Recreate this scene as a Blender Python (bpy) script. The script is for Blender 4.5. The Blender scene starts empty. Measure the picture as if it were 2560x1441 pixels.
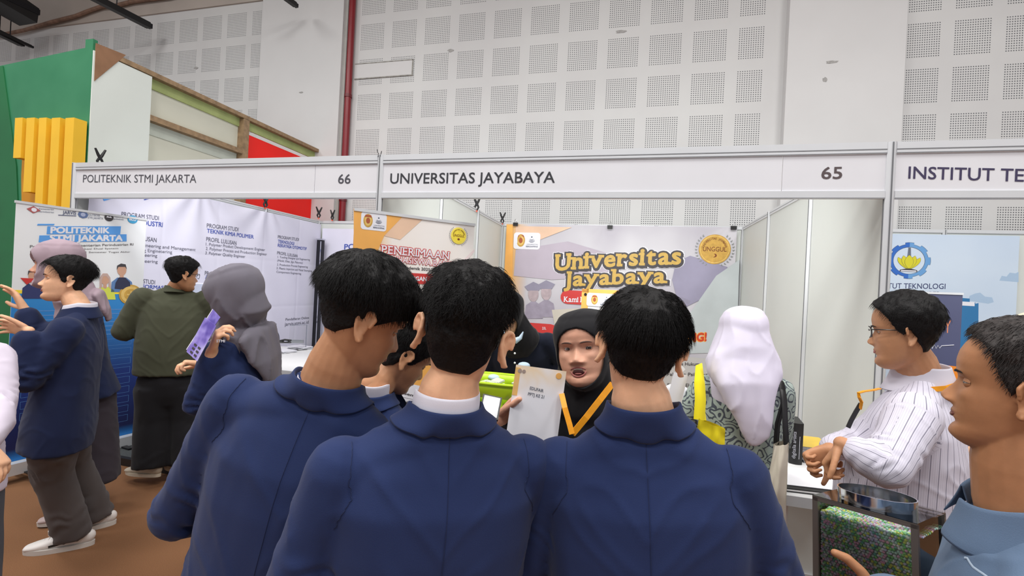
import bpy, math, random
import numpy as np
from mathutils import Vector, Matrix, noise as mnoise
from mathutils.bvhtree import BVHTree

# ------------------------------------------------------------ camera, world, light, exposure
SC = bpy.context.scene
COL = SC.collection
FPX, YAW, ROLL = 1137.0, math.radians(14.17), math.radians(2.87)
CAM = np.array([1.698, -2.835, 1.623])
FW = np.array([-math.sin(YAW), math.cos(YAW), 0.0])
RT = np.array([math.cos(YAW), math.sin(YAW), 0.0])
UPV = np.array([0, 0, 1.0])
R2 = RT * math.cos(ROLL) + UPV * math.sin(ROLL)
U2 = -RT * math.sin(ROLL) + UPV * math.cos(ROLL)
cam_data = bpy.data.cameras.new('camera')
cam = bpy.data.objects.new('camera', cam_data)
COL.objects.link(cam)
cam_data.sensor_width = 36.0
cam_data.lens = FPX * 36.0 / 2560.0
cam_data.clip_start = 0.05
M = Matrix.Identity(4)
for i in range(3):
    M[i][0] = R2[i]; M[i][1] = U2[i]; M[i][2] = -FW[i]; M[i][3] = CAM[i]
cam.matrix_world = M
SC.camera = cam
SC.view_settings.view_transform = 'Standard'
SC.view_settings.look = 'None'
SC.view_settings.gamma = 1.0
SC.view_settings.use_curve_mapping = False
SC.view_settings.exposure = 0.0
world = bpy.data.worlds.new('world')
SC.world = world
world.use_nodes = True
world.node_tree.nodes['Background'].inputs[0].default_value = (0.93, 0.95, 1.0, 1)
world.node_tree.nodes['Background'].inputs[1].default_value = 0.56

def area_light(name, loc, size, power, color=(1, 1, 1), target=None, size_y=None):
    d = bpy.data.lights.new(name, 'AREA')
    d.energy = power; d.color = color; d.size = size
    if size_y:
        d.shape = 'RECTANGLE'; d.size_y = size_y
    o = bpy.data.objects.new(name, d)
    o.location = loc
    if target is not None:
        o.rotation_euler = (Vector(target) - Vector(loc)).to_track_quat('-Z', 'Y').to_euler()
    COL.objects.link(o)
    return o

for i, (lx, ly) in enumerate([(-6, -1.5), (-2, -2.2), (2, -2.2), (6, -1.5), (-4, -5.5), (1, -5.5), (6, -5.5)]):
    area_light('hall_light', (lx, ly, 7.6), 1.6, 190, (1.0, 0.99, 0.97))
# fluorescent fittings the booths carry behind their fascia boards
area_light('booth_light', (1.5, 0.35, 2.42), 1.6, 30, (0.97, 1.0, 0.98), (1.5, 2.4, 1.2), 0.08)
area_light('booth_light', (-1.5, 0.35, 2.42), 1.6, 17, (0.95, 0.97, 1.0), (-1.7, 2.4, 1.2), 0.08)
area_light('booth_light', (4.5, 0.35, 2.42), 1.6, 14, (0.97, 1.0, 1.0), (4.5, 2.4, 1.2), 0.08)

# ------------------------------------------------------------ ray helpers (photograph pixel -> place in the hall)
def ray(x, y):
    return FW + R2 * (x - 1280) / FPX - U2 * (y - 720.5) / FPX
def at(x, y, D):
    return CAM + ray(x, y) * D
def aty(x, y, Y):
    d = ray(x, y); return CAM + d * (Y - CAM[1]) / d[1]
def atx(x, y, X):
    d = ray(x, y); return CAM + d * (X - CAM[0]) / d[0]
def atz(x, y, Z):
    d = ray(x, y); return CAM + d * (Z - CAM[2]) / d[2]

# ------------------------------------------------------------ materials
def lin(v):
    v /= 255.0
    return v / 12.92 if v <= 0.04045 else ((v + 0.055) / 1.055) ** 2.4
def rgb(r, g, b):
    return (lin(r), lin(g), lin(b), 1.0)

class NT:
    def __init__(s, m):
        s.nt = m.node_tree; s.n = s.nt.nodes; s.l = s.nt.links
        s.bsdf = s.n['Principled BSDF']
    def new(s, t, **kw):
        x = s.n.new(t)
        for k, v in kw.items(): setattr(x, k, v)
        return x
    def math(s, op, a, b=None, clamp=False):
        x = s.new('ShaderNodeMath', operation=op, use_clamp=clamp)
        for i, v in enumerate((a, b)):
            if v is None: continue
            if isinstance(v, (int, float)): x.inputs[i].default_value = v
            else: s.l.new(v, x.inputs[i])
        return x.outputs[0]
    def mix(s, fac, a, b):
        x = s.new('ShaderNodeMix', data_type='RGBA')
        for i, v in ((0, fac), (6, a), (7, b)):
            if isinstance(v, (int, float, tuple)): x.inputs[i].default_value = v
            else: s.l.new(v, x.inputs[i])
        return x.outputs[2]
    def obj(s):
        return s.new('ShaderNodeTexCoord').outputs['Object']
    def noise(s, scale, detail=3, vec=None, rough=0.5):
        x = s.new('ShaderNodeTexNoise'); x.inputs['Scale'].default_value = scale
        x.inputs['Detail'].default_value = detail; x.inputs['Roughness'].default_value = rough
        s.l.new(vec if vec is not None else s.obj(), x.inputs['Vector'])
        return x.outputs['Fac']
    def ramp(s, fac, stops):
        x = s.new('ShaderNodeValToRGB')
        e = x.color_ramp.elements
        e[0].position, e[0].color = stops[0]; e[1].position, e[1].color = stops[-1]
        for p, c in stops[1:-1]:
            q = e.new(p); q.color = c
        s.l.new(fac, x.inputs[0]); return x.outputs[0]
    def bump(s, h, strength, dist=0.01):
        x = s.new('ShaderNodeBump'); x.inputs['Strength'].default_value = strength
        x.inputs['Distance'].default_value = dist
        s.l.new(h, x.inputs['Height']); s.l.new(x.outputs[0], s.bsdf.inputs['Normal'])
    def color(s, c):
        s.l.new(c, s.bsdf.inputs['Base Color'])

MATS = {}
def mat(name, c, rough=0.6, metal=0.0, var=0.06, vscale=6.0, bump=None, sheen=0.0, sss=0.0, spec=0.5, coat=0.0):
    if name in MATS: return MATS[name]
    m = bpy.data.materials.new(name); m.use_nodes = True
    t = NT(m); b = t.bsdf
    b.inputs['Roughness'].default_value = rough
    b.inputs['Metallic'].default_value = metal
    b.inputs['Specular IOR Level'].default_value = spec
    if sheen:
        b.inputs['Sheen Weight'].default_value = sheen
        b.inputs['Sheen Roughness'].default_value = 0.5
    if coat: b.inputs['Coat Weight'].default_value = coat
    if sss:
        b.inputs['Subsurface Weight'].default_value = sss
        b.inputs['Subsurface Radius'].default_value = (0.012, 0.005, 0.003)
        b.inputs['Subsurface Scale'].default_value = 0.6
    base = rgb(*c)
    if var:
        f = t.noise(vscale, 4)
        lo = tuple(max(0, v * (1 - var)) for v in base[:3]) + (1,)
        hi = tuple(min(1, v * (1 + var)) for v in base[:3]) + (1,)
        t.color(t.ramp(f, [(0.3, lo), (0.7, hi)]))
    else:
        b.inputs['Base Color'].default_value = base
    if bump:
        t.bump(t.noise(bump[0], 3), bump[1], bump[2] if len(bump) > 2 else 0.01)
    MATS[name] = m
    return m

WHITE_ALU = mat('aluminium_profile', (216, 218, 221), 0.35, 0.25, 0.02)
WHITE_PANEL = mat('white_laminate_panel', (212, 216, 212), 0.5, 0, 0.02, 2)
FASCIA = mat('fascia_board', (221, 221, 226), 0.45, 0, 0.02, 3)
INK = mat('black_vinyl_lettering', (45, 45, 52), 0.5, var=0)
BLACK = mat('black_plastic', (22, 21, 23), 0.45, var=0.1)
DARKMET = mat('dark_metal', (48, 48, 52), 0.35, 0.7)
CHROME = mat('chrome', (205, 207, 212), 0.12, 1.0, 0.02)
GREY_LINE = mat('groove_shadow_gap', (110, 112, 116), 0.7)
PRINT_WHITE = mat('white_print', (232, 232, 240), 0.5, var=0.0)

# ------------------------------------------------------------ mesh building
class MB:
    def __init__(s):
        s.v = []; s.f = []; s.m = []
    def add(s, v, f, m=0):
        o = len(s.v)
        s.v += [tuple(map(float, p)) for p in v]
        s.f += [tuple(i + o for i in q) for q in f]
        s.m += [m] * len(f) if isinstance(m, int) else list(m)
        return s
    def box(s, lo, hi, m=0, R=None, c=(0, 0, 0)):
        x0, y0, z0 = lo; x1, y1, z1 = hi
        v = [(x0, y0, z0), (x1, y0, z0), (x1, y1, z0), (x0, y1, z0), (x0, y0, z1), (x1, y0, z1), (x1, y1, z1), (x0, y1, z1)]
        if R is not None:
            v = [tuple(R @ Vector(p) + Vector(c)) for p in v]
        return s.add(v, [(3, 2, 1, 0), (4, 5, 6, 7), (0, 1, 5, 4), (1, 2, 6, 5), (2, 3, 7, 6), (3, 0, 4, 7)], m)
    def prism(s, poly, y0, y1, m=0):
        """poly: list of (x, z); extruded along y"""
        n = len(poly)
        v = [(x, y0, z) for x, z in poly] + [(x, y1, z) for x, z in poly]
        f = [tuple(range(n)), tuple(range(2 * n - 1, n - 1, -1))]
        f += [(i, i + n, (i + 1) % n + n, (i + 1) % n) for i in range(n)]
        return s.add(v, f, m)
    def tube(s, pts, r, n=8, m=0, caps=True):
        pts = [np.array(p, float) for p in pts]
        rr = r if hasattr(r, '__len__') else [r] * len(pts)
        v = []; up = None
        for i, p in enumerate(pts):
            t = pts[min(i + 1, len(pts) - 1)] - pts[max(i - 1, 0)]
            t = t / (np.linalg.norm(t) + 1e-12)
            if up is None:
                up = np.array([0, 0, 1.0]) if abs(t[2]) < 0.9 else np.array([1.0, 0, 0])
            a = np.cross(t, up); a /= np.linalg.norm(a) + 1e-12
            b = np.cross(a, t); up = b
            for k in range(n):
                w = 2 * math.pi * k / n
                v.append(p + rr[i] * (a * math.cos(w) + b * math.sin(w)))
        f = []
        for i in range(len(pts) - 1):
            for k in range(n):
                f.append((i * n + k, i * n + (k + 1) % n, (i + 1) * n + (k + 1) % n, (i + 1) * n + k))
        if caps:
            f.append(tuple(range(n - 1, -1, -1))); f.append(tuple((len(pts) - 1) * n + k for k in range(n)))
        return s.add(v, f, m)
    def disc(s, c, r, y0, y1, n=28, m=0, rz=None):
        rz = rz or r
        return s.prism([(c[0] + r * math.cos(2 * math.pi * k / n), c[1] + rz * math.sin(2 * math.pi * k / n)) for k in range(n)], y0, y1, m)
    def build(s, name, mats, parent=None, smooth=False):
        me = bpy.data.meshes.new(name)
        me.from_pydata(s.v, [], s.f)
        if not isinstance(mats, (list, tuple)): mats = [mats]
        for x in mats: me.materials.append(x)
        if any(s.m): me.polygons.foreach_set('material_index', s.m)
        if smooth:
            me.polygons.foreach_set('use_smooth', [True] * len(me.polygons))
            if hasattr(me, 'set_sharp_from_angle'): me.set_sharp_from_angle(angle=math.radians(40))
        me.update()
        o = bpy.data.objects.new(name, me)
        COL.objects.link(o)
        if parent: o.parent = parent
        return o

def tag(o, label=None, cat=None, group=None, kind=None):
    if label: o['label'] = label
    if cat: o['category'] = cat
    if group: o['group'] = group
    if kind: o['kind'] = kind
    return o
def thing(name, label, cat, loc=(0, 0, 0), rotz=0.0, group=None):
    o = bpy.data.objects.new(name, None)
    o.empty_display_size = 0.1
    COL.objects.link(o)
    o.location = tuple(map(float, loc)); o.rotation_euler = (0, 0, rotz)
    o['mw'] = 0
    del o['mw']
    return tag(o, label, cat, group)
def struct(o):
    o['kind'] = 'structure'; return o
def dup(root, loc, rotz=None, label=None):
    r = root.copy(); COL.objects.link(r); r.location = loc
    if rotz is not None: r.rotation_euler = (0, 0, rotz)
    if label: r['label'] = label
    for ch in list(root.children):
        c = ch.copy(); COL.objects.link(c); c.parent = r
        for g in list(ch.children):
            d = g.copy(); COL.objects.link(d); d.parent = c
    return r

class Sheet:
    """an upright flat print: local x to the right, z up, its face towards local -y"""
    def __init__(s, obj):
        s.o = obj; s.loc = np.array(obj.location); a = obj.rotation_euler[2]
        s.ex = np.array([math.cos(a), math.sin(a), 0]); s.ny = np.array([-math.sin(a), math.cos(a), 0])
    def px(s, x, y, off=0.0):
        d = ray(x, y)
        t = ((s.loc - CAM) @ s.ny + off) / (d @ s.ny)
        p = CAM + d * t - s.loc
        return float(p @ s.ex), float(p[2])

TCACHE = {}
def text_mesh(body, bold=0.0, spacing=1.0):
    """outline lettering; bold strokes are made of copies pushed outwards, each a hair behind the last"""
    v, f = text_plain(body, spacing)
    if bold <= 0 or len(v) == 0: return v, f
    n = 4 if bold < 0.02 else (8 if bold < 0.06 else 14)
    V = [v]; F = list(f); k = len(v)
    for i in range(n):
        w = 2 * math.pi * (i + .5) / n
        V.append(v + np.array([bold * math.cos(w), bold * math.sin(w), 0.00002 * (i + 1)]))
        F += [tuple(q + k * (i + 1) for q in t_) for t_ in f]
    return np.concatenate(V), F
def text_plain(body, spacing=1.0):
    if (body, spacing) in TCACHE: return TCACHE[(body, spacing)]
    c = bpy.data.curves.new('lettering', 'FONT')
    c.body = body; c.size = 1.0; c.space_character = spacing; c.resolution_u = 3
    o = bpy.data.objects.new('lettering', c)
    COL.objects.link(o)
    dg = bpy.context.evaluated_depsgraph_get()
    me = bpy.data.meshes.new_from_object(o.evaluated_get(dg))
    v = np.array([q.co[:] for q in me.vertices]); f = [tuple(p.vertices) for p in me.polygons]
    bpy.data.objects.remove(o); bpy.data.curves.remove(c); bpy.data.meshes.remove(me)
    TCACHE[(body, spacing)] = (v, f)
    return v, f
CAPS = None
def add_text(mb, body, x0, z0, x1, z1, cap, y=-0.002, m=0, bold=0.0, spacing=1.0, slant=0.0, xh=False):
    """text whose baseline runs from (x0,z0) to (x1,z1); cap = height of capitals"""
    global CAPS
    if CAPS is None: CAPS = float(text_mesh('H')[0][:, 1].max())
    v, f = text_mesh(body, bold, spacing)
    if len(v) == 0: return
    w = v[:, 0].max() - v[:, 0].min()
    X = (v[:, 0] - v[:, 0].min()) / w
    Z = v[:, 1] / CAPS * cap
    px = x0 + (x1 - x0) * X + slant * Z; pz = z0 + (z1 - z0) * X + Z
    mb.add(np.stack([px, y + v[:, 2], pz], 1), f, m)
def px_text(mb, sh, body, a, b, cap_px, y=-0.002, m=0, bold=0.0, slant=0.0, spacing=1.0):
    x0, z0 = sh.px(*a); x1, z1 = sh.px(*b)
    zc = (sh.px(a[0], a[1] - cap_px)[1] + sh.px(b[0], b[1] - cap_px)[1] - z0 - z1) / 2
    add_text(mb, body, x0, z0, x1, z1, zc, y, m, bold, spacing, slant)
def px_poly(mb, sh, pts, y0=-0.0012, y1=-0.0004, m=0):
    mb.prism([sh.px(*p) for p in pts], y0, y1, m)

# ------------------------------------------------------------ organic shapes: lofts fused by a voxel remesh
def loft(mb, rings, n=20, ax=(1, 0, 0), expo=2.0, cap=True):
    """rings: (centre, rx, ry); sections lie across the path; rx along ax"""
    C = [np.array(r[0], float) for r in rings]
    v = []
    k = len(rings)
    T = []
    for i in range(k):
        t = C[min(i + 1, k - 1)] - C[max(i - 1, 0)]
        T.append(t / (np.linalg.norm(t) + 1e-9))
    ext = []
    for i, (c, t) in enumerate(zip(C, T)):
        ext.append((c, rings[i][1], rings[i][2], t))
    if cap:
        c, rx, ry, t = ext[0]; h = min(rx, ry)
        ext = [(c - t * h * math.sin(a), rx * math.cos(a), ry * math.cos(a), t) for a in (1.45, 1.0, 0.5)] + ext
        c, rx, ry, t = ext[-1]; h = min(rx, ry)
        ext = ext + [(c + t * h * math.sin(a), rx * math.cos(a), ry * math.cos(a), t) for a in (0.5, 1.0, 1.45)]
    ax = np.array(ax, float)
    e = 2.0 / expo
    for c, rx, ry, t in ext:
        a = ax - t * (ax @ t); na = np.linalg.norm(a)
        if na < 1e-3:
            a = np.array([0, 1.0, 0]) - t * t[1]; na = np.linalg.norm(a)
        a /= na; b = np.cross(t, a)
        for j in range(n):
            w = 2 * math.pi * j / n
            cw, sw = math.cos(w), math.sin(w)
            v.append(c + a * rx * math.copysign(abs(cw) ** e, cw) + b * ry * math.copysign(abs(sw) ** e, sw))
    K = len(ext); f = []
    for i in range(K - 1):
        for j in range(n):
            f.append((i * n + j, i * n + (j + 1) % n, (i + 1) * n + (j + 1) % n, (i + 1) * n + j))
    f.append(tuple(range(n - 1, -1, -1))); f.append(tuple((K - 1) * n + j for j in range(n)))
    mb.add(v, f)
def caps(mb, a, b, ra, rb, n=14):
    loft(mb, [(a, ra, ra), (b, rb, rb)], n)
def ball(mb, c, r, R=None, nu=16, nv=10):
    c = np.array(c, float); r = np.array(r if hasattr(r, '__len__') else (r, r, r), float)
    v = []; f = []
    for i in range(nv + 1):
        th = math.pi * (i + 0.02) / (nv + 0.04)
        for j in range(nu):
            w = 2 * math.pi * j / nu
            p = np.array([math.sin(th) * math.cos(w), math.sin(th) * math.sin(w), math.cos(th)]) * r
            if R is not None: p = np.array(R @ Vector(p))
            v.append(c + p)
    for i in range(nv):
        for j in range(nu):
            f.append((i * nu + j, (i + 1) * nu + j, (i + 1) * nu + (j + 1) % nu, i * nu + (j + 1) % nu))
    f.append(tuple(range(nu))); f.append(tuple(nv * nu + j for j in range(nu - 1, -1, -1)))
    mb.add(v, f)

def remesh(mb, voxel, smooth=4, factor=0.6):
    me = bpy.data.meshes.new('tmp'); me.from_pydata(mb.v, [], mb.f); me.update()
    o = bpy.data.objects.new('tmp', me); COL.objects.link(o)
    r = o.modifiers.new('r', 'REMESH'); r.mode = 'VOXEL'; r.voxel_size = voxel
    if smooth:
        s = o.modifiers.new('s', 'SMOOTH'); s.factor = factor; s.iterations = smooth
    dg = bpy.context.evaluated_depsgraph_get()
    e = bpy.data.meshes.new_from_object(o.evaluated_get(dg))
    n = len(e.vertices); co = np.empty(n * 3); e.vertices.foreach_get('co', co)
    no = np.empty(n * 3); e.vertex_normals.foreach_get('vector', no)
    F = np.empty(len(e.loops), int); e.loops.foreach_get('vertex_index', F)
    ls = np.empty(len(e.polygons), int); e.polygons.foreach_get('loop_total', ls)
    fs = []; k = 0
    for t in ls:
        fs.append(tuple(F[k:k + t])); k += t
    bpy.data.objects.remove(o); bpy.data.meshes.remove(me); bpy.data.meshes.remove(e)
    return co.reshape(-1, 3), no.reshape(-1, 3), fs

def fnoise(P, freq, seed=0.0, octv=2):
    out = np.empty(len(P))
    fx = np.array(freq if hasattr(freq, '__len__') else (freq,) * 3)
    Q = P * fx + seed
    for i, q in enumerate(Q):
        out[i] = mnoise.fractal(q, 1.0, 2.0, octv)
    return out
def raw_obj(name, co, fs, mats, parent, mi=None, attr=None):
    me = bpy.data.meshes.new(name)
    me.from_pydata([tuple(c) for c in co], [], fs)
    if not isinstance(mats, (list, tuple)): mats = [mats]
    for x in mats: me.materials.append(x)
    if mi is not None: me.polygons.foreach_set('material_index', np.asarray(mi, dtype=np.int32))
    me.polygons.foreach_set('use_smooth', [True] * len(me.polygons))
    if attr is not None:
        a = me.attributes.new('stripe', 'FLOAT', 'POINT'); a.data.foreach_set('value', np.asarray(attr, dtype=np.float32))
    me.update()
    o = bpy.data.objects.new(name, me); COL.objects.link(o)
    if parent: o.parent = parent
    return o
def sstep(x, a, b):
    t = np.clip((x - a) / (b - a), 0, 1); return t * t * (3 - 2 * t)
# ------------------------------------------------------------ the hall
def wall_material(name, bx, px, bw, bz, pz, bh, xmin=-1e3, xmax=1e3, ztop=6.5):
    m = bpy.data.materials.new(name); m.use_nodes = True
    t = NT(m)
    sep = t.new('ShaderNodeSeparateXYZ'); t.l.new(t.obj(), sep.inputs[0])
    X, Z = sep.outputs[0], sep.outputs[2]
    def block(u, start, pitch, width):
        w = t.math('SUBTRACT', u, start)
        a = t.math('MULTIPLY', t.math('FRACT', t.math('DIVIDE', w, pitch)), pitch)
        inside = t.math('LESS_THAN', a, width)
        d = width / 15.0
        c = t.math('SUBTRACT', t.math('FRACT', t.math('DIVIDE', a, d)), 0.5)
        return inside, t.math('MULTIPLY', c, d)
    ix, cx = block(X, bx, px, bw)
    iz, cz = block(Z, bz, pz, bh)
    r2 = t.math('ADD', t.math('MULTIPLY', cx, cx), t.math('MULTIPLY', cz, cz))
    hole = t.math('LESS_THAN', r2, 0.0070 ** 2)
    hole = t.math('MULTIPLY', t.math('MULTIPLY', hole, ix), iz)
    for v, op in ((xmin, 'GREATER_THAN'), (xmax, 'LESS_THAN')):
        hole = t.math('MULTIPLY', hole, t.math(op, X, v))
    hole = t.math('MULTIPLY', hole, t.math('LESS_THAN', Z, ztop))
    n = t.noise(0.8, 5)
    base = t.ramp(n, [(0.3, rgb(205, 204, 204)), (0.7, rgb(214, 214, 213))])
    t.color(t.mix(hole, base, rgb(95, 97, 101)))
    t.bsdf.inputs['Roughness'].default_value = 0.75
    return m
WM_MID = wall_material('perforated_board_centre', -2.737, 0.5715, 0.43, 3.665 - 0.5755 * 4, 0.5755, 0.43, xmin=-2.80, xmax=3.30)
WM_LEFT = wall_material('perforated_board_left', -5.452 - 0.54 * 20, 0.54, 0.42, 4.681 - 0.5755 * 7, 0.5755, 0.43, xmax=-4.60, ztop=6.4)
WM_RIGHT = wall_material('perforated_board_right', 4.865, 0.505, 0.37, 3.62 - 0.5755 * 4, 0.562, 0.43, xmin=4.8)
PLASTER = mat('painted_plaster', (212, 211, 211), 0.8, 0, 0.03, 1.2)
CEIL = mat('ceiling_plaster', (176, 168, 160), 0.9, 0, 0.12, 0.8)
b = MB().box((-16, 3.75, 0), (-3.0, 3.95, 6.42)); wl = struct(b.build('wall_back', WM_LEFT))
b = MB().box((-3.0, 3.75, 0), (3.54, 3.95, 8.0)); struct(b.build('wall_back', WM_MID))
b = MB().box((3.54, 3.75, 0), (12, 3.95, 8.0)); struct(b.build('wall_back', WM_RIGHT))
b = MB().box((-16, 3.72, 6.42), (-4.64, 3.95, 8.0)); struct(b.build('trim_1', mat('upper_wall_plaster', (178, 168, 160), 0.9, 0, 0.12, 0.9)))
b = MB().box((-4.62, 3.66, 0), (-3.02, 3.76, 8.0)); struct(b.build('trim_2', PLASTER))
b = MB().box((3.54, 3.62, 0), (4.82, 3.76, 8.0))
struct(b.build('trim_3', PLASTER))
b = MB().box((-3.02, 3.70, 0), (-2.96, 3.76, 8.0)); struct(b.build('trim_4', mat('grey_edge_paint', (172, 170, 166), 0.7)))
b = MB().box((-16, -9, 8.0), (12, 4.0, 8.1)); struct(b.build('ceiling', CEIL))
# brown carpet
mc = bpy.data.materials.new('brown_carpet'); mc.use_nodes = True; t = NT(mc)
t.color(t.ramp(t.noise(420, 2), [(0.3, rgb(104, 70, 44)), (0.7, rgb(148, 102, 66))]))
t.bsdf.inputs['Roughness'].default_value = 0.95; t.bump(t.noise(500, 2), 0.5, 0.004)
struct(MB().box((-16, -9, -0.1), (12, 4.0, 0.0)).build('floor', mc))
mg = bpy.data.materials.new('grey_booth_carpet'); mg.use_nodes = True; t = NT(mg)
t.color(t.ramp(t.noise(300, 2), [(0.3, rgb(58, 62, 64)), (0.7, rgb(84, 88, 90))]))
t.bsdf.inputs['Roughness'].default_value = 0.95
pf = thing('booth_platform', 'low raised floor platform with grey carpet and black edge under the left booth', 'platform', (-1.4, 0, 0))
MB().box((-1.46, 0.07, 0.0), (1.35, 3.12, 0.058)).build('deck', mg, pf)
MB().box((-1.46, 0.03, 0.0), (1.35, 0.07, 0.06)).build('edging', BLACK, pf)
# red riser pipe and conduit beside the left pillar
p = thing('red_pipe', 'dark red vertical riser pipe beside the left pillar', 'pipe', (-2.87, 3.68, 0))
MB().tube([(0, 0, 0), (0, 0, 8.0)], 0.052, 14).build('pipe', mat('red_pipe_paint', (128, 24, 34), 0.35), p, True)
for z in (2.9, 4.6, 6.3):
    MB().tube([(0, 0, z), (0, 0, z + 0.05)], 0.062, 14).build('pipe_clamp', mat('red_clamp', (104, 20, 30), 0.4), p, True)
# boxed-in duct patch next to the pipe
p = thing('duct_cover', 'narrow white boxed duct cover with smudged edges beside the red pipe', 'cover', (-2.81, 3.75, 4.93))
MB().box((0, -0.012, 0.0), (1.03, 0.01, 0.235)).build('cover_board', PLASTER, p)
sm = MB(); sm.box((0, -0.016, -0.012), (1.05, 0.0, 0.004)).box((0, -0.016, 0.232), (1.05, 0, 0.247)).box((1.03, -0.016, 0), (1.046, 0, 0.24))
sm.build('edge_strip', mat('smudged_edge', (150, 148, 142), 0.8, 0, 0.3, 20), p)
for (x, y, w, h, lb) in [(1553, 79, 30, 9, 'grey smudge on the perforated wall above booth 65'), (1127, 126, 22, 10, 'grey scuff on the perforated wall right of the red pipe'),
                     (2081, 155, 26, 8, 'grey smear on the plain right pillar, the higher one'), (2062, 199, 10, 12, 'small round scuff on the plain right pillar'),
                     (490, 170, 18, 9, 'grey scuff on the perforated wall above the wooden stand'), (752, 231, 16, 5, 'short grey scratch on the plain left pillar')]:
    yy = 3.618 if x > 1960 else (3.655 if 665 < x < 870 else 3.746)
    q = aty(x, y, yy); s = 6.5 / FPX
    mb = MB(); rnd = random.Random(x)
    pts = []
    for k in range(12):
        a = k * math.pi / 6; r = 0.6 + 0.5 * rnd.random()
        pts.append((w / 2 * s * r * math.cos(a), h / 2 * s * r * math.sin(a)))
    mb.prism(pts, -0.001, 0.001)
    o = mb.build('wall_scuff', mat('scuff_grey', (164, 162, 160), 0.9, 0, 0.25, 60)); o.location = q
    tag(o, lb, 'mark')
# overhead bars, duct and cable at the top left
for a, b2, w, lb in [((150, -50), (372, 64), 0.05, 'thick black overhead bar ending above the wooden stand'), ((-90, 40), (52, 109), 0.05, 'shorter thick black overhead bar at the far left'),
                 ((-60, 55), (77, 116), 0.025, 'thin black overhead rod beside the shorter bar'), ((640, -60), (738, 12), 0.035, 'black overhead bar tip above the left pillar')]:
    P, Q = atz(*a, 6.0), atz(*b2, 6.0)
    d = Q - P; L = float(np.linalg.norm(d)); ang = math.atan2(d[1], d[0])
    p = thing('ceiling_bar', lb, 'bar', P, ang)
    MB().box((0, -w, -w), (L, w, w)).build('bar', BLACK, p)
    MB().box((L, -w * 0.8, -w * 0.8), (L + 0.04, w * 0.8, w * 0.8)).build('end_cap', DARKMET, p)
    for hx in (0.15, 0.6):
        MB().tube([(L * hx, 0, w), (L * hx, 0, 2.0)], 0.008, 6).build('hanger', DARKMET, p)
P, Q = atz(72, 40, 6.3), atz(-60, -20, 6.3)
d = P - Q; ang = math.atan2(d[1], d[0]); L = float(np.linalg.norm(d))
p = thing('overhead_speaker', 'dark box hanging from the ceiling at the top left corner', 'fixture', Q, ang)
MB().prism([(0, -0.05), (L, -0.16), (L + 0.02, 0.12), (0.1, 0.30), (0, 0.3)], -0.25, 0.25).build('casing', BLACK, p)
MB().box((L * .3, -0.2, 0.0), (L + .03, -0.26, 0.1)).build('bracket', DARKMET, p)
MB().tube([(L * .5, 0, 0.2), (L * .5, 0, 1.7)], 0.02, 6).build('hanger', DARKMET, p)
pts = [aty(x, y, 3.66) for x, y in ((-60, 96), (15, 85), (60, 76), (130, 55), (190, 40), (220, 28), (255, 16), (290, 14), (330, 4), (420, -8), (520, -30))]
o = MB().tube(pts, 0.035, 8).build('wall_cable', mat('brown_cable_wrap', (132, 104, 88), 0.9, 0, 0.3, 8)); tag(o, 'brown wrapped cable sagging along the top of the left wall', 'cable')

# ------------------------------------------------------------ the tall wooden stand (green front, backless panelled side)
GREEN = bpy.data.materials.new('green_painted_board'); GREEN.use_nodes = True; t = NT(GREEN)
t.color(t.ramp(t.noise(1.6, 4), [(0.3, rgb(38, 116, 78)), (0.7, rgb(58, 132, 94))])); t.bsdf.inputs['Roughness'].default_value = 0.45
DGREEN = mat('dark_green_paint', (22, 104, 58), 0.5, 0, 0.15, 2)
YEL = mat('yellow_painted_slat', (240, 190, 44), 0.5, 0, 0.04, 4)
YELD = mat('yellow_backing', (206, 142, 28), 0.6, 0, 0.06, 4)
MDF = mat('bare_fibreboard', (146, 108, 80), 0.8, 0, 0.12, 8)
WOOD = mat('raw_timber', (150, 124, 94), 0.75, 0, 0.25, 18)
PALEG = mat('pale_green_board', (168, 180, 118), 0.8, 0, 0.1, 8)
PANW = mat('off_white_board', (222, 228, 222), 0.6, 0, 0.02, 2)
PANC = mat('cream_board', (212, 212, 196), 0.7, 0, 0.03, 2)
REDP = mat('red_board', (255, 24, 8), 0.5, 0, 0.03, 5)
SX = -3.37
st = thing('wooden_stand', 'tall exhibition stand with green front, yellow slats and bare timber side', 'stand', (SX, 0.4, 0))
# local x = world x - SX, local y = world y - .4
MB().prism([(-3.5, 0), (0, 0), (0, 3.81), (-.10, 3.81), (-.10, 3.73), (-3.5, 3.47)], -0.02, 0.02).build('front_panel', GREEN, st)
MB().prism([(-3.5, 0), (-3.5, 3.62), (-1.22, 3.63), (-0.95, 2.6), (-0.86, 1.9), (-0.9, 0)], -0.03, -0.021).build('painted_swoosh', DGREEN, st)
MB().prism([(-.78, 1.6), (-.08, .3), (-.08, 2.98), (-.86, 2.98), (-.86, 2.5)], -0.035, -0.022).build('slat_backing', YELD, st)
for k, (xl, xr, yb_) in enumerate([(37, 56, 395), (66, 86, 480), (97, 116, 560), (129, 150, 700), (163, 185, 700)]):
    Ya = .26; P_, Q_ = aty(xl, 310, Ya), aty(xr, 305, Ya); zb = float(aty(xl, yb_, Ya)[2]); zt = float(aty(xr, 294, Ya)[2])
    MB().box((float(P_[0]) - SX, -0.14, zb), (float(Q_[0]) - SX, -0.035, zt)).build('slat', YEL, st)
def side(y0, y1, z0, z1, name, m, x0=-0.02, x1=0.0, par=st):
    return MB().box((x0, y0, z0), (x1, y1, z1)).build(name, m, par)
def S(x, y, X=SX):
    p = atx(x, y, X); return float(p[1]) - 0.4, float(p[2])
zmid = (S(380, 298)[1] + S(605, 378)[1]) / 2; ya, za = S(380, 167); yb, zb = S(615, 285); yc, zc = S(805, 358)
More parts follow.
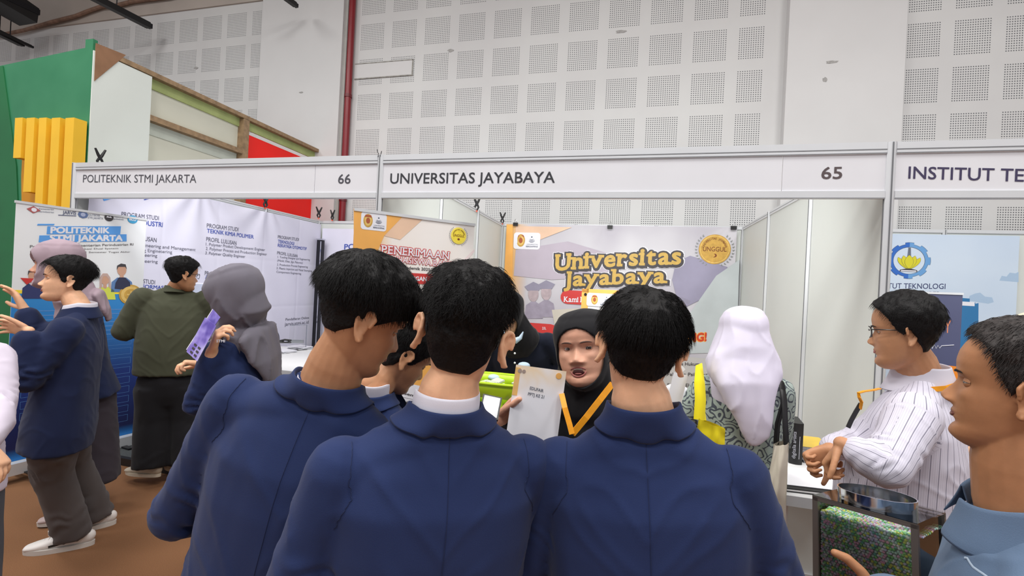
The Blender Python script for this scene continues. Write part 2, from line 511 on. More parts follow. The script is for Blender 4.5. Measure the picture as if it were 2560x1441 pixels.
side(-0.018, ya, 0, 3.70, 'side_panel', PANW, 0.001, 0.010)
q = [S(237, 108), S(312, 138), S(233, 203)]
mb = MB(); v = [(0.011, y, z) for y, z in q] + [(0.016, y, z) for y, z in q]
mb.add(v, [(0, 1, 2), (5, 4, 3), (0, 3, 4, 1), (1, 4, 5, 2), (2, 5, 3, 0)]); mb.build('corner_board', MDF, st)
side(ya, yb, 0, 3.62, 'inner_panel', PANC, -0.10, -0.08)
side(yb, yc, 0, 3.55, 'inner_panel', REDP, -0.10, -0.08).data.materials[0] = REDP
for nm, y0, y1, z0, z1 in [('top_rail', 0.0, yc + .1, 3.71, 3.76), ('middle_rail', ya, yb, zmid - .03, zmid + .03), ('middle_rail', yb, yc, zmid - .2, zmid - .15),
                          ('lower_rail', ya, yc, 2.30, 2.36), ('upright', yb - .04, yb + .05, 0, 3.705), ('upright', yc - 0.02, yc + .1, 0, 3.705)]:
    side(y0, y1, z0, z1, nm, WOOD, -0.08, 0.015 if nm != 'upright' else .018)
side(ya, yc, 3.60, 3.71, 'pale_green_strip', PALEG, -0.085, -0.06)
side(ya, yb - .05, zmid - .16, zmid - .03, 'grey_green_strip', mat('greyish_board', (196, 202, 190), 0.8), -0.079, -0.07)
MB().box((-3.5, yc + 0.08, 0), (0.0, yc + .1, 3.7)).build('back_panel', PANC, st)

# ------------------------------------------------------------ shell-scheme booths
ZT, ZB = 2.5, 2.197
def post(par, x, y, z1=ZT, r=0.022, z0=0.0):
    mb = MB()
    for k in range(8):
        a = math.pi / 8 + k * math.pi / 4
        mb.v.append((x + r * 1.08 * math.cos(a), y + r * 1.08 * math.sin(a), z0)); 
    for k in range(8):
        a = math.pi / 8 + k * math.pi / 4
        mb.v.append((x + r * 1.08 * math.cos(a), y + r * 1.08 * math.sin(a), z1))
    mb.f += [(k, (k + 1) % 8, (k + 1) % 8 + 8, k + 8) for k in range(8)] + [tuple(range(7, -1, -1)), tuple(range(8, 16))]
    mb.m += [0] * 10
    for k in range(4):   # the slots of the profile
        a = k * math.pi / 2 + math.pi / 4 * 0
        c, s = math.cos(a), math.sin(a)
        px_, py_ = x + c * r, y + s * r
        mb.box((px_ - 0.003, py_ - 0.003, z0 + .01), (px_ + 0.003, py_ + 0.003, z1 - .004), 1)
    return mb.build('post', [WHITE_ALU, GREY_LINE], par)
def rail_x(par, x0, x1, y, z0, z1, name='rail', t=0.012):
    mb = MB().box((x0, y - t, z0), (x1, y + t, z1))
    mb.box((x0, y - t - 0.001, z0 + 0.002), (x1, y - t, z0 + 0.005), 1)
    return mb.build(name, [WHITE_ALU, GREY_LINE], par)
def rail_y(par, y0, y1, x, z0, z1, name='rail', t=0.012):
    mb = MB().box((x - t, y0, z0), (x + t, y1, z1))
    for s in (-1, 1):
        mb.box((x + s * t - 0.0008, y0, (z0 + z1) / 2 - .002), (x + s * t + 0.0008, y1, (z0 + z1) / 2 + .002), 1)
    return mb.build(name, [WHITE_ALU, GREY_LINE], par)
def fascia(par, x0, x1, split, number_side=True):
    rail_x(par, x0, x1, 0, ZT - 0.042, ZT, 'fascia_rail')
    rail_x(par, x0, x1, 0, ZT - 0.062, ZT - 0.044, 'fascia_rail')
    rail_x(par, x0, x1, 0, ZB, ZB + 0.042, 'fascia_rail')
    MB().box((x0, -0.004, ZB + .04), (split - 0.002, 0.004, ZT - .06)).build('fascia_board', FASCIA, par)
    if x1 - split > 0.05:
        MB().box((split + 0.002, -0.004, ZB + .04), (x1, 0.004, ZT - .06)).build('fascia_board', FASCIA, par)
def booth(name, label, x0, x1, depth, left=True, right=True, back=True, split=None, ox=0.0):
    th = thing(name, label, 'booth', (x0, 0, 0))
    W = x1 - x0
    fascia(th, 0.022, W - 0.022, (split if split else x1) - x0)
    post(th, 0, 0); 
    if right: post(th, W, 0)
    n = 3
    for sx, on in ((0, left), (W, right)):
        if not on: continue
        for k in range(n):
            y0, y1 = depth * k / n, depth * (k + 1) / n
            MB().box((sx - .003, y0 + .02, 0.06), (sx + .003, y1 - .02, ZT - .03)).build('wall_panel', WHITE_PANEL, th)
            rail_y(th, y0 + .02, y1 - .02, sx, ZT - 0.04, ZT - 0.0)
            rail_y(th, y0 + .02, y1 - .02, sx, 0.02, 0.06)
            post(th, sx, y1)
    if back:
        for k in range(n):
            a, c = W * k / n, W * (k + 1) / n
            MB().box((a + .02, depth - .003, 0.06), (c - .02, depth + .003, ZT - .03)).build('wall_panel', WHITE_PANEL, th)
            rail_x(th, a + .02, c - .02, depth, ZT - 0.04, ZT)
            rail_x(th, a + .02, c - .02, depth, 0.02, 0.06)
            if 0 < k: post(th, a, depth)
    return th
X66, X65, X64, X63 = -2.9, 0.0, 3.025, 6.05
DEP = 3.16
b66 = booth('exhibition_booth', 'white shell-scheme booth whose fascia reads POLITEKNIK STMI JAKARTA 66', X66, X65, DEP, True, False, True, float(aty(788, 450, 0)[0]))
b65 = booth('exhibition_booth', 'white shell-scheme booth whose fascia reads UNIVERSITAS JAYABAYA 65', X65, X64, DEP, True, False, True, float(aty(1955, 430, 0)[0]))
b64 = booth('exhibition_booth', 'white shell-scheme booth whose fascia begins INSTITUT TE at the right edge', X64, X63, DEP, True, True, True)
def fascia_text(bt, items):
    sh = Sheet(bt); mb = MB()
    for (body, a, b_, cap, bold) in items:
        px_text(mb, sh, body, a, b_, cap, y=-0.0055, bold=bold)
    return mb
fascia_text(b66, [('POLITEKNIK STMI JAKARTA', (209, 456.5), (492, 457.5), 19.5, 0.0), ('66', (846, 459.5), (877, 459.5), 23, 0.012)]).build('lettering', mat('grey_vinyl', (72, 72, 80), 0.6, var=0), b66)
fascia_text(b65, [('UNIVERSITAS JAYABAYA', (976, 459.5), (1387, 457.5), 26, 0.012)]).build('lettering', INK, b65)
fascia_text(b65, [('65', (2052, 448), (2104, 447.5), 29, 0.016)]).build('lettering', mat('brownish_vinyl', (84, 72, 74), 0.6, var=0), b65)
fascia_text(b64, [('INSTITUT TEKNOLOGI', (2269, 447), (2815, 462), 31, 0.012)]).build('lettering', mat('purple_black_vinyl', (58, 50, 84), 0.6, var=0), b64)
# wire ties sticking up at the post between the booths
for (pts, lb) in [(((945, 393), (947, 385), (944, 381), (943, 374)), 'left thin dark wire tie on top of the post between booths 66 and 65'), (((952, 392), (952, 386), (954, 378)), 'right thin dark wire tie on top of the post between booths 66 and 65')]:
    o = MB().tube([aty(x, y, -0.02) for x, y in pts], 0.0025, 5).build('wire_tie', DARKMET); tag(o, lb, 'wire')

# ------------------------------------------------------------ clamps and clips
def spring_clamp(loc, rotz, label, s=1.0, tilt=0.15, open_=0.42, tip=None):
    th = thing('spring_clamp', label, 'clamp', loc, rotz, None)
    for sg in (-1, 1):
        mb = MB()
        a = open_ * sg
        up = [(0, 0, 0.0), (math.sin(a) * 0.03 * s, 0, 0.03 * s), (math.sin(a) * .085 * s, 0, 0.085 * s)]
        mb.tube(up, [0.010 * s, 0.012 * s, 0.008 * s], 8)
        mb.build('handle', BLACK, th, True)
        mb = MB()
        mb.tube([(0.006 * sg * s, 0, 0), (0.018 * sg * s, 0, -0.025 * s), (0.004 * sg * s, 0, -0.06 * s)], [0.011 * s, 0.010 * s, 0.006 * s], 8)
        mb.build('jaw', BLACK, th, True)
    MB().tube([(0, -0.014 * s, 0), (0, 0.014 * s, 0)], 0.011 * s, 10).build('spring', DARKMET, th, True)
    MB().box((-0.009 * s, -0.008 * s, -0.072 * s), (0.009 * s, 0.008 * s, -0.056 * s)).build('jaw_tip', mat('orange_rubber_tip', (226, 92, 60), 0.6), th)
    return th
def binder_clip(loc, rotz, label, s=1.0):
    th = thing('binder_clip', label, 'clip', loc, rotz)
    MB().prism([(-0.03 * s, -0.022 * s), (0.03 * s, -0.022 * s), (0.032 * s, 0.02 * s), (-0.032 * s, 0.02 * s)], -0.014, 0.004).build('clip_body', BLACK, th)
    mb = MB()
    for yy in (-0.012, 0.004):
        mb.tube([(-0.012 * s, yy, 0.018 * s), (-0.010 * s, yy, 0.055 * s), (0, yy, 0.064 * s), (0.010 * s, yy, 0.055 * s), (0.012 * s, yy, 0.018 * s)], 0.0016, 6)
    mb.build('wire_handle', CHROME, th, True)
    return th
spring_clamp(atx(1192, 512, 0.012) , math.radians(20), 'black spring clamp on the left wall of booth 65, nearer the fascia', 1.15)
spring_clamp(atx(1256, 548, 0.012), math.radians(20), 'black spring clamp on the left wall of booth 65, by the banner corner', 1.05)
spring_clamp(atx(797, 534, -2.84), math.radians(40), 'black spring clamp at the back left corner of booth 66', 1.15)
spring_clamp(aty(831, 540, 3.12), 0, 'black spring clamp on the blank white banner right of the corner of booth 66', 1.05)
spring_clamp(atx(664, 506, -2.84), math.radians(70), 'black spring clamp half hidden behind the fascia of booth 66', 1.2)
spring_clamp(atx(250, 397, -2.84), math.radians(70), 'black spring clamp poking up over the fascia of booth 66 at left', 1.0)
# ------------------------------------------------------------ banners and prints
SERIF = {'U': [(.14, 1), (.86, 1)], 'n': [(.13, 0), (.87, 0), (.08, .72)], 'i': [(.5, 0), (.3, .72)], 'v': [(.1, .72), (.9, .72)], 'r': [(.25, 0), (.12, .72)],
         'J': [(.7, 1)], 'y': [(.1, .72), (.9, .72)], 'b': [(.1, 1)], 'a': [(.95, 0)], 'P': [(.12, 0), (.1, 1)], 'E': [(.1, 0), (.1, 1)], 'N': [(.1, 1), (.1, 0), (.9, 1)],
         'R': [(.1, 0), (.1, 1), (.95, 0)], 'I': [(.5, 0), (.5, 1)], 'M': [(.08, 0), (.92, 0), (.1, 1), (.9, 1)], 'A': [(.06, 0), (.94, 0)], 'H': [(.1, 0), (.1, 1), (.9, 0), (.9, 1)],
         'W': [(.06, 1), (.94, 1)], 'K': [(.12, 0), (.12, 1), (.95, 0)], 'm': [(.07, 0), (.5, 0), (.93, 0)], 'B': [(.08, 0), (.08, 1)], 'L': [(.12, 1), (.12, 0)]}
def slab_word(mb, word, x0, z0, x1, z1, cap, y, m, bold, dx=0.0, dz=0.0, arch=0.0):
    H = float(text_mesh('H')[0][:, 1].max())
    gl = []; pen = 0.0
    for ch in word:
        if ch == ' ': pen += 0.25; continue
        v0, f0 = text_mesh(ch, 0.03)
        v, f = text_mesh(ch, bold)
        a, b = v0[:, 0].min(), v0[:, 0].max()
        gl.append((ch, v, f, a, b, pen)); pen += (b - a) + 0.075
    tot = pen - 0.075
    k = cap / H; sx = (x1 - x0) / tot
    for ch, v, f, a, b, p in gl:
        u = (v[:, 0] - a + p) / tot
        Z = v[:, 1] * k
        lift = arch * np.sin(np.pi * u)
        mb.add(np.stack([x0 + (x1 - x0) * u + dx, y + v[:, 2], z0 + (z1 - z0) * u + Z + dz + lift], 1), f, m)
        for fx, fz in SERIF.get(ch, []):
            cx = x0 + (p + (b - a) * fx) * sx + dx
            uu = (p + (b - a) * fx) / tot
            cz = z0 + (z1 - z0) * uu + fz * cap + dz + arch * math.sin(math.pi * uu)
            w = 0.085 * sx + bold * k; h = 0.03 * k + bold * k * .8
            zc = cz + (0.03 * k if fz == 0 else -0.03 * k)
            mb.prism([(cx - w, zc - h), (cx + w, zc - h), (cx + w, zc + h), (cx - w, zc + h)], y - 0.0001, y + 0.0001, m)
def slab_px(mb, sh, word, a, b, cap_px, y, m, bold, dx=0, dz=0, arch=0):
    x0, z0 = sh.px(*a); x1, z1 = sh.px(*b)
    cap = (sh.px(a[0], a[1] - cap_px)[1] + sh.px(b[0], b[1] - cap_px)[1] - z0 - z1) / 2
    slab_word(mb, word, x0, z0, x1, z1, cap, y, m, bold, dx * cap, dz * cap, arch * cap)
def warp(mb, fn):
    mb.v = [(x, y + fn(x, z), z) for x, y, z in mb.v]; return mb
def grid_sheet(name, W, z0, z1, fn, m, par, nx=90, nz=60, thick=0.001, x0=0.0):
    mb = MB(); v = []
    for j in range(nz + 1):
        for i in range(nx + 1):
            x = x0 + W * i / nx; z = z0 + (z1 - z0) * j / nz
            v.append((x, fn(x, z), z))
    n = len(v); v += [(x, y + thick, z) for x, y, z in v]
    f = []
    for j in range(nz):
        for i in range(nx):
            a = j * (nx + 1) + i
            f.append((a, a + 1, a + nx + 2, a + nx + 1)); f.append((a + n, a + nx + 1 + n, a + nx + 2 + n, a + 1 + n))
    mb.add(v, f)
    return mb.build(name, m, par, True)

NAVYTXT = mat('blue_print', (64, 84, 170), 0.6, var=0)
GREYTXT = mat('grey_print', (92, 92, 108), 0.6, var=0)
LIGHTBL = mat('light_blue_print', (90, 160, 232), 0.6, var=0)
GOLD = mat('gold_print', (200, 158, 72), 0.45, 0, 0.12, 30)
GOLDL = mat('pale_gold_print', (226, 190, 108), 0.5, 0, 0.1, 30)
REDPR = mat('red_print', (204, 56, 54), 0.5, var=0)
DKPR = mat('dark_print', (66, 62, 66), 0.5, var=0)
ORPR = mat('orange_print', (240, 176, 90), 0.5, 0, 0.08, 4)
YELPR = mat('yellow_print', (250, 222, 60), 0.5, var=0)
SKINPR = mat('printed_skin_tone', (206, 160, 134), 0.6, var=0)

# --- booth 66, left wall: creased white cloth with the study programmes
cl = thing('cloth_banner', 'large creased white cloth banner listing study programmes on the left wall of booth 66', 'banner', (-2.855, 0.06, 0), math.pi / 2)
sh = Sheet(cl)
cx1, cz1 = sh.px(664, 512)
def fold66(x, z):
    d = math.hypot(x - cx1, z - cz1 - .05); a = math.atan2(x - cx1, cz1 + .05 - z)
    r = 0.016 * math.exp(-d / 0.9) * math.sin(a * 9 + 0.6) * min(1, d * 4)
    r += 0.006 * math.sin(x * 5.1 + 0.7 * math.sin(z * 1.3)) + 0.003 * math.sin(x * 13 + z * 2.2)
    a2, d2 = math.atan2(x - 1.05, 2.6 - z), math.hypot(x - 1.05, z - 2.6)
    r += 0.014 * math.exp(-d2 / 0.8) * math.sin(a2 * 11) * min(1, d2 * 3)
    for zc in (0.62, 1.22, 1.82):     # sharp packing creases
        r += 0.004 * math.exp(-abs(z - zc) / 0.012)
    for xc in (0.65, 1.3, 1.95, 2.6):
        r += 0.004 * math.exp(-abs(x - xc) / 0.012)
    return r - 0.03
CLOTHW = mat('white_banner_cloth', (222, 220, 236), 0.6, 0, 0.03, 2, bump=(220, 0.1, 0.001))
grid_sheet('cloth', 3.06, 0.45, 2.44, fold66, CLOTHW, cl, 220, 130)
def t66(items, name, m, bold=0.0):
    for body, a, b, cap in items:
        mb = MB(); px_text(mb, sh, body, a, b, cap, y=-0.003, bold=bold); warp(mb, fold66).build(name, m, cl)
t66([('PROGRAM STUDI', (512, 569), (591, 579), 10), ('PROFIL LULUSAN', (510, 603), (588, 613), 10), ('PROGRAM STUDI', (507, 688), (586, 698), 10),
     ('PROGRAM STUDI', (688, 596), (744, 603), 7.5), ('PROFIL LULUSAN', (687, 636), (741, 644), 7.5), ('PROGRAM STUDI', (300, 541), (390, 551), 11),
     ('PROFIL LULUSAN', (288, 593), (384, 606), 11), ('PROGRAM STUDI', (294, 702), (380, 711), 10.5), ('Pendaftaran Online', (710, 802), (768, 797), 6),
     ('jarvis.stmi.ac.id', (708, 815), (767, 809), 8)], 'lettering', GREYTXT, 0.004)
t66([('TEKNIK KIMIA POLIMER', (512, 582), (628, 597), 9.5), ('ADMINISTRASI BISNIS', (508, 697), (616, 708), 9), ('TEKNOLOGI', (688, 607), (732, 613), 7.5),
     ('REKAYASA OTOMOTIF', (688, 617), (763, 626), 7.5), ('TEKNIK INDUSTRI', (270, 555), (400, 568), 12), ('SISTEM INFORMASI', (280, 717), (404, 724), 9.5),
     ('INDUSTRI OTOMOTIF', (280, 731), (400, 740), 9)], 'heading', NAVYTXT, 0.018)
t66([('1. Polymer Product Development Engineer', (509, 614), (656, 628), 7), ('2. Polymer Process and Production Engineer', (509, 625), (661, 639), 7), ('3. Polymer Quality Engineer', (508, 636), (609, 645), 7),
     ('1. Industrial Engineering and Management', (262, 609), (480, 628), 8), ('2. Manufacturing Enginetering', (262, 624), (424, 634), 8), ('3. Process Engineering', (262, 637), (386, 643), 8),
     ('4. Quality Engineering', (262, 652), (387, 658), 8),
     ('1. Tooling Designer and Engineering', (688, 645), (771, 652), 5), ('    (Mold, Dies, Jigs, Fixtures)', (688, 654), (754, 660), 5), ('2. Production Process Engineering', (687, 664), (766, 670), 5),
     ('3. Plastic Injection and Metal Stamping', (686, 673), (776, 680), 5), ('    Component Engineering', (686, 682), (749, 687), 5)], 'small_print', GREYTXT, 0.0)
mb = MB(); px_poly(mb, sh, [(246, 488), (300, 489), (254, 503)], -0.003, -0.0015); warp(mb, fold66).build('blue_triangle', LIGHTBL, cl)
mb = MB(); px_poly(mb, sh, [(354, 499), (385, 490), (388, 492), (356, 501)], -0.003, -0.0015); warp(mb, fold66).build('blue_stroke', NAVYTXT, cl)
# --- booth 66, back wall: second white banner
cb = thing('cloth_banner', 'plain white banner with blue heading on the back wall of booth 66', 'banner', (-2.80, 3.125, 0), 0.0)
shb = Sheet(cb)
fb = lambda x, z: -0.012 + 0.006 * math.sin(x * 6 + .4) + 0.004 * math.sin(x * 15 + z)
grid_sheet('cloth', 2.72, 0.3, 2.38, fb, CLOTHW, cb, 90, 40)
mb = MB(); px_text(mb, shb, 'POLITEKNIK', (861, 624), (985, 622), 13, y=-0.003, bold=0.02); warp(mb, fb).build('heading', NAVYTXT, cb)
# dark upright standing in for the dark panel where the cloth curls
p = thing('dark_panel_strip', 'dark glossy upright pole standing in the back corner of booth 66', 'strip', tuple(aty(797, 700, 3.0)[:2]) + (0.06,))
MB().box((-0.05, -0.02, 0), (0.045, 0.03, 2.13)).build('strip', DARKMET, p)
MB().box((0.012, -0.024, 0.02), (0.03, -0.019, 2.11)).build('edge_strip', CHROME, p)
MB().box((-0.06, -0.03, 2.13), (0.05, 0.04, 2.15)).build('end_cap', CHROME, p)

# --- booth 65 back banner
def banner_mat(name, base, base2, left=None, lw=0.3, top=None):
    m = bpy.data.materials.new(name); m.use_nodes = True; t = NT(m)
    sep = t.new('ShaderNodeSeparateXYZ'); t.l.new(t.obj(), sep.inputs[0])
    n = t.noise(1.3, 2)
    c = t.ramp(n, [(0.35, rgb(*base)), (0.65, rgb(*base2))])
    if left:
        g = t.math('SUBTRACT', 1.0, t.math('DIVIDE', sep.outputs[0], lw), clamp=True)
        g = t.math('MULTIPLY', g, 1.6, clamp=True)
        c = t.mix(g, c, rgb(*left))
    t.color(c); t.bsdf.inputs['Roughness'].default_value = 0.38
    return m
bn = thing('vinyl_banner', 'wrinkled vinyl banner with gold words Universitas Jayabaya on the back wall of booth 65', 'banner', (0.075, 3.125, 0), 0.0)
sb = Sheet(bn)
def fv(x, z):
    r = -0.008 + 0.0015 * math.sin(x * 4.2 + z * 1.9)
    for cxx in (0.13, 1.30, 2.76):
        d = math.hypot(x - cxx, 2.5 - z); a = math.atan2(x - cxx, 2.5 - z)
        r += 0.002 * math.exp(-d / 0.3) * math.sin(a * 10)
    for zc in (1.15, 1.68, 2.14): r += 0.0012 * math.exp(-abs(z - zc) / 0.01)
    for xc in (0.55, 1.15, 1.75, 2.35): r += 0.0012 * math.exp(-abs(x - xc) / 0.01)
    return r
def fvp(x, z): return fv(x, z) - 0.004
BANM = banner_mat('silver_lilac_print', (184, 180, 190), (206, 204, 210), (222, 178, 120), 0.32)
grid_sheet('banner_sheet', 2.87, 0.55, 2.487, fv, BANM, bn, 160, 110)
_ppn = [0]
def pp(par, shd, pts, name, m, f=None, y=-0.0015):
    _ppn[0] += 1; y -= 0.00012 * (_ppn[0] % 8); mb = MB(); px_poly(mb, shd, pts, y - .0006, y)
    if f: warp(mb, f)
    return mb.build(name, m, par)
pp(bn, sb, [(1268, 563), (1283, 564), (1280, 880), (1252, 880)], 'orange_edge', ORPR, fvp)
pp(bn, sb, [(1290, 566), (1430, 569), (1350, 600), (1288, 608)], 'peach_shape', mat('peach_print', (232, 196, 168), 0.5, 0, 0.1, 3), fvp)
pp(bn, sb, [(1290, 625), (1420, 604), (1540, 640), (1545, 690), (1380, 700), (1285, 690)], 'lilac_shape', mat('lilac_print', (184, 174, 188), 0.5, 0, 0.06, 3), fvp)
pp(bn, sb, [(1690, 655), (1725, 640), (1818, 668), (1790, 730), (1700, 775), (1680, 700)], 'lavender_shape', mat('lavender_print', (152, 148, 172), 0.5, 0, 0.08, 3), fvp)
pp(bn, sb, [(1720, 790), (1790, 690), (1848, 650), (1840, 880), (1700, 885)], 'pale_shape', mat('pale_grey_print', (192, 200, 202), 0.5, 0, 0.06, 3), fvp)
pp(bn, sb, [(1380, 775), (1500, 768), (1560, 900), (1400, 885)], 'cream_shape', mat('cream_print', (200, 194, 182), 0.5, 0, 0.08, 3), fvp)
FADE = mat('faded_portrait', (180, 164, 170), 0.5, 0, 0.12, 20); FADEG = mat('faded_gown', (156, 148, 166), 0.5, 0, 0.12, 12); FADEC = mat('faded_cap', (144, 140, 160), 0.5, 0, 0.05, 12)
for cx_, cy_, s in [(1334, 735, 1.0), (1366, 731, 1.0), (1702, 775, 1.1)]:
    mb = MB()
    px_poly(mb, sb, [(cx_ + 13 * s * math.cos(a), cy_ + 20 * s * math.sin(a)) for a in np.linspace(0, 2 * math.pi, 18)[:-1]], -0.0032, -0.0028)
    o = warp(mb, fvp).build('printed_graduate', FADE, bn)
    mb = MB(); px_poly(mb, sb, [(cx_ - 24 * s, cy_ + 62 * s), (cx_ - 18 * s, cy_ + 28 * s), (cx_, cy_ + 16 * s), (cx_ + 18 * s, cy_ + 28 * s), (cx_ + 24 * s, cy_ + 62 * s)], -0.0028, -0.0024)
    warp(mb, fvp).build('gown', FADEG, o)
    mb = MB(); px_poly(mb, sb, [(cx_ - 22 * s, cy_ - 18 * s), (cx_, cy_ - 30 * s), (cx_ + 22 * s, cy_ - 20 * s), (cx_ + 14 * s, cy_ - 8 * s), (cx_ - 14 * s, cy_ - 8 * s)], -0.0036, -0.0032)
    warp(mb, fvp).build('mortarboard', FADEC, o)
def logo_card(par, shd, a, b, f=None, word='BERDAMPAK'):
    (x0, z0), (x1, z1) = shd.px(*a), shd.px(*b)
    z0, z1 = min(z0, z1), max(z0, z1)
    w, h = x1 - x0, z1 - z0; r = h * .16
    pts = []
    for cxx, czz, a0 in ((x1 - r, z1 - r, 0), (x0 + r, z1 - r, 90), (x0 + r, z0 + r, 180), (x1 - r, z0 + r, 270)):
        for k in range(5): pts.append((cxx + r * math.cos(math.radians(a0 + k * 22.5)), czz + r * math.sin(math.radians(a0 + k * 22.5))))
    mb = MB().prism(pts, -0.0042, -0.0036)
    if f: warp(mb, f)
    card = mb.build('logo_card', PRINT_WHITE, par)
    mb = MB().disc((x0 + w * .27, z0 + h * .52), h * .26, -0.0050, -0.0043, 24, 0, h * .38)
    mb.disc((x0 + w * .27, z0 + h * .52), h * .19, -0.0054, -0.0050, 20, 1, h * .29)
    mb.disc((x0 + w * .27, z0 + h * .52), h * .12, -0.0058, -0.0054, 12, 2, h * .17)
    mb.prism([(x0 + w * .27 - h * .2, z0 + h * .72), (x0 + w * .27 + h * .2, z0 + h * .72), (x0 + w * .27 + h * .16, z0 + h * .84), (x0 + w * .27 - h * .16, z0 + h * .84)], -0.0060, -0.0055, 2)
    if f: warp(mb, f)
    mb.build('crest', [GOLD, GOLDL, mat('brown_print', (170, 86, 52), 0.5, var=0)], card)
    mb = MB()
    c0 = (x0 + w * .68, z0 + h * .62)
    for k in range(3):
        arc = [(c0[0] + h * (.10 + .05 * k) * math.cos(q), c0[1] + h * (.07 + .05 * k) * math.sin(q) - h * .02 * k) for q in np.linspace(math.pi * (1.0 + .1 * k), math.pi * (2.05 - .08 * k), 8)]
        inn = [(px_, pz + h * .035) for px_, pz in reversed(arc)]
        mb.prism(arc + inn, -0.0052, -0.0045)
    mb.disc((c0[0], c0[1] + h * .12), h * .045, -0.0052, -0.0045, 10)
    add_text(mb, 'UNIVERSITAS', x0 + w * .5, z0 + h * .27, x0 + w * .92, z0 + h * .27, h * .06, -0.0052)
    add_text(mb, word, x0 + w * .48, z0 + h * .13, x0 + w * .93, z0 + h * .13, h * .085, -0.0052, bold=0.02)
    if f: warp(mb, f)
    mb.build('emblem', mat('slate_print', (84, 92, 112), 0.5, var=0), card)
logo_card(bn, sb, (1284, 623), (1352, 583), fvp)
def medal(par, shd, c, rpx, f=None, gold=GOLD, rim=GOLDL, wreath=True, word='UNGGUL', wm=None, top='UNIVERSITAS JAYABAYA'):
    (x, z), (x2, z2) = shd.px(*c), shd.px(c[0], c[1] - rpx)
    r = z2 - z
    mb = MB().disc((x, z), r, -0.0050, -0.0040, 40, 0).disc((x, z), r * .93, -0.0054, -0.0050, 40, 1).disc((x, z), r * .88, -0.0058, -0.0054, 40, 0)
    if f: warp(mb, f)
    md = mb.build('medal', [gold, rim], par)
    mb = MB(); add_text(mb, word, x - r * .74, z - r * .14, x + r * .74, z - r * .14, r * .30, -0.0066, bold=0.012)
    def ring_text(s, rr, a0, a1, sz, flip=False):
        for i, ch in enumerate(s):
            if ch == ' ': continue
            a = math.radians(a0 + (a1 - a0) * i / (len(s) - 1))
            v, ff = text_mesh(ch, 0.01)
            v = v - np.array([v[:, 0].mean(), 0, 0])
            th = a - math.pi / 2 if not flip else a + math.pi / 2
            q = v[:, :2] * sz; yy_ = v[:, 2]
            X = x + rr * math.cos(a) + q[:, 0] * math.cos(th) - q[:, 1] * math.sin(th)
            Z = z + rr * math.sin(a) + q[:, 0] * math.sin(th) + q[:, 1] * math.cos(th)
            mb.add(np.stack([X, -0.0066 + yy_, Z], 1), ff)
    if top: ring_text(top, r * .66, 165, 15, r * .2)
    n = 5
    mb.disc((x, z - r * .42), r * .16, -0.0064, -0.0060, 16, 0, r * .13)
    if f: warp(mb, f)
    mb.build('lettering', mat('brown_ink', (120, 62, 22), 0.5, var=0), md)
    if wreath:
        for sg in (-1, 1):
            mb = MB()
            for k in range(12):
                a = math.radians(-90 + sg * (22 + k * 10.5))
                for q in (0.0, 1.0):
                    rr = r * (1.10 + .13 * q); aa = a + sg * 0.10
                    bx, bz = x + r * 1.14 * math.cos(a), z + r * 1.14 * math.sin(a)
                    tx, tz = x + rr * 1.02 * math.cos(aa), z + rr * 1.02 * math.sin(aa)
                    dx, dz = (tx - bx), (tz - bz); L = math.hypot(dx, dz); nx_, nz_ = -dz / L * r * .03, dx / L * r * .03
                    mb.prism([(bx, bz), ((bx + tx) / 2 + nx_, (bz + tz) / 2 + nz_), (tx, tz), ((bx + tx) / 2 - nx_, (bz + tz) / 2 - nz_)], -0.0046, -0.0040)
            if f: warp(mb, f)
            wo = mb.build('wreath', wm or mat('grey_laurel', (136, 140, 138), 0.5, var=0), md); wo['kind'] = 'stuff'
medal(bn, sb, (1786, 624), 37, fvp)
def title(par, shd, f, words, yb=-0.004, layers=None):
    for nm, m, bold, dx, dz, dy in layers:
        mb = MB()
        for w, a, b, cap, arch in words:
            slab_px(mb, shd, w, a, b, cap, yb - dy, 0, bold, dx, dz, arch)
        if f: warp(mb, f)
        mb.build(nm, m, par)
title(bn, sb, fvp, [('Universitas', (1388, 677), (1702, 660), 40, 0.08), ('Jayabaya', (1410, 716), (1662, 707), 36, 0.03)],
      layers=[('white_outline', PRINT_WHITE, 0.155, 0.03, -0.03, 0.0), ('dark_outline', DKPR, 0.12, 0.03, -0.06, 0.0006), ('dark_outline', DKPR, 0.105, 0.0, 0.0, 0.0012),
              ('gold_lettering', mat('bright_gold_print', (206, 170, 84), 0.45, 0, 0.08, 30), 0.032, 0, 0, 0.0020)])
def pill(par, shd, a, b, m, name='pill', f=None, y=-0.0045):
    (x0, z0), (x1, z1) = shd.px(*a), shd.px(*b); z0, z1 = min(z0, z1), max(z0, z1); r = (z1 - z0) / 2
    pts = [(x1 - r + r * math.cos(q), z0 + r + r * math.sin(q)) for q in np.linspace(-math.pi / 2, math.pi / 2, 8)] + [(x0 + r + r * math.cos(q), z0 + r + r * math.sin(q)) for q in np.linspace(math.pi / 2, 3 * math.pi / 2, 8)]
    mb = MB().prism(pts, y - .0006, y)
    if f: warp(mb, f)
    return mb.build(name, m, par)
k = pill(bn, sb, (1401, 759), (1640, 737), REDPR, 'red_ribbon', fvp)
mb = MB(); slab_px(mb, sb, 'Kami B', (1410, 755), (1460, 756), 13, -0.011, 0, 0.02); warp(mb, fvp).build('lettering', PRINT_WHITE, k)
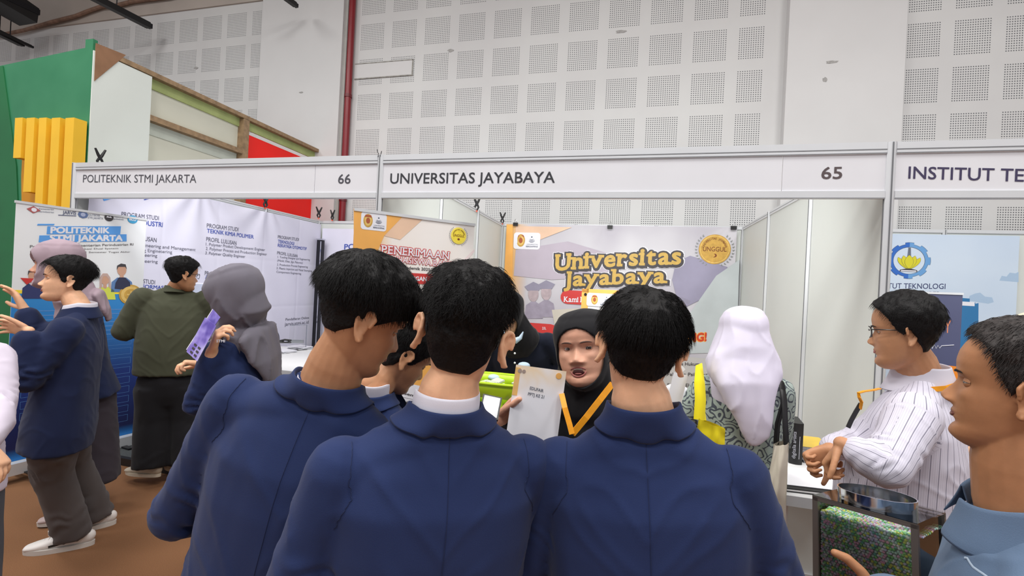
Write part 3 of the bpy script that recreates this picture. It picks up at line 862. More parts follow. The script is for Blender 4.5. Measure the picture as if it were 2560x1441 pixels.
for (a, b, t1, t2) in [((1290, 842), (1396, 812), '23,', ''), ((1290, 884), (1394, 855), '0,', 'er')]:
    k = pill(bn, sb, a, b, REDPR, 'red_pill', fvp)
    mb = MB(); px_text(mb, sb, t1, (1356, b[1] + 12), (1366, b[1] + 12), 6, -0.010, 0, 0.02)
    if t2: px_text(mb, sb, t2, (1353, b[1] + 24), (1361, b[1] + 24), 5, -0.010, 0, 0.02)
    warp(mb, fvp).build('lettering', PRINT_WHITE, k)
for nm, m, bo, dy in (('orange_outline', mat('amber_print', (240, 168, 74), 0.5, var=0), 0.10, 0), ('lettering', mat('vermilion_print', (206, 66, 34), 0.5, var=0), 0.045, 0.0006)):
    mb = MB(); px_text(mb, sb, 'GABUNG!', (1652, 858), (1766, 852), 19, -0.004 - dy, 0, bo); warp(mb, fvp).build(nm, m, bn)
for i, (yy, s) in enumerate([(912, 'Fakultas Hukum'), (938, 'Fakultas Psikologi'), (965, 'Fakultas Ekonomi'), (990, 'Fakultas Teknik')]):
    k = pill(bn, sb, (1600, yy + 8), (1800, yy - 13), mat('grey_strip_print', (196, 194, 192), 0.5, var=0), 'grey_strip', fvp)
    mb = MB(); px_text(mb, sb, s, (1668, yy + 1), (1668 + len(s) * 5.7, yy + 2), 8, -0.010, 0, 0.008); warp(mb, fvp).build('lettering', DKPR, k)
for (x, y, lb) in [(1289, 561, 'black binder clip on the left end of the gold-lettered banner'), (1525, 568, 'black binder clip at the middle of the gold-lettered banner top'), (1834, 570, 'black binder clip on the right end of the gold-lettered banner')]:
    q = aty(x, y, 3.105); binder_clip(q, 0, lb, 1.05)

# --- roll-up banner of booth 65
def rollup(label, L, R, H, m, basez=0.0):
    L = np.array(L); R = np.array(R); d = R - L; ang = math.atan2(d[1], d[0]); W = float(np.hypot(*d))
    th = thing('roll_up_banner', label, 'banner', (L[0], L[1], basez), ang)
    MB().box((0.005, -0.0006, 0.085), (W - .005, 0.0006, H - .01)).build('banner_sheet', m, th)
    MB().box((0, -0.008, H - .018), (W, 0.010, H)).build('top_bar', WHITE_ALU, th)
    mb = MB(); mb.prism([(-0.02, 0.0), (W + .02, 0.0), (W + .02, 0.05), (W + .005, 0.085), (-.005, 0.085), (-0.02, 0.05)], -0.055, 0.055)
    mb.build('base_cassette', WHITE_ALU, th)
    MB().tube([(W / 2, 0.04, 0.05), (W / 2, 0.03, H - .01)], 0.008, 8).build('support_pole', DARKMET, th, True)
    for fx in (0.12, W - .12):
        MB().box((fx - .02, -0.16, 0.0), (fx + .02, 0.16, 0.012)).build('foot', DARKMET, th)
    return th, W
RU2 = banner_mat('cream_orange_print', (238, 226, 216), (246, 240, 236), (236, 180, 92), 0.24)
ru2, W2 = rollup('white and orange roll-up banner reading PENERIMAAN MAHASISWA with a yellow medal', (0.106, -0.452), (0.665, 0.132), 2.052, RU2)
s2 = Sheet(ru2)
pp(ru2, s2, [(884, 522), (1010, 538), (960, 590), (930, 660), (884, 640)], 'orange_shape', ORPR)
pp(ru2, s2, [(1010, 538), (1060, 546), (1000, 600), (960, 590)], 'peach_shape', mat('peach_print', (232, 196, 168), 0.5, 0, 0.1, 3))
for k in range(2):
    pp(ru2, s2, [(1110 - 26 * k, 700 + 4 * k), (1186, 622 + 30 * k), (1186, 630 + 30 * k), (1116 - 26 * k, 706 + 4 * k)], 'pink_streak', mat('pale_pink_print', (240, 222, 222), 0.5, var=0))
logo_card(ru2, s2, (901, 573), (967, 537))
medal(ru2, s2, (1146, 590), 21, None, mat('bright_yellow_print', (248, 222, 66), 0.5, 0, 0.1, 30), mat('lemon_print', (252, 240, 130), 0.5, var=0))
title(ru2, s2, None, [('PENERIMAAN', (953, 633), (1122, 649), 19, 0), ('MAHASISWA BARU', (962, 653), (1128, 669), 14, 0)],
      layers=[('red_outline', REDPR, 0.075, 0, 0, 0.0), ('white_lettering', PRINT_WHITE, 0.015, 0, 0, 0.0006)])
mb = MB(); px_text(mb, s2, 'Tahun Akademik 2025/2026', (968, 669), (1100, 680), 7, -0.003, 0, 0.02); mb.build('small_print', DKPR, ru2)
k = pill(ru2, s2, (960, 706), (1110, 688), REDPR, 'red_ribbon')
mb = MB(); px_text(mb, s2, 'DENGAN', (1010, 701), (1066, 703), 10, -0.006, 0, 0.04); mb.build('lettering', PRINT_WHITE, k)
pp(ru2, s2, [(890, 740), (1180, 770), (1180, 1000), (890, 1000)], 'orange_panel', ORPR)

# --- roll-up banner of booth 66
RU1 = banner_mat('white_print_sheet', (228, 230, 232), (240, 242, 244))
ru1, W1 = rollup('white and blue roll-up banner reading POLITEKNIK STMI JAKARTA at the left', tuple(at(38, 497, 3.53 * .94)[:2]), tuple(at(368, 541, 4.37 * .94)[:2]), 2.02, RU1, 0.062)
s1 = Sheet(ru1)
BLUEG = bpy.data.materials.new('blue_gradient_print'); BLUEG.use_nodes = True; t = NT(BLUEG)
sep = t.new('ShaderNodeSeparateXYZ'); t.l.new(t.obj(), sep.inputs[0])
t.color(t.ramp(t.math('DIVIDE', sep.outputs[2], 1.5), [(0.07, rgb(30, 120, 200)), (0.12, rgb(22, 30, 84)), (0.45, rgb(26, 52, 126)), (0.8, rgb(46, 132, 204)), (0.98, rgb(60, 150, 214))]))
def lp(shd, x, y): return shd.px(x, y)
bl = lp(s1, 360, 735)[1]
mb = MB().box((0.006, -0.0014, 0.09), (W1 - .006, -0.0008, bl)); mb.build('blue_field', BLUEG, ru1)
mb = MB().box((0.006, -0.0018, bl - 0.004), (W1 - .006, -0.0012, bl + 0.022)); mb.build('yellow_line', YELPR, ru1)
mb = MB()
for k in range(7):
    z = bl - .14 - k * .035; mb.box((0.10 + .02 * (k % 2), -0.0020, z), (W1 - .12 - .05 * (k % 3), -0.0014, z + .007))
for k in range(9):
    z = 0.95 - k * .085
    for x0, x1 in ((0.08, 0.36), (0.42, 0.78)):
        mb.box((x0, -.002, z), (x1, -.0014, z + .002)).box((x0, -.002, z - .055), (x1, -.0014, z - .053)).box((x0, -.002, z - .055), (x0 + .002, -.0014, z)).box((x1 - .002, -.002, z - .055), (x1, -.0014, z))
mb.build('fine_lines', mat('pale_blue_ink', (90, 140, 200), 0.5, var=0), ru1)
pp(ru1, s1, [(118, 566), (302, 566), (300, 586), (116, 586)], 'blue_brush', LIGHTBL, None, -0.002)
pp(ru1, s1, [(98, 589), (316, 586), (316, 604), (96, 606)], 'blue_brush', LIGHTBL, None, -0.002)
pp(ru1, s1, [(94, 560), (136, 560), (134, 564), (92, 564)], 'blue_brush', LIGHTBL, None, -0.002)
mb = MB(); px_text(mb, s1, 'POLITEKNIK', (125, 583), (273, 583), 14, -0.004, 0, 0.05); px_text(mb, s1, 'STMI JAKARTA', (123, 603), (306, 602), 14, -0.004, 0, 0.05); mb.build('lettering', PRINT_WHITE, ru1)
mb = MB(); px_text(mb, s1, 'Perguruan Tinggi Kementerian Perindustrian RI', (74, 620), (333, 614), 6, -0.003, 0, 0.01)
px_text(mb, s1, 'Pendidikan Vokasi Dual System', (130, 626), (295, 623), 4, -0.003); px_text(mb, s1, '7 Semester Teori, 1 Semester Tugas Akhir', (110, 634), (325, 632), 4, -0.003)
mb.build('small_print', mat('grey_print_dark', (96, 92, 92), 0.6, var=0), ru1)
# logos along its top
mb = MB()
cx_, cz_ = lp(s1, 86, 525); r = .034
mb.prism([(cx_ - r * 1.3, cz_), (cx_ - .2 * r, cz_ + r * .8), (cx_ + r, cz_), (cx_ - .2 * r, cz_ - r * .8)], -0.004, -0.003, 0)
mb.disc((cx_ - .1 * r, cz_), r * .45, -0.005, -0.004, 16, 1)
mb.build('logo', [mat('maroon_print', (178, 92, 92), 0.5, var=0), PRINT_WHITE], ru1)
mb = MB(); px_text(mb, s1, 'Kementerian', (97, 524), (134, 526), 4, -0.003); px_text(mb, s1, 'Perindustrian', (97, 531), (134, 533), 4, -0.003)
px_text(mb, s1, 'JARVIS', (156, 535), (190, 537), 8, -0.003, 0, 0.03); px_poly(mb, s1, [(145, 537), (190, 539), (190, 541), (145, 539)], -0.004, -0.003)
px_text(mb, s1, 'POLITEKNIK', (219, 540), (250, 542), 5, -0.003); px_text(mb, s1, 'STMI JAKARTA', (219, 547), (257, 549), 5, -0.003)
px_text(mb, s1, 'PRESTASI', (284, 543), (309, 545), 5, -0.003, 0, 0.01); px_text(mb, s1, 'politeknik', (284, 549), (309, 551), 3.5, -0.003)
mb.build('logo_lettering', mat('grey_blue_ink', (104, 110, 134), 0.5, var=0), ru1)
mb = MB(); a = lp(s1, 207, 537)
mb.disc(a, .034, -0.004, -0.003, 8, 0, .030); mb.disc(a, .016, -0.005, -0.004, 14, 1); mb.build('logo', [mat('steel_blue_print', (96, 116, 160), 0.5, var=0), mat('pale_steel_print', (170, 180, 210), 0.5, var=0)], ru1)
mb = MB(); a = lp(s1, 272, 544); mb.disc(a, .032, -0.004, -0.003, 20, 0); mb.prism([(a[0] - .02, a[1] - .002), (a[0] + .02, a[1] - .002), (a[0] + .012, a[1] + .012), (a[0], a[1] + .005), (a[0] - .012, a[1] + .012)], -0.005, -0.004, 1); mb.build('logo', [DKPR, PRINT_WHITE], ru1)
mb = MB(); a = lp(s1, 331, 549); mb.disc(a, .038, -0.004, -0.003, 24, 0, .036); add_text(mb, 'BLU', a[0] - .026, a[1] - .010, a[0] + .026, a[1] - .010, .020, -0.005, 1, 0.04); mb.build('logo', [mat('cyan_print', (60, 160, 208), 0.5, var=0), PRINT_WHITE], ru1)
def printed_person(cx0, cy0, s, skin, hair, top, name, hijab=None):
    mb = MB()
    def P(dx, dy): return (cx0 + dx * s, cy0 + dy * s)
    o = None
    mb = MB(); px_poly(mb, s1, [P(11 * math.cos(q), 13 * math.sin(q)) for q in np.linspace(0, 2 * math.pi, 16)[:-1]], -0.0034, -0.0030); px_poly(mb, s1, [P(-4, 8), P(4, 8), P(5, 22), P(-5, 22)], -0.0033, -0.0030)
    o = mb.build(name, skin, ru1)
    mb = MB(); px_poly(mb, s1, [P(-26, 52), P(-24, 28), P(-10, 17), P(0, 24), P(10, 17), P(24, 28), P(28, 52)], -0.0032, -0.0026); mb.build('printed_clothes', top, o)
    mb = MB()
    if hijab: px_poly(mb, s1, [P(-14, 26), P(-14, -6), P(-6, -17), P(6, -17), P(14, -6), P(16, 26), P(9, 18), P(10, -2), P(3, -10), P(-5, -9), P(-9, 2), P(-7, 18)], -0.0040, -0.0034)
    else: px_poly(mb, s1, [P(-12, -1), P(-11, -11), P(-2, -16), P(9, -14), P(12, -2), P(8, -8), P(-8, -8)], -0.0040, -0.0034)
    mb.build('printed_hair' if not hijab else 'printed_headscarf', hijab or hair, o)
    return o
printed_person(262, 700, 0.95, SKINPR, DKPR, mat('lime_print', (214, 222, 86), 0.5, var=0), 'printed_figure', mat('beige_pink_print', (198, 170, 160), 0.5, var=0))
m_ = printed_person(304, 676, 1.05, SKINPR, DKPR, mat('printed_denim_shirt', (94, 130, 180), 0.5, var=0), 'printed_figure')
pp(ru1, s1, [(288, 708), (296, 694), (312, 694), (324, 706), (326, 726), (286, 722)], 'printed_vest', mat('printed_navy_vest', (48, 50, 76), 0.5, var=0), None, -0.0036)
printed_person(82, 690, 1.1, SKINPR, DKPR, mat('printed_navy_coat', (52, 60, 108), 0.5, var=0), 'printed_figure')
pp(ru1, s1, [(50, 695), (90, 697), (66, 712)], 'printed_red_book', REDPR, None, -0.0044)
medal(ru1, s1, (326, 737), 21, None, wreath=False, word='', top='') if False else None
a = lp(s1, 326, 737); mb = MB().disc(a, .088, -0.005, -0.004, 36, 0).disc(a, .074, -0.006, -0.005, 36, 1).disc(a, .050, -0.007, -0.006, 30, 0)
mb.prism([(a[0] - .03, a[1] + .006), (a[0] + .03, a[1] + .006), (a[0] + .03, a[1] - .006), (a[0] - .03, a[1] - .006)], -0.008, -0.007, 1).prism([(a[0] - .006, a[1] + .03), (a[0] + .006, a[1] + .03), (a[0] + .006, a[1] - .03), (a[0] - .006, a[1] - .03)], -0.008, -0.007, 1)
mb.build('medal', [GOLD, GOLDL], ru1)

# --- booth 64: printed wall with the gear and lotus emblem
ig = thing('printed_wall_banner', 'pale blue printed banner with gear and lotus emblem in the right-hand booth', 'banner', (3.10, 3.125, 0), 0.0)
s4 = Sheet(ig)
IM = banner_mat('pale_blue_print', (196, 212, 232), (206, 220, 236))
xr, ztop = s4.px(2549, 594)
MB().box((0.0, -0.002, 0.1), (xr, 0, 2.44)).build('banner_sheet', IM, ig)
cx_, cz_ = s4.px(2272, 652)
_, zt_ = s4.px(2272, 607); R_ = zt_ - cz_
def gear(mb, a0, a1, m, y0, y1, r0=.75, r1=.9, r2=1.0, grow=0.0):
    pts = []; n = 12
    r0 -= grow; r1 += grow; r2 += grow
    A = np.linspace(a0, a1, 181)
    for a in A:
        ph = (math.degrees(a) % (360 / 8)) / 45.0
        rr = r2 if (ph < 0.27 or ph > 0.73) else r1
        pts.append((cx_ + R_ * rr * math.cos(a), cz_ + R_ * rr * math.sin(a)))
    for a in A[::-1]: pts.append((cx_ + R_ * r0 * math.cos(a), cz_ + R_ * r0 * math.sin(a)))
    for i in range(180):
        q = [pts[i], pts[i + 1], pts[361 - i - 1], pts[361 - i]]
        mb.prism(q, y0, y1, m)
mb = MB()
gear(mb, -math.pi / 2, math.pi / 2, 0, -0.0034, -0.003, grow=.015); gear(mb, math.pi / 2, 3 * math.pi / 2, 0, -0.0034, -0.003, grow=.015)
gear(mb, -math.pi / 2, math.pi / 2, 1, -0.004, -0.0034); gear(mb, math.pi / 2, 3 * math.pi / 2, 2, -0.004, -0.0034)
mb.build('gear_emblem', [DKPR, mat('sky_blue_print', (104, 158, 212), 0.5, var=0), mat('royal_blue_print', (44, 104, 192), 0.5, var=0)], ig)
mb = MB()
def E(u, w): return (cx_ + u * R_, cz_ + w * R_)
mb.prism([E(-.10, .1), E(.10, .1), E(.06, .72), E(0, .86), E(-.06, .72)], -0.0036, -0.003, 1)
for k in (-.05, 0, .05): mb.prism([E(k - .006, .12), E(k + .006, .12), E(k * .6 + .006, .7), E(k * .6 - .006, .7)], -0.0042, -0.0036, 2)
mb.prism([E(-.42, -.62), E(.42, -.62), E(.40, -.52), E(.1, -.44), (cx_, cz_ - .4 * R_), E(-.1, -.44), E(-.40, -.52)], -0.0040, -0.003, 2)
mb.prism([E(-.38, -.60), E(.38, -.60), E(.34, -.54), E(-.34, -.54)], -0.0046, -0.004, 3)
def petal(cu, w, h, lean, y, grow=0):
    pts = []
    for q in np.linspace(0, 1, 9): pts.append((cu + lean * q - (w + grow) * math.sin(math.pi * min(q * 1.0, 1)) ** .8, -.45 + h * q - grow * (1 - 2 * q)))
    for q in np.linspace(1, 0, 9): pts.append((cu + lean * q + (w + grow) * math.sin(math.pi * q) ** .8, -.45 + h * q - grow * (1 - 2 * q)))
    return [E(*p) for p in pts]
for i, (cu, w, h, le) in enumerate([(-.1, .16, .62, -.42), (.1, .16, .62, .42), (-.05, .17, .72, -.22), (.05, .17, .72, .22), (0, .2, .76, 0)]):
    y = -0.0046 - i * .0006
    mb.prism(petal(cu, w, h, le, y, .012), y, y + .0005, 2); mb.prism(petal(cu, w, h, le, y), y - .0003, y, 0)
mb.build('lotus_emblem', [mat('acid_yellow_print', (214, 206, 40), 0.5, var=0), mat('grey_blue_print', (120, 132, 150), 0.5, var=0), DKPR, PRINT_WHITE], ig)
mb = MB(); px_text(mb, s4, 'INSTITUT TEKNOLOGI', (2178, 721), (2363, 723), 13, -0.003, 0, 0.01); px_text(mb, s4, 'SEPULUH NOPEMBER', (2190, 741), (2350, 743), 13, -0.003, 0, 0.01)
mb.build('lettering', mat('navy_ink', (58, 66, 108), 0.5, var=0), ig)
for pts, nm in [([(2498, 702), (2504, 690), (2516, 692), (2524, 682), (2538, 684), (2546, 680), (2546, 706)], 'printed_cloud'), ([(2420, 752), (2424, 740), (2438, 734), (2450, 732), (2462, 742), (2480, 744), (2484, 756), (2470, 760)], 'printed_cloud')]:
    pp(ig, s4, pts, nm, mat('cloud_print', (168, 192, 218), 0.5, var=0), None)
pp(ig, s4, [(2400, 745), (2424, 747), (2424, 756), (2438, 757), (2438, 760), (2446, 758), (2444, 960), (2400, 960)], 'printed_tower', mat('teal_blue_print', (48, 118, 172), 0.5, var=0), None)
pp(ig, s4, [(2400, 754), (2436, 756), (2436, 766), (2400, 764)], 'printed_band', PRINT_WHITE, None, -0.0022)
NAVYR = mat('slate_navy_print', (76, 80, 112), 0.5, 0, 0.05, 2)
L_, R_2 = aty(2262, 728, 1.9), aty(2409, 737, 1.75)
ru3, W3 = rollup('slate navy roll-up banner reading FACULTY behind the man in the striped shirt', L_[:2], R_2[:2], float(L_[2]), NAVYR)
s3 = Sheet(ru3)
mb = MB(); px_text(mb, s3, 'FACULTY', (2275, 832), (2376, 833), 31, -0.003, 0, -0.004); mb.build('lettering', mat('salmon_print', (226, 140, 100), 0.5, var=0), ru3)
mb = MB(); px_text(mb, s3, 't', (2347, 793), (2351, 793), 10, -0.003)
mb.tube([tuple([s3.px(x, y)[0], -0.003, s3.px(x, y)[1]]) for x, y in ((2330, 872), (2336, 862), (2340, 872), (2345, 864), (2349, 871), (2354, 865), (2385, 863))], 0.003, 5)
mb.build('handwriting', PRINT_WHITE, ru3)
z_o = s3.px(2385, 916)[1]
MB().box((0.006, -0.0016, 0.09), (W3 - .006, -0.0010, z_o)).build('orange_field', mat('strong_orange_print', (236, 136, 34), 0.5, var=0), ru3)
p = atz(2430, 1190, 0.1)
tc = thing('teal_cabinet', 'low teal and blue cabinet in the right-hand booth behind the striped shirt', 'cabinet', aty(2370, 1200, 0.9) * np.array([1, 1, 0]))
MB().box((0, 0, 0.02), (0.75, 0.45, 0.62)).build('body', mat('blue_lacquer', (34, 84, 140), 0.4), tc)
MB().box((-0.01, -0.012, 0.10), (0.76, 0.0, 0.42)).build('door', mat('teal_lacquer', (44, 132, 128), 0.35), tc)
MB().box((-0.01, -0.014, 0.42), (0.76, 0.0, 0.44)).build('handle_groove', BLACK, tc)
MB().box((-0.01, -0.02, 0.0), (0.76, 0.45, 0.02)).build('plinth', BLACK, tc)
# crested poster on a stand behind the woman in black
pm = banner_mat('crested_poster_print', (236, 232, 232), (246, 244, 244))
Pq = aty(1455, 722, 0.9)
xp = thing('poster_stand', 'small poster with orange border and gold crest on a stand behind the speaking woman', 'poster', (Pq[0], 0.9, 0.0), math.radians(6))
MB().box((0, -0.001, 0.25), (0.6, 0.001, Pq[2])).build('poster_sheet', pm, xp)
MB().box((0, -0.002, 0.25), (0.055, -0.001, Pq[2])).box((0, -.002, Pq[2] - .03), (.6, -.001, Pq[2])).build('orange_border', ORPR, xp)
logo_card(xp, Sheet(xp), (1466, 765), (1540, 737))
for a, b_ in (((0.02, .01, Pq[2] - .02), (0.5, .05, 0.0)), ((0.58, .01, Pq[2] - .02), (0.1, .05, 0.0))):
    MB().tube([a, b_], 0.006, 6).build('strut', BLACK, xp, True)
MB().tube([(0.03, -0.006, Pq[2] - .045), (0.03, 0.012, Pq[2] - .045)], 0.012, 8).build('eyelet', BLACK, xp, True)
# ------------------------------------------------------------ people
def skin_mat(name, c):
    return mat(name, c, 0.5, 0, 0.10, 28, bump=(260, 0.12, 0.001), sss=0.12, spec=0.35)
SK_TAN = skin_mat('tan_skin', (232, 180, 144))
SK_WARM = skin_mat('warm_brown_skin', (190, 138, 102))
SK_LIGHT = skin_mat('light_tan_skin', (214, 160, 134))
SK_DEEP = skin_mat('deep_tan_skin', (190, 138, 102))
SK_DARK = skin_mat('weathered_brown_skin', (176, 124, 88))
LIPS = mat('lip_skin', (168, 98, 92), 0.4, 0, 0.08, 60)
LIPD = mat('dark_lip_skin', (120, 70, 60), 0.45, 0, 0.08, 60)
MOUTH = mat('mouth_inside', (70, 22, 22), 0.5, var=0)
TEETH = mat('teeth', (226, 218, 204), 0.3, var=0)
EYEW = mat('eye_white', (190, 180, 174), 0.45, var=0)
IRIS = mat('dark_brown_iris', (34, 22, 17), 0.4, var=0)
HAIR = mat('black_hair', (15, 13, 14), 0.62, 0, 0.3, 60, bump=(180, 0.5, 0.004), spec=0.25)
HAIRG = mat('greying_black_hair', (52, 47, 46), 0.6, 0, 0.35, 90, bump=(200, 0.5, 0.004), spec=0.3)
def cloth(name, c, bump=0.25, scale=700, rough=0.85, sheen=0.08, var=0.07, fold=True):
    if name in MATS: return MATS[name]
    m = bpy.data.materials.new(name); m.use_nodes = True; t = NT(m)
    base = rgb(*c)
    t.color(t.ramp(t.noise(3.0, 4), [(0.3, tuple(v * (1 - var) for v in base[:3]) + (1,)), (0.7, tuple(min(1, v * (1 + var)) for v in base[:3]) + (1,))]))
    t.bsdf.inputs['Roughness'].default_value = rough
    t.bsdf.inputs['Sheen Weight'].default_value = sheen
    t.bsdf.inputs['Specular IOR Level'].default_value = 0.25
    if fold:
        mp = t.new('ShaderNodeMapping'); mp.inputs['Scale'].default_value = (5, 5, 1.8); t.l.new(t.obj(), mp.inputs[0])
        f1 = t.noise(1.0, 2, mp.outputs[0])
        f2 = t.noise(scale, 1)
        h = t.math('ADD', t.math('MULTIPLY', f1, 1.0), t.math('MULTIPLY', f2, 0.02))
        t.bump(h, bump, 0.05)
    MATS[name] = m
    return m
NAVY = cloth('navy_blazer_cloth', (33, 47, 88))
NAVY2 = cloth('dark_navy_blazer_cloth', (27, 37, 70))
WSHIRT = cloth('white_shirt_cloth', (226, 224, 236), 0.15)
OLIVE = cloth('olive_shirt_cloth', (72, 74, 58))
BLACKC = cloth('black_cloth', (24, 23, 27))
GREYT = cloth('grey_trouser_cloth', (86, 80, 80))
DGREYS = cloth('charcoal_skirt_cloth', (58, 52, 60))
LAV = cloth('lavender_skirt_cloth', (206, 194, 212), 0.2)
HJW = cloth('white_hijab_cloth', (224, 218, 236), 0.2)
HJG = cloth('grey_hijab_cloth', (112, 108, 118))
HJM = cloth('mauve_hijab_cloth', (166, 146, 156))
HJC = cloth('cream_hijab_cloth', (228, 214, 186))
HJB = cloth('black_hijab_cloth', (20, 19, 23), rough=0.8, sheen=0.1)
DENIM = cloth('faded_denim', (96, 116, 142), 0.35, 500, var=0.35)
SHOEW = mat('white_shoe_leather', (226, 220, 216), 0.45, 0, 0.04, 20)
SHOEB = mat('dark_shoe', (46, 44, 46), 0.6)
SOLE = mat('shoe_sole', (206, 200, 194), 0.6)
LANY = mat('orange_lanyard', (240, 158, 24), 0.5, 0, 0.1, 40)

# batik print
BATIK = bpy.data.materials.new('batik_print_cloth'); BATIK.use_nodes = True; t = NT(BATIK)
nz = t.new('ShaderNodeTexNoise'); nz.inputs['Scale'].default_value = 14; nz.inputs['Detail'].default_value = 1; t.l.new(t.obj(), nz.inputs['Vector'])
w1 = t.new('ShaderNodeVectorMath', operation='MULTIPLY_ADD'); t.l.new(nz.outputs['Color'], w1.inputs[0]); w1.inputs[1].default_value = (0.07, 0.07, 0.07); t.l.new(t.obj(), w1.inputs[2])
vo = t.new('ShaderNodeTexVoronoi'); vo.feature = 'F1'; vo.inputs['Scale'].default_value = 20; t.l.new(w1.outputs[0], vo.inputs['Vector'])
wv = t.math('SINE', t.math('MULTIPLY', vo.outputs['Distance'], 22.0))
n2 = t.noise(38, 2, w1.outputs[0])
k = t.math('GREATER_THAN', t.math('ADD', t.math('MULTIPLY', wv, 0.5), n2), 0.72)
t.color(t.mix(k, rgb(170, 184, 176), rgb(80, 86, 96))); t.bsdf.inputs['Roughness'].default_value = 0.85
# pinstriped cloth, following an attribute that runs round the body and sleeves
STRIPE = bpy.data.materials.new('pinstriped_white_cloth'); STRIPE.use_nodes = True; t = NT(STRIPE)
at_ = t.new('ShaderNodeAttribute'); at_.attribute_name = 'stripe'
fr = t.math('FRACT', t.math('MULTIPLY', at_.outputs['Fac'], 1.0))
thin = t.math('LESS_THAN', fr, 0.10)
fr2 = t.math('FRACT', t.math('MULTIPLY', at_.outputs['Fac'], 4.0))
faint = t.math('MULTIPLY', t.math('LESS_THAN', fr2, 0.16), 0.25)
t.color(t.mix(t.math('MAXIMUM', t.math('MULTIPLY', thin, 0.75), faint), rgb(214, 210, 224), rgb(84, 80, 104)))
t.bsdf.inputs['Roughness'].default_value = 0.85
mp = t.new('ShaderNodeMapping'); mp.inputs['Scale'].default_value = (7, 7, 3); t.l.new(t.obj(), mp.inputs[0]); t.bump(t.noise(1.0, 3, mp.outputs[0]), 0.35, 0.04)

ZN = np.array([0.0, .03, .08, .14, .20, .27, .33, .40, .46, .52, .60, .68, .76, .84, .91, .96, .99, 1.0])
YF = np.array([.066, .080, .089, .090, .086, .089, .089, .087, .084, .082, .090, .092, .088, .078, .060, .040, .018, .004])
YB = np.array([.030, .012, -.012, -.030, -.044, -.055, -.064, -.074, -.082, -.088, -.094, -.097, -.096, -.089, -.074, -.053, -.028, -.012])
HW = np.array([.018, .032, .044, .052, .057, .062, .066, .069, .071, .0725, .075, .0765, .0765, .072, .060, .044, .022, .004])
def head_surface(nz=90, nphi=96, off=None, hgt=0.232, wide=1.0, feat=True, chin=0.0, nose=1.0, lipk=1.0):
    """returns verts (head-local: x right, y forward, z up, origin mid-head), faces, zn, az (0 front .. pi back)"""
    tt = np.linspace(0, 1, nz)
    zn = 0.5 - 0.5 * np.cos(np.pi * (0.03 + 0.94 * tt)); zn = (zn - zn[0]) / (zn[-1] - zn[0])
    zn = 0.35 * zn + 0.65 * tt
    dense = np.linspace(0, 1, 401)
    def sm(a):
        y = np.interp(dense, ZN, a); k = np.exp(-0.5 * (np.arange(-12, 13) / 5.0) ** 2); k /= k.sum()
        yp = np.concatenate([2 * y[0] - y[12:0:-1], y, 2 * y[-1] - y[-2:-14:-1]])
        return np.convolve(yp, k, 'valid')
    f, b_, w = (np.interp(zn, dense, sm(a)) for a in (YF, YB, HW))
    w = np.maximum(w, 0.003)
    ph = np.linspace(0, 2 * np.pi, nphi, endpoint=False)
    Zn, Ph = np.meshgrid(zn, ph, indexing='ij')
    Fv, Bv, Wv = (np.repeat(a[:, None], nphi, 1) for a in (f, b_, w))
    yc = np.clip((Fv + Bv) / 2 - 0.012, Bv + 0.002, Fv - 0.002)
    cs, sn = np.cos(Ph), np.sin(Ph)
    e = 2 / 2.25
    x = np.sign(cs) * np.abs(cs) ** e * Wv * wide
    y = np.where(sn >= 0, yc + np.abs(sn) ** e * (Fv - yc), yc - np.abs(sn) ** (2 / 2.05) * (yc - Bv))
    if feat:
        fr = (sn > 0).astype(float) * sstep(sn, 0.0, 0.25)
        g = lambda u, c, s: np.exp(-((u - c) / s) ** 2)
        ax = np.abs(x)
        nh = np.interp(Zn, [.30, .325, .345, .38, .43, .48, .53, .58], [0, .006, .020, .0235, .016, .009, .004, 0]) * nose
        ns = np.interp(Zn, [.30, .36, .42, .50], [.019, .017, .011, .008])
        y += fr * nh * np.exp(-(ax / ns) ** 2)
        y += fr * .008 * nose * g(ax, .016, .006) * g(Zn, .345, .02)          # wings
        y -= fr * .010 * g(ax, .031, .016) * g(Zn, .515, .045)                 # sockets
        y += fr * .004 * g(ax, .028, .020) * g(Zn, .585, .022)                 # brow
        y += fr * .004 * g(ax, .045, .016) * g(Zn, .42, .05)                   # cheekbone
        y += lipk * fr * (.0055 * g(Zn, .265, .016) + .0055 * g(Zn, .225, .016)) * g(ax, 0, .022)
        y -= fr * .003 * g(Zn, .245, .006) * g(ax, 0, .022)
        y -= fr * .005 * g(Zn, .175, .022) * g(ax, 0, .026)
        y += fr * (.004 + chin) * g(Zn, .085, .05) * g(ax, 0, .022)
    z = (Zn - 0.5) * hgt
    az = np.arctan2(np.abs(x), (y - (-.005)))
    P = np.stack([x, y, z], -1)
    if off is not None:
        # outward direction from a centre line
        c = np.stack([x * 0, np.clip(y * 0 - 0.005, -1, 1), np.clip(z, -.06, .045)], -1)
        d = P - c; d /= np.linalg.norm(d, axis=-1, keepdims=True) + 1e-9
        t_ = off(Zn, az, x, y)
        P = P + d * t_[..., None]
    v = P.reshape(-1, 3)
    fs = []
    for i in range(nz - 1):
        for j in range(nphi):
            a = i * nphi + j; c = i * nphi + (j + 1) % nphi
            fs.append((a, c, c + nphi, a + nphi))
    fs.append(tuple(range(nphi - 1, -1, -1))); fs.append(tuple((nz - 1) * nphi + j for j in range(nphi)))
    return v, fs, Zn.reshape(-1), az.reshape(-1)

def Rm(yaw, pitch, roll):
    """turn of the head: yaw (left +), pitch (down +), roll (towards its right +), degrees"""
    return Matrix.Rotation(math.radians(yaw), 3, 'Z') @ Matrix.Rotation(math.radians(-pitch), 3, 'X') @ Matrix.Rotation(math.radians(roll), 3, 'Y')

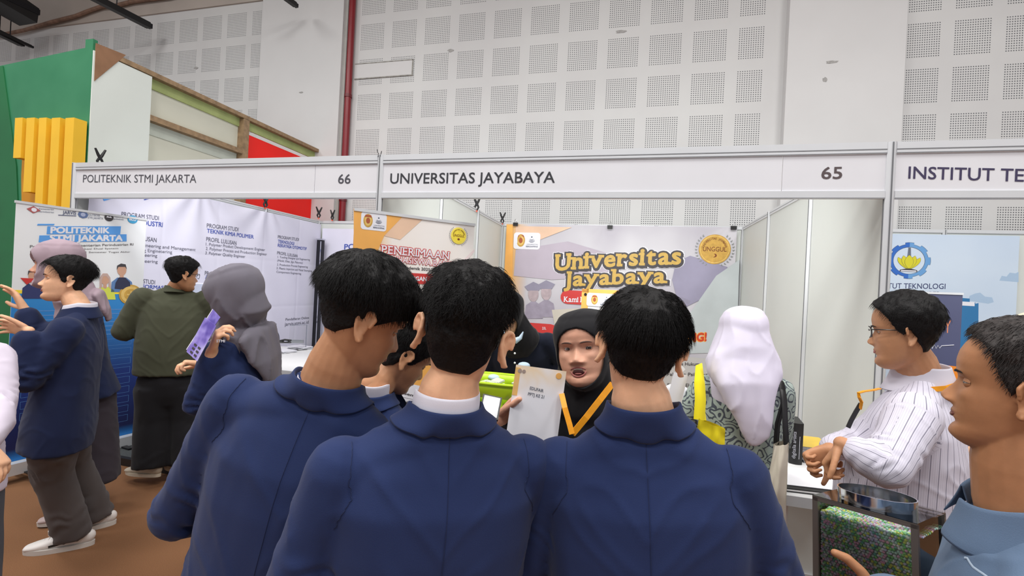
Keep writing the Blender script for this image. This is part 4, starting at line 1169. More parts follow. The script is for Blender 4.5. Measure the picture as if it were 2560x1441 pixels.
def hand_mb(mb, wrist, d, pn, side, curl=25, size=1.0, spread=1.0, thumb_out=0.7, curls=None):
    """wrist point, d = direction of the hand, pn = palm normal (towards which fingers curl); side=+1 thumb on the +s side"""
    w = np.array(wrist, float); d = np.array(d, float); d /= np.linalg.norm(d)
    pn = np.array(pn, float); pn = pn - d * (pn @ d); pn /= np.linalg.norm(pn)
    s = np.cross(d, pn) * side
    k = size
    loft(mb, [(w, .024 * k, .019 * k), (w + d * .03 * k, .032 * k, .017 * k), (w + d * .065 * k, .038 * k, .014 * k), (w + d * .088 * k, .038 * k, .012 * k)], 16, s, 2.6)
    L = [.072, .080, .075, .058]
    for i in range(4):
        o = (0.028 - i * 0.0185) * k
        p = w + d * (.086 - .004 * abs(i - 1.2)) * k + s * o
        dirv = d + s * (0.10 - 0.07 * i) * spread; dirv /= np.linalg.norm(dirv)
        a = math.radians(curls[i] if curls else curl * (0.8 + .12 * i)); r = .0088 * k
        q = p - dirv * .02 * k; pts = [q, p]
        cur = 0.0
        for sg, fr_ in enumerate((.45, .30, .25)):
            cur += a * (0.8 if sg == 0 else 1.0)
            p = p + (dirv * math.cos(cur) + pn * math.sin(cur)) * L[i] * fr_ * k; pts.append(p)
        rr = [r, r, r * .93, r * .86, r * .74]
        for a_, b_, ra, rb in zip(pts[:-1], pts[1:], rr[:-1], rr[1:]): caps(mb, a_, b_, ra, rb, 10)
    t0 = w + d * .022 * k + s * .022 * k
    td = d * .62 + s * thumb_out + pn * .35; td /= np.linalg.norm(td)
    t1 = t0 + td * .038 * k; t2 = t1 + (td + d * .35 + pn * .1) * .026 * k; t3 = t2 + (td * .5 + d * .7 + pn * .15) * .022 * k
    for a_, b_, ra, rb in ((t0, t1, .0135, .011), (t1, t2, .0108, .010), (t2, t3, .010, .0082)): caps(mb, a_, b_, ra * k, rb * k, 10)

def ear_mb(mb, side, hgt=.232, out=1.0):
    x0 = .0735
    zc = (.46 - .5) * hgt; yc = -.012
    R = Matrix.Rotation(math.radians(-36 * side * out), 3, 'Z')
    def P(y, z, o=0): 
        q = R @ Vector((side * (.004 + o), y, z))
        return np.array([side * x0 + q.x, yc + q.y, zc + q.z])
    rim = [(.010, .006), (.013, .022), (.004, .033), (-.010, .034), (-.019, .024), (-.020, .008), (-.014, -.008), (-.006, -.020), (.004, -.027)]
    pts = [P(a * 1.0, b * 1.0, .010) for a, b in rim]
    for a, b in zip(pts[:-1], pts[1:]): caps(mb, a, b, .0042, .0042, 8)
    ball(mb, P(.001, -.022, .006), (.005, .009, .010))
    loft(mb, [(P(-.004, -.018, .003), .004, .010), (P(-.005, .005, .003), .004, .014), (P(-.004, .026, .004), .004, .011)], 12, tuple(R @ Vector((1, 0, 0))), 2.0)
    for a, b in zip(pts[::2][:-1], pts[::2][1:]):
        caps(mb, (a + b) / 2, P(0, 0, -.004), .003, .006, 8)

class Person:
    def __init__(s, name, label, feet, hip, neck, head, face, group=None, sh=0.185, H=1.0):
        s.feet = np.array([feet[0], feet[1], 0.0]); 
        s.root = thing(name, label, 'person', s.feet, 0.0, group)
        s.hip = np.array(hip, float) - s.feet; s.neck = np.array(neck, float) - s.feet; s.head = np.array(head, float) - s.feet
        up = s.neck - s.hip; s.tl = np.linalg.norm(up); s.up = up / s.tl
        f = np.array([-math.sin(math.radians(face)), math.cos(math.radians(face)), 0.0])
        f = f - s.up * (f @ s.up); s.fw = f / np.linalg.norm(f); s.rt = np.cross(s.fw, s.up)
        s.face = face; s.sh = sh; s.hs = 1.0; s.deep = 1.0
    def T(s, x, y, z):
        """torso frame: x to its right, y forward, z up from the base of the neck"""
        return s.neck + s.rt * x + s.fw * y + s.up * z
    def W(s, p): return np.array(p, float) - s.feet
    def set_head(s, yaw=0, pitch=0, roll=0, scale=1.0, wide=1.0, deep=1.0):
        s.deep = deep
        s.HR = Matrix.Rotation(math.radians(s.face), 3, 'Z') @ Rm(yaw, pitch, roll); s.hs = scale; s.wide = wide
        s.HRn = np.array(s.HR)
    def hl(s, P):
        return (np.atleast_2d(P) * s.hs * np.array([1, s.deep, 1])) @ s.HRn.T + s.head
    def ih(s, P):
        return ((P - s.head) @ s.HRn) / s.hs / np.array([1, s.deep, 1])

def build_body(p, skin, arms, voxel=0.003, ears=True, feat=True, nose=1.0, hands=(), lips=LIPS, mouth='closed', eyes=True, brow=HAIR, neck_r=0.054, gaze=(0, 0), lidopen=0.5, chin=0.0, handvox=0.003, trunk=True, legs=None):
    co_all = []; f_all = []; mi_all = []
    def addm(co, fs, mi):
        o = sum(len(c) for c in co_all)
        co_all.append(np.asarray(co, float)); f_all.extend([tuple(i + o for i in f) for f in fs]); mi_all.extend([mi] * len(fs) if isinstance(mi, int) else list(mi))
    mb = MB()
    v, fs, zn, az = head_surface(90, 96, wide=p.wide, feat=feat, nose=nose, chin=chin, lipk=.35 if mouth == 'open' else 1.0)
    mb.add(p.hl(v), fs)
    if ears:
        for sd in (-1, 1):
            e = MB(); ear_mb(e, sd); mb.add(p.hl(np.array(e.v)), e.f)
    sk = p.hl((0, -.008, -.050))[0]; base = p.T(0, 0.0, 0.0)
    mid = (sk + base) / 2 + 0 * p.fw
    loft(mb, [(p.T(0, 0, -.05), neck_r * 1.25, neck_r * .95), (base, neck_r * 1.1, neck_r), (mid, neck_r, neck_r * .97), (sk, neck_r * .80 * min(1, p.wide + .04), neck_r * .78)], 20, tuple(p.rt))
    co, no, fs = remesh(mb, voxel, 2, 0.5)
    L = p.ih(co)
    mi = np.zeros(len(fs), int)
    addm(co, fs, mi)
    # torso, arms and legs under the clothes
    mb = MB()
    if trunk:
        loft(mb, [(p.hip - p.up * .05, .12, .085), (p.hip + p.up * p.tl * .4, .11, .08), (p.hip + p.up * p.tl * .75, .12, .062), (p.T(0, 0, -.09), .07, .045)], 16, tuple(p.rt))
        caps(mb, p.T(-p.sh * .72, 0, -.11), p.T(p.sh * .72, 0, -.11), .04, .04)
        loft(mb, [(p.T(0, 0, -.08), .05, .042), (p.T(0, 0, 0.02), .045, .045)], 14, tuple(p.rt))
        for sg in (-1, 1):
            a = legs[(sg + 1) // 2] if legs else None
            hp = p.hip + p.rt * .08 * sg - np.array([0, 0, .03])
            if a is None: an = np.array([p.rt[0] * .09 * sg, p.rt[1] * .09 * sg, .09]); kn = (hp + an) / 2
            else: kn, an = a
            caps(mb, hp, kn, .065, .045); caps(mb, kn, an, .045, .032)
            fd = np.array([p.fw[0], p.fw[1], 0]); fd /= np.linalg.norm(fd)
            caps(mb, an - np.array([0, 0, .04]), an + fd * .09 - np.array([0, 0, .058]), .024, .016)
    for (S_, E_, Wr) in arms:
        caps(mb, S_, E_, .040, .032); caps(mb, E_, Wr, .034, .022)
    if mb.v:
        co, no, fs = remesh(mb, 0.012, 2, 0.4); addm(co, fs, 0)
    for hi, h in enumerate(hands):
        mb = MB(); hand_mb(mb, **h)
        w = np.array(h['wrist']); fa = w - arms[hi][1]; fa /= np.linalg.norm(fa)
        caps(mb, w - fa * .07, w + fa * .004, .026, .023, 12)
        co, no, fs = remesh(mb, handvox, 2, 0.35); addm(co, fs, 0)
    def surf_y(x, z):
        """front surface in head-local coordinates"""
        m = (np.abs(v[:, 0] - x) < .004) & (np.abs(v[:, 2] - z) < .004) & (v[:, 1] > 0)
        if not m.any():
            m = (np.abs(v[:, 0] - x) < .008) & (np.abs(v[:, 2] - z) < .008) & (v[:, 1] > 0)
        return float(v[m, 1].max()) if m.any() else .08
    eyeparts = []
    if eyes:
        zc = (.517 - .5) * .232
        for sd in (-1, 1):
            x = .0305 * sd; y = surf_y(x, zc) - .0085
            r = .0122
            # lids: bands of a slightly larger sphere
            for lo, hi in ((18 * lidopen * 1.6 , 88), (-88, -20 * lidopen * 1.6)):
                vv = []; ff = []; nu, nv = 20, 8
                for i in range(nv + 1):
                    el = math.radians(lo + (hi - lo) * i / nv)
                    for j in range(nu + 1):
                        a = math.radians(-88 + 176 * j / nu)
                        # almond: lids close towards the corners
                        ee = el * 1.0
                        if abs(lo) < 60 and lo > 0: ee = math.radians(lo * (1 - (a / 1.53) ** 2 * .9) + (hi - lo) * i / nv * (1 + 0 * a)) if i < nv else el
                        elif hi < 0: ee = math.radians(hi * (1 - (a / 1.53) ** 2 * .9) + (lo - hi) * (nv - i) / nv) if i > 0 else el
                        rr = r * 1.12
                        vv.append((x + rr * math.cos(ee) * math.sin(a) * 1.25, y + rr * math.cos(ee) * math.cos(a) - .001, zc + rr * math.sin(ee) * .92))
                for i in range(nv):
                    for j in range(nu):
                        a0 = i * (nu + 1) + j; ff.append((a0, a0 + 1, a0 + nu + 2, a0 + nu + 1))
                addm(p.hl(np.array(vv)), ff, 0)
            eyeparts.append((x, y, zc, r))
    # lips
    zl = (.246 - .5) * .232; yl = surf_y(0, zl)
    mb = MB()
    if mouth == 'closed':
        for dz, r in ((.0030, .0036), (-.0042, .0045)):
            pts = [(x, surf_y(x, zl) - .001 - abs(x) * .02, zl + dz * (1 - (abs(x) / .024) ** 2)) for x in np.linspace(-.023, .023, 9)]
            mb.tube(pts, [r * (1 - .85 * (abs(q[0]) / .0235) ** 2) + .0006 for q in pts], 10)
        addm(p.hl(np.array(mb.v)), mb.f, 1)
    elif mouth == 'open':
        for sg, zz, r in ((1, .007, .0027), (-1, -.019, .0036)):
            pts = [(x, surf_y(x, zl) + (.0012 if sg > 0 else -.0006) - abs(x) * .05, zl + zz * math.sqrt(max(0, 1 - (x / .0235) ** 2))) for x in np.linspace(-.0232, .0232, 11)]
            mb.tube(pts, [r * (1 - .6 * (abs(q[0]) / .0235) ** 2) for q in pts], 10)
        addm(p.hl(np.array(mb.v)), mb.f, 1)
        m2 = MB(); ball(m2, (0, yl - .0065, zl - .0055), (.020, .0085, .0125)); addm(p.hl(np.array(m2.v)), m2.f, 2)
        m2 = MB(); m2.tube([(x, yl + .0006 - abs(x) * .12, zl + .0040 - abs(x) * .12) for x in np.linspace(-.012, .012, 7)], .0018, 8); addm(p.hl(np.array(m2.v)), m2.f, 3)
        m2 = MB(); ball(m2, (0, yl - .001, zl - .0105), (.011, .004, .003)); addm(p.hl(np.array(m2.v)), m2.f, 1)
    o = raw_obj('body', np.concatenate(co_all), f_all, [skin, lips, MOUTH, TEETH], p.root, mi_all)
    for (x, y, zc, r) in eyeparts:
        mb = MB(); ball(mb, (x, y, zc), r, None, 16, 12)
        gd = np.array([gaze[0], 1.0, gaze[1]]); gd /= np.linalg.norm(gd)
        n0 = len(mb.f)
        c = np.array([x, y, zc]) + gd * r * .64
        a = np.cross(gd, (0, 0, 1)); a /= np.linalg.norm(a); b_ = np.cross(a, gd)
        vv = [c + gd * r * .40]
        for k in range(16): vv.append(c + gd * r * .20 + (a * math.cos(k * math.pi / 8) + b_ * math.sin(k * math.pi / 8)) * r * .60)
        mb.add(vv, [(0, 1 + k, 1 + (k + 1) % 16) for k in range(16)], 1)
        mb.v = [tuple(q) for q in p.hl(np.array(mb.v))]
        mb.build('eye', [EYEW, IRIS], p.root, True)
    if brow is not None and eyes:
        for sd in (-1, 1):
            pts = []
            for u in np.linspace(0, 1, 7):
                x = (.013 + .034 * u) * sd; z = (.585 - .5) * .232 + .005 * math.sin(u * 2.3) - .003 * u
                pts.append((x, surf_y(x, z) + .0003, z))
            mb = MB().tube(pts, [.0012, .0024, .0026, .0024, .002, .0015, .0006], 8); mb.v = [tuple(q) for q in p.hl(np.array(mb.v))]
            mb.build('eyebrow', brow, p.root, True)
    return o

def hair_off(style):
    hl_az = np.radians([0, 30, 50, 64, 74, 86, 100, 115, 140, 180])
    if style == 'crop':   # short sides, fuller top
        hl_zn = [.80, .80, .74, .62, .44, .40, .50, .30, .20, .19]
        def th(Zn, az): return np.interp(Zn, [.15, .3, .45, .55, .68, .8, .9, 1.0], [.0035, .0045, .005, .007, .013, .019, .024, .026])
    elif style == 'fringe':  # heavy top that hangs over the sides and forehead
        hl_zn = [.70, .68, .62, .58, .52, .46, .50, .38, .28, .26]
        def th(Zn, az): return np.interp(Zn, [.2, .35, .50, .58, .68, .8, .9, 1.0], [.0035, .0045, .006, .012, .021, .024, .026, .028])
    elif style == 'bowl':   # thick, ends at the nape
        hl_zn = [.72, .70, .62, .54, .50, .50, .50, .32, .24, .22]
        def th(Zn, az): return np.interp(Zn, [.2, .26, .36, .5, .6, .75, .9, 1.0], [.001, .004, .006, .009, .014, .017, .018, .020])
    elif style == 'thin':
        hl_zn = [.86, .86, .82, .74, .58, .46, .54, .38, .24, .23]
        def th(Zn, az): return np.interp(Zn, [.2, .4, .6, .8, 1.0], [.003, .006, .010, .016, .018])
    else:
        hl_zn = [.84, .82, .76, .66, .52, .46, .52, .36, .22, .20]
        def th(Zn, az): return np.interp(Zn, [.2, .4, .6, .8, 1.0], [.004, .010, .016, .020, .020])
    def f(Zn, az, x, y):
        h = np.interp(az, hl_az, hl_zn)
        k = sstep(Zn - h, -.01, .05)
        return th(Zn, az) * k - .010 * (1 - k)
    def mask(Zn, az): return Zn - np.interp(az, hl_az, hl_zn)
    return f, mask
def build_hair(p, style, m=HAIR, strands=0, length=0.03, seed=1, rough=0.004, radius=.00034, lift=.35, curly=0.0, crown=(0.0, -.05, .09), part_fwd=False, width=1.0, prof=((.2, .5, .62, .74, .85, 1), (.10, .14, .35, .8, 1, 1))):
    f, mask = hair_off(style)
    v, fs, zn, az = head_surface(110, 120, off=f, wide=p.wide, feat=False)
    n1 = fnoise(v, 26, seed, 2); n2 = fnoise(v, (70, 70, 30), seed + 5, 2)
    d = v / (np.linalg.norm(v, axis=1, keepdims=True) + 1e-9)
    k = sstep(mask(zn, az), 0, .15)
    v2 = v + d * (np.maximum((n1 * rough * 1.6 + n2 * rough) * np.interp(zn, [.3, .6, 1], [.3, .9, 1.0]), -np.interp(zn, [.3, .6, .7], [.0005, .003, .02])) * k)[:, None]
    cap_o = raw_obj('hair', p.hl(v2), fs, m, p.root)
    if not strands: return cap_o
    rnd = np.random.RandomState(seed)
    w = sstep(mask(zn, az), .0, .04) * (0.35 + np.interp(zn, [.2, .5, .7, 1], [.25, .6, 1.0, 1.0]))
    # area weight
    w = w * np.linalg.norm(v[:, :2], axis=1)
    w[: 120 * 3] = 0
    idx = rnd.choice(len(v2), strands, p=w / w.sum())
    cr = np.array(crown)
    V = []; F = []
    for n_, i in enumerate(idx):
        r0 = v2[i] + rnd.normal(0, .0012, 3); nrm = d[i]
        t = r0 - cr
        if part_fwd: t = t + np.array([0, .05, 0])
        t = t - nrm * (t @ nrm); t /= np.linalg.norm(t) + 1e-6
        t = t + rnd.normal(0, .22 + curly, 3); t = t - nrm * (t @ nrm); t /= np.linalg.norm(t) + 1e-6
        zz = zn[i]
        L = length * (0.55 + .8 * rnd.rand()) * np.interp(zz, *prof)
        lf = lift * (.5 + rnd.rand())
        side = np.cross(nrm, t)
        pts = []
        ph = rnd.rand() * 6.28
        for q in range(4):
            u = q / 3.0
            pts.append(r0 - nrm * .003 + t * L * u + nrm * (lf * L * (u - .75 * u * u) + .0015) + side * curly * L * .6 * math.sin(u * 4 + ph) - nrm * (L * u) ** 2 / .17 + np.array([0, 0, -.18 * L * u * u]))
        rr = [radius * width, radius * width, radius * .8 * width, radius * .25]
        o = len(V)
        for q, pt in enumerate(pts):
            for c in range(3):
                a = c * 2.094
                V.append(pt + (side * math.cos(a) + nrm * math.sin(a)) * rr[q])
        for q in range(3):
            for c in range(3):
                F.append((o + q * 3 + c, o + q * 3 + (c + 1) % 3, o + q * 3 + 3 + (c + 1) % 3, o + q * 3 + 3 + c))
    so = raw_obj('hair_strands', p.hl(np.array(V)), F, m, cap_o)
    so['kind'] = 'stuff'
    return cap_o

def fold_disp(co, no, p, amp, seed, vert=1.0):
    L = (co - p.neck) @ np.stack([p.rt, p.fw, p.up], 1)
    n = fnoise(L, (7, 7, 2.2 * vert), seed, 2); q = L + .04 * np.stack([fnoise(L, 5, seed + 30, 1), fnoise(L, 5, seed + 40, 1), 0 * n], 1)
    rot = q @ np.array([[.8, 0, .6], [0, 1, 0], [-.6, 0, .8]])
    rot[:, 0] = np.abs(q[:, 0]) * .8 - q[:, 2] * .6; rot[:, 2] = np.abs(q[:, 0]) * .6 + q[:, 2] * .8
    n2 = np.abs(fnoise(rot, (16, 9, 4.5), seed + 3, 1)); ridge = np.clip(1 - n2 * 3.2, 0, 1) ** 2
    return n * amp * 1.15 + (ridge - .25) * amp * .45
def torso_mb(p, rings, arms, sl=(.060, .052, .044, .040), yoke=.055, chest_y=0.0, slope=-.055, trap=True):
    """rings: (z below neck (negative), halfwidth, halfdepth, y offset)"""
    mb = MB()
    loft(mb, [(p.T(r[4] if len(r) > 4 else 0, r[3], r[0]), r[1], r[2]) for r in rings], 32, tuple(p.rt), 2.35, cap=False)
    s = p.sh
    pts = [(-s * .98, slope - .012), (-s * .6, slope * .62), (-.06, -.012), (.06, -.012), (s * .6, slope * .62), (s * .98, slope - .012)]
    loft(mb, [(p.T(x, -.01, z - yoke * .75), yoke * .95 if abs(x) > .1 else yoke * 1.1, yoke * .85) for x, z in pts], 20, tuple(p.fw), 2.0)
    if trap: 
        for sg in (-1, 1): caps(mb, p.T(.03 * sg, -.015, -.02), p.T(s * .72 * sg, -.01, slope - .03), .045, .04, 14)
    for (S_, E_, Wr) in arms:
        a = S_; b_ = E_; c = Wr
        d1 = (b_ - a); d2 = (c - b_)
        loft(mb, [(a - d1 * .02, sl[0], sl[0]), (a + d1 * .5, sl[1] * 1.04, sl[1]), (b_, sl[1] * .95, sl[1] * .95)], 18)
        e = b_ + d2 * (1 - .04 / max(np.linalg.norm(d2), .05))
        loft(mb, [(b_, sl[1] * .95, sl[1] * .95), (b_ + d2 * .5, sl[2], sl[2]), (e, sl[3], sl[3])], 18)
    return mb
def garment(p, name, mb, m, voxel, amp=.004, seed=1, smooth=5, arms=(), creases=(), attr=None, label=None, par=None):
    co, no, fs = remesh(mb, voxel, smooth, 0.6)
    disp = fold_disp(co, no, p, amp, seed)
    for (a, b_, w, dep) in creases:      # soft creases: segments in world-of-person coordinates
        a = np.array(a); b_ = np.array(b_); ab = b_ - a; t_ = np.clip(((co - a) @ ab) / (ab @ ab), 0, 1)
        q = a + t_[:, None] * ab; dd = np.linalg.norm(co - q, axis=1)
        disp -= dep * np.exp(-(dd / w) ** 2) * np.sin(np.pi * np.clip(t_, .02, .98)) ** .5
    for (S_, E_, Wr) in arms:            # elbow and armpit folds on the sleeves
        for a, b_, c0 in ((S_, E_, .85), (E_, Wr, .12)):
            ab = b_ - a; L = np.linalg.norm(ab); t_ = ((co - a) @ ab) / (L * L); dd = np.linalg.norm(co - (a + np.clip(t_, 0, 1)[:, None] * ab), axis=1)
            k = (dd < .075) * np.exp(-((t_ - c0) / .28) ** 2)
            disp += k * amp * .8 * np.sin(t_ * L * 120 + 9 * fnoise(co, 9, seed + 9, 2)) * (.4 + np.clip(fnoise(co, 12, seed + 11, 1) * 2, -.4, 1))
    co = co + no * disp[:, None]
    at_ = attr(co) if attr else None
    o = raw_obj(name, co, fs, m, par or p.root, None, at_)
    if label: o['label'] = label
    return o, (co, fs)
def collar(p, m, r=(.062, .060), top=.030, drop=-.035, flare=.030, gap=40, name='collar', tilt=0.0, thick=.004, par=None, stand=.006, yoff=-.004, drop_side=None, tri=None):
    """folded collar round the neck; open at the front by gap degrees each side"""
    mb = MB(); n = 48; prof = [(-.004, -.01), (0, top * .55), (.001, top), (stand * .7, top + .003), (stand, top * .8), (stand + flare * .45, (top * .6 + drop) * .45), (stand + flare, drop)]
    v = []
    for i in range(n + 1):
        a = math.radians(gap) + (2 * math.pi - 2 * math.radians(gap)) * i / n   # 0 = front
        dx, dy = math.sin(a), math.cos(a)
        fr = max(0, dy)
        for j, (o, z) in enumerate(prof):
            zz = z - fr * .030 - (abs(dx) ** 2) * .008 * (j > 3)
            oo = o
            if drop_side and j >= 5: zz += abs(dx) * drop_side; oo += abs(dx) * .012
            v.append(p.T(dx * (r[0] + oo), yoff + dy * (r[1] + oo) + fr * .012, zz + tilt * dy))
    if tri is not None:
        bv = BVHTree.FromPolygons([tuple(c) for c in tri[0]], tri[1]); K_ = len(prof)
        for i in range(n + 1):
            for j, wgt in ((K_ - 2, .55), (K_ - 1, 1.0)):
                q = v[i * K_ + j]; h = bv.find_nearest(Vector(q))
                if h[0] is not None: v[i * K_ + j] = q * (1 - wgt) + (np.array(h[0]) + np.array(h[1]) * .006) * wgt
    k = len(prof); f = []
    for i in range(n):
        for j in range(k - 1):
            f.append((i * k + j, i * k + j + 1, (i + 1) * k + j + 1, (i + 1) * k + j))
    o = raw_obj(name, v, f, m, par or p.root)
    sd = o.modifiers.new('s', 'SOLIDIFY'); sd.thickness = thick; sd.offset = 0
    sb_ = o.modifiers.new('b', 'SUBSURF'); sb_.levels = 1; sb_.render_levels = 1
    return o
def seam(p, tri, pts, name='seam', m=None, w=.0016, par=None, direction=None, off=.0006):
    """a thin stitched line lying on a garment: pts are guide points, projected along a direction onto the garment"""
    co, fs = tri
    bvh = BVHTree.FromPolygons([tuple(c) for c in co], fs)
    out = []; nn = []
    for i in range(len(pts) - 1):
        for u in np.linspace(0, 1, 14)[:-1] if i < len(pts) - 2 else np.linspace(0, 1, 14):
            q = np.array(pts[i]) * (1 - u) + np.array(pts[i + 1]) * u
            if direction is not None:
                hit = bvh.ray_cast(Vector(q), Vector(direction))
            else: hit = bvh.find_nearest(Vector(q))
            if hit[0] is None: continue
            out.append(np.array(hit[0])); nn.append(np.array(hit[1]))
    if len(out) < 3: return None
    v = []; f = []
    for i, (q, n_) in enumerate(zip(out, nn)):
        t_ = out[min(i + 1, len(out) - 1)] - out[max(i - 1, 0)]; s_ = np.cross(t_, n_); s_ /= np.linalg.norm(s_) + 1e-9
        v += [q + n_ * off - s_ * w, q + n_ * (off + .0012), q + n_ * off + s_ * w]
    for i in range(len(out) - 1):
        f += [(i * 3, i * 3 + 1, i * 3 + 4, i * 3 + 3), (i * 3 + 1, i * 3 + 2, i * 3 + 5, i * 3 + 4)]
    return raw_obj(name, v, f, m, par or p.root)

def hijab(p, m, seed, cape_rings, voxel=.006, opening=True, amp=.003, extra=None, thick=.013, name='hijab', open_w=.056, open_z=(.44, .42), smooth=3, underscarf=None, peak=0.0):
    """head covering: a shell round the head with a face opening, running down into a cape"""
    mb = MB()
    def off(Zn, az, x, y): return np.full(Zn.shape, thick) + .004 * (Zn > .9)
    v, fs, zn, az = head_surface(60, 64, off=off, wide=p.wide * 1.0, feat=False)
    mb.add(p.hl(v), fs)
    loft(mb, [(p.hl((0, -.015, .02))[0], .080 * p.hs, .085 * p.hs), (p.hl((0, -.016, -.045))[0], .083 * p.hs, .088 * p.hs), (p.T(0, .006, .04), .098, .092), (p.T(0, .008, -.03), .135, .105)], 24, tuple(p.rt))
    if cape_rings: loft(mb, [(p.T(r[4] if len(r) > 4 else 0, r[3], r[0]), r[1], r[2]) for r in cape_rings], 36, tuple(p.rt), 2.1)
    if extra: extra(mb)
    co, no, fs = remesh(mb, voxel, smooth, .6)
    L = p.ih(co)
    n = fnoise(co, (15, 15, 2.6), seed, 2); n3 = np.clip(1 - 3.0 * np.abs(fnoise(co + .03 * n[:, None], (11, 11, 3.2), seed + 8, 1)), 0, 1) ** 2
    kk = 1 - .6 * sstep(L[:, 2], .0, .08)
    co = co + no * ((n * amp * 1.6 + n3 * amp * 1.5) * kk)[:, None]
    if opening:
        L = p.ih(co); zz = L[:, 2] / .232 + .5
        ax = np.abs(L[:, 0]); 
        rr = np.sqrt((ax / open_w) ** 2 + ((zz - open_z[0]) / open_z[1]) ** 2 * (1 + 0 * ax))
        k = (L[:, 1] > .0) * (1 - sstep(rr, .92, 1.04))
        L2 = L.copy(); L2[:, 1] -= k * .045
        co = p.hl(L2)
    return raw_obj(name, co, fs, m, p.root)

def trousers(p, m, legs, r=(.105, .085, .075, .080), voxel=.012, seed=1, amp=.004, waist=(.165, .125), name='trousers', top=0.10):
    mb = MB()
    loft(mb, [(p.hip - p.up * .10, waist[0] * 1.02, waist[1]), (p.hip, waist[0] * 1.05, waist[1] * 1.05), (p.hip + p.up * top, waist[0] * .92, waist[1] * .92)], 24, tuple(p.rt))
    for sg, (kn, an) in zip((-1, 1), legs):
        hp = p.hip + p.rt * .085 * sg - np.array([0, 0, .05])
        loft(mb, [(hp, r[0], r[0] * 1.05), (hp * .5 + kn * .5, r[0] * .9, r[0] * .95), (kn, r[1], r[1]), (kn * .5 + an * .5, r[2], r[2]), (an + np.array([0, 0, -.03]), r[3], r[3] * 1.1)], 20, tuple(p.rt), cap=False)
    co, no, fs = remesh(mb, voxel, 4, .6)
    n = fnoise(co, (10, 10, 4), seed, 2); low = np.exp(-((co[:, 2] - .16) / .12) ** 2) + .7 * np.exp(-((co[:, 2] - .48) / .10) ** 2)
    n2 = np.sin(co[:, 2] * 62 + 9 * fnoise(co, (8, 8, 4), seed + 7, 2)) * (.3 + np.clip(2 * fnoise(co, (9, 9, 6), seed + 8, 1), -.3, 1))
    co = co + no * (n * amp + low * n2 * amp * .8)[:, None]
    return raw_obj(name, co, fs, m, p.root)
def shoe(p, ankle, heading, m=SHOEW, sole=SOLE, stripe=None, size=1.0, toe_up=0.0, name='shoe'):
    """heading in degrees (0 = +y)"""
    R = Matrix.Rotation(math.radians(heading), 3, 'Z'); base = np.array([ankle[0], ankle[1], max(0.0, ankle[2] - .09)])
    def Q(x, y, z): return np.array(R @ Vector((x * size, y * size, z * size))) + base
    mb = MB()
    loft(mb, [(Q(0, -.065, .050), .030, .035), (Q(0, -.03, .055), .038, .042), (Q(0, .03, .052), .040, .042), (Q(0, .09, .040), .045, .028), (Q(0, .15, .032), .046, .020), (Q(0, .185, .028), .034, .014)], 18, tuple(R @ Vector((1, 0, 0))), 2.3)
    loft(mb, [(Q(0, .0, .062), .036, .050), (Q(0, -.02, .100), .036, .046)], 16, tuple(R @ Vector((1, 0, 0))))
    co, no, fs = remesh(mb, .006, 3, .5)
    co[:, 2] = np.maximum(co[:, 2], base[2] + .022 * size)
    o = raw_obj(name, co, fs, m, p.root)
    pts = []
    for k in range(32):
        a = 2 * math.pi * k / 32; y = math.cos(a); x = math.sin(a)
        wy = .053 if y > 0 else .045
        pts.append((x * (.044 + .008 * sstep(np.array(y), -.2, .6)) * (1.0), .055 + y * .145))
    v = [Q(x, y, 0.0) for x, y in pts] + [Q(x * 1.03, y * 1.01 - 0, .024) for x, y in pts]
    mb = MB().add(v, [(k, (k + 1) % 32, (k + 1) % 32 + 32, k + 32) for k in range(32)] + [tuple(range(31, -1, -1)), tuple(range(32, 64))])
    mb.build('sole', sole, o, True)
    if stripe:
        bv = BVHTree.FromPolygons([tuple(c) for c in co], fs)
        for sd in (-1, 1):
            v = []; f = []
            cen = [(-.055, .062, .006), (-.02, .056, .010), (.02, .046, .016), (.06, .036, .022), (.085, .030, .024)]
            for y, z, w in cen:
                for dz in (-w / 2, w / 2):
                    h = bv.find_nearest(Vector(Q(.06 * sd, y, z + dz)))
                    v.append(np.array(h[0]) + np.array(h[1]) * .0015)
            for i in range(4): f.append((i * 2, i * 2 + 1, i * 2 + 3, i * 2 + 2))
            raw_obj('side_stripe', v, f, stripe, o)
    mb = MB()
    for k in range(4):
        q = .055 + k * .02; mb.tube([Q(-.020, q, .078 - k * .008), Q(0, q + .003, .086 - k * .009), Q(.020, q, .078 - k * .008)], .0025, 6)
    mb.build('laces', m, o, True)
    return o
def default_legs(p, spread=.10, fwd=0.0):
    out = []
    r = np.array([p.rt[0], p.rt[1], 0]); r /= np.linalg.norm(r); f = np.array([p.fw[0], p.fw[1], 0]); f /= np.linalg.norm(f)
    for sg in (-1, 1):
        an = r * spread * sg + f * fwd + np.array([0, 0, .10]); kn = (p.hip + r * .09 * sg) * .5 + an * .5 + f * .03; kn[2] = p.hip[2] * .54
        out.append((kn, an))
    return out
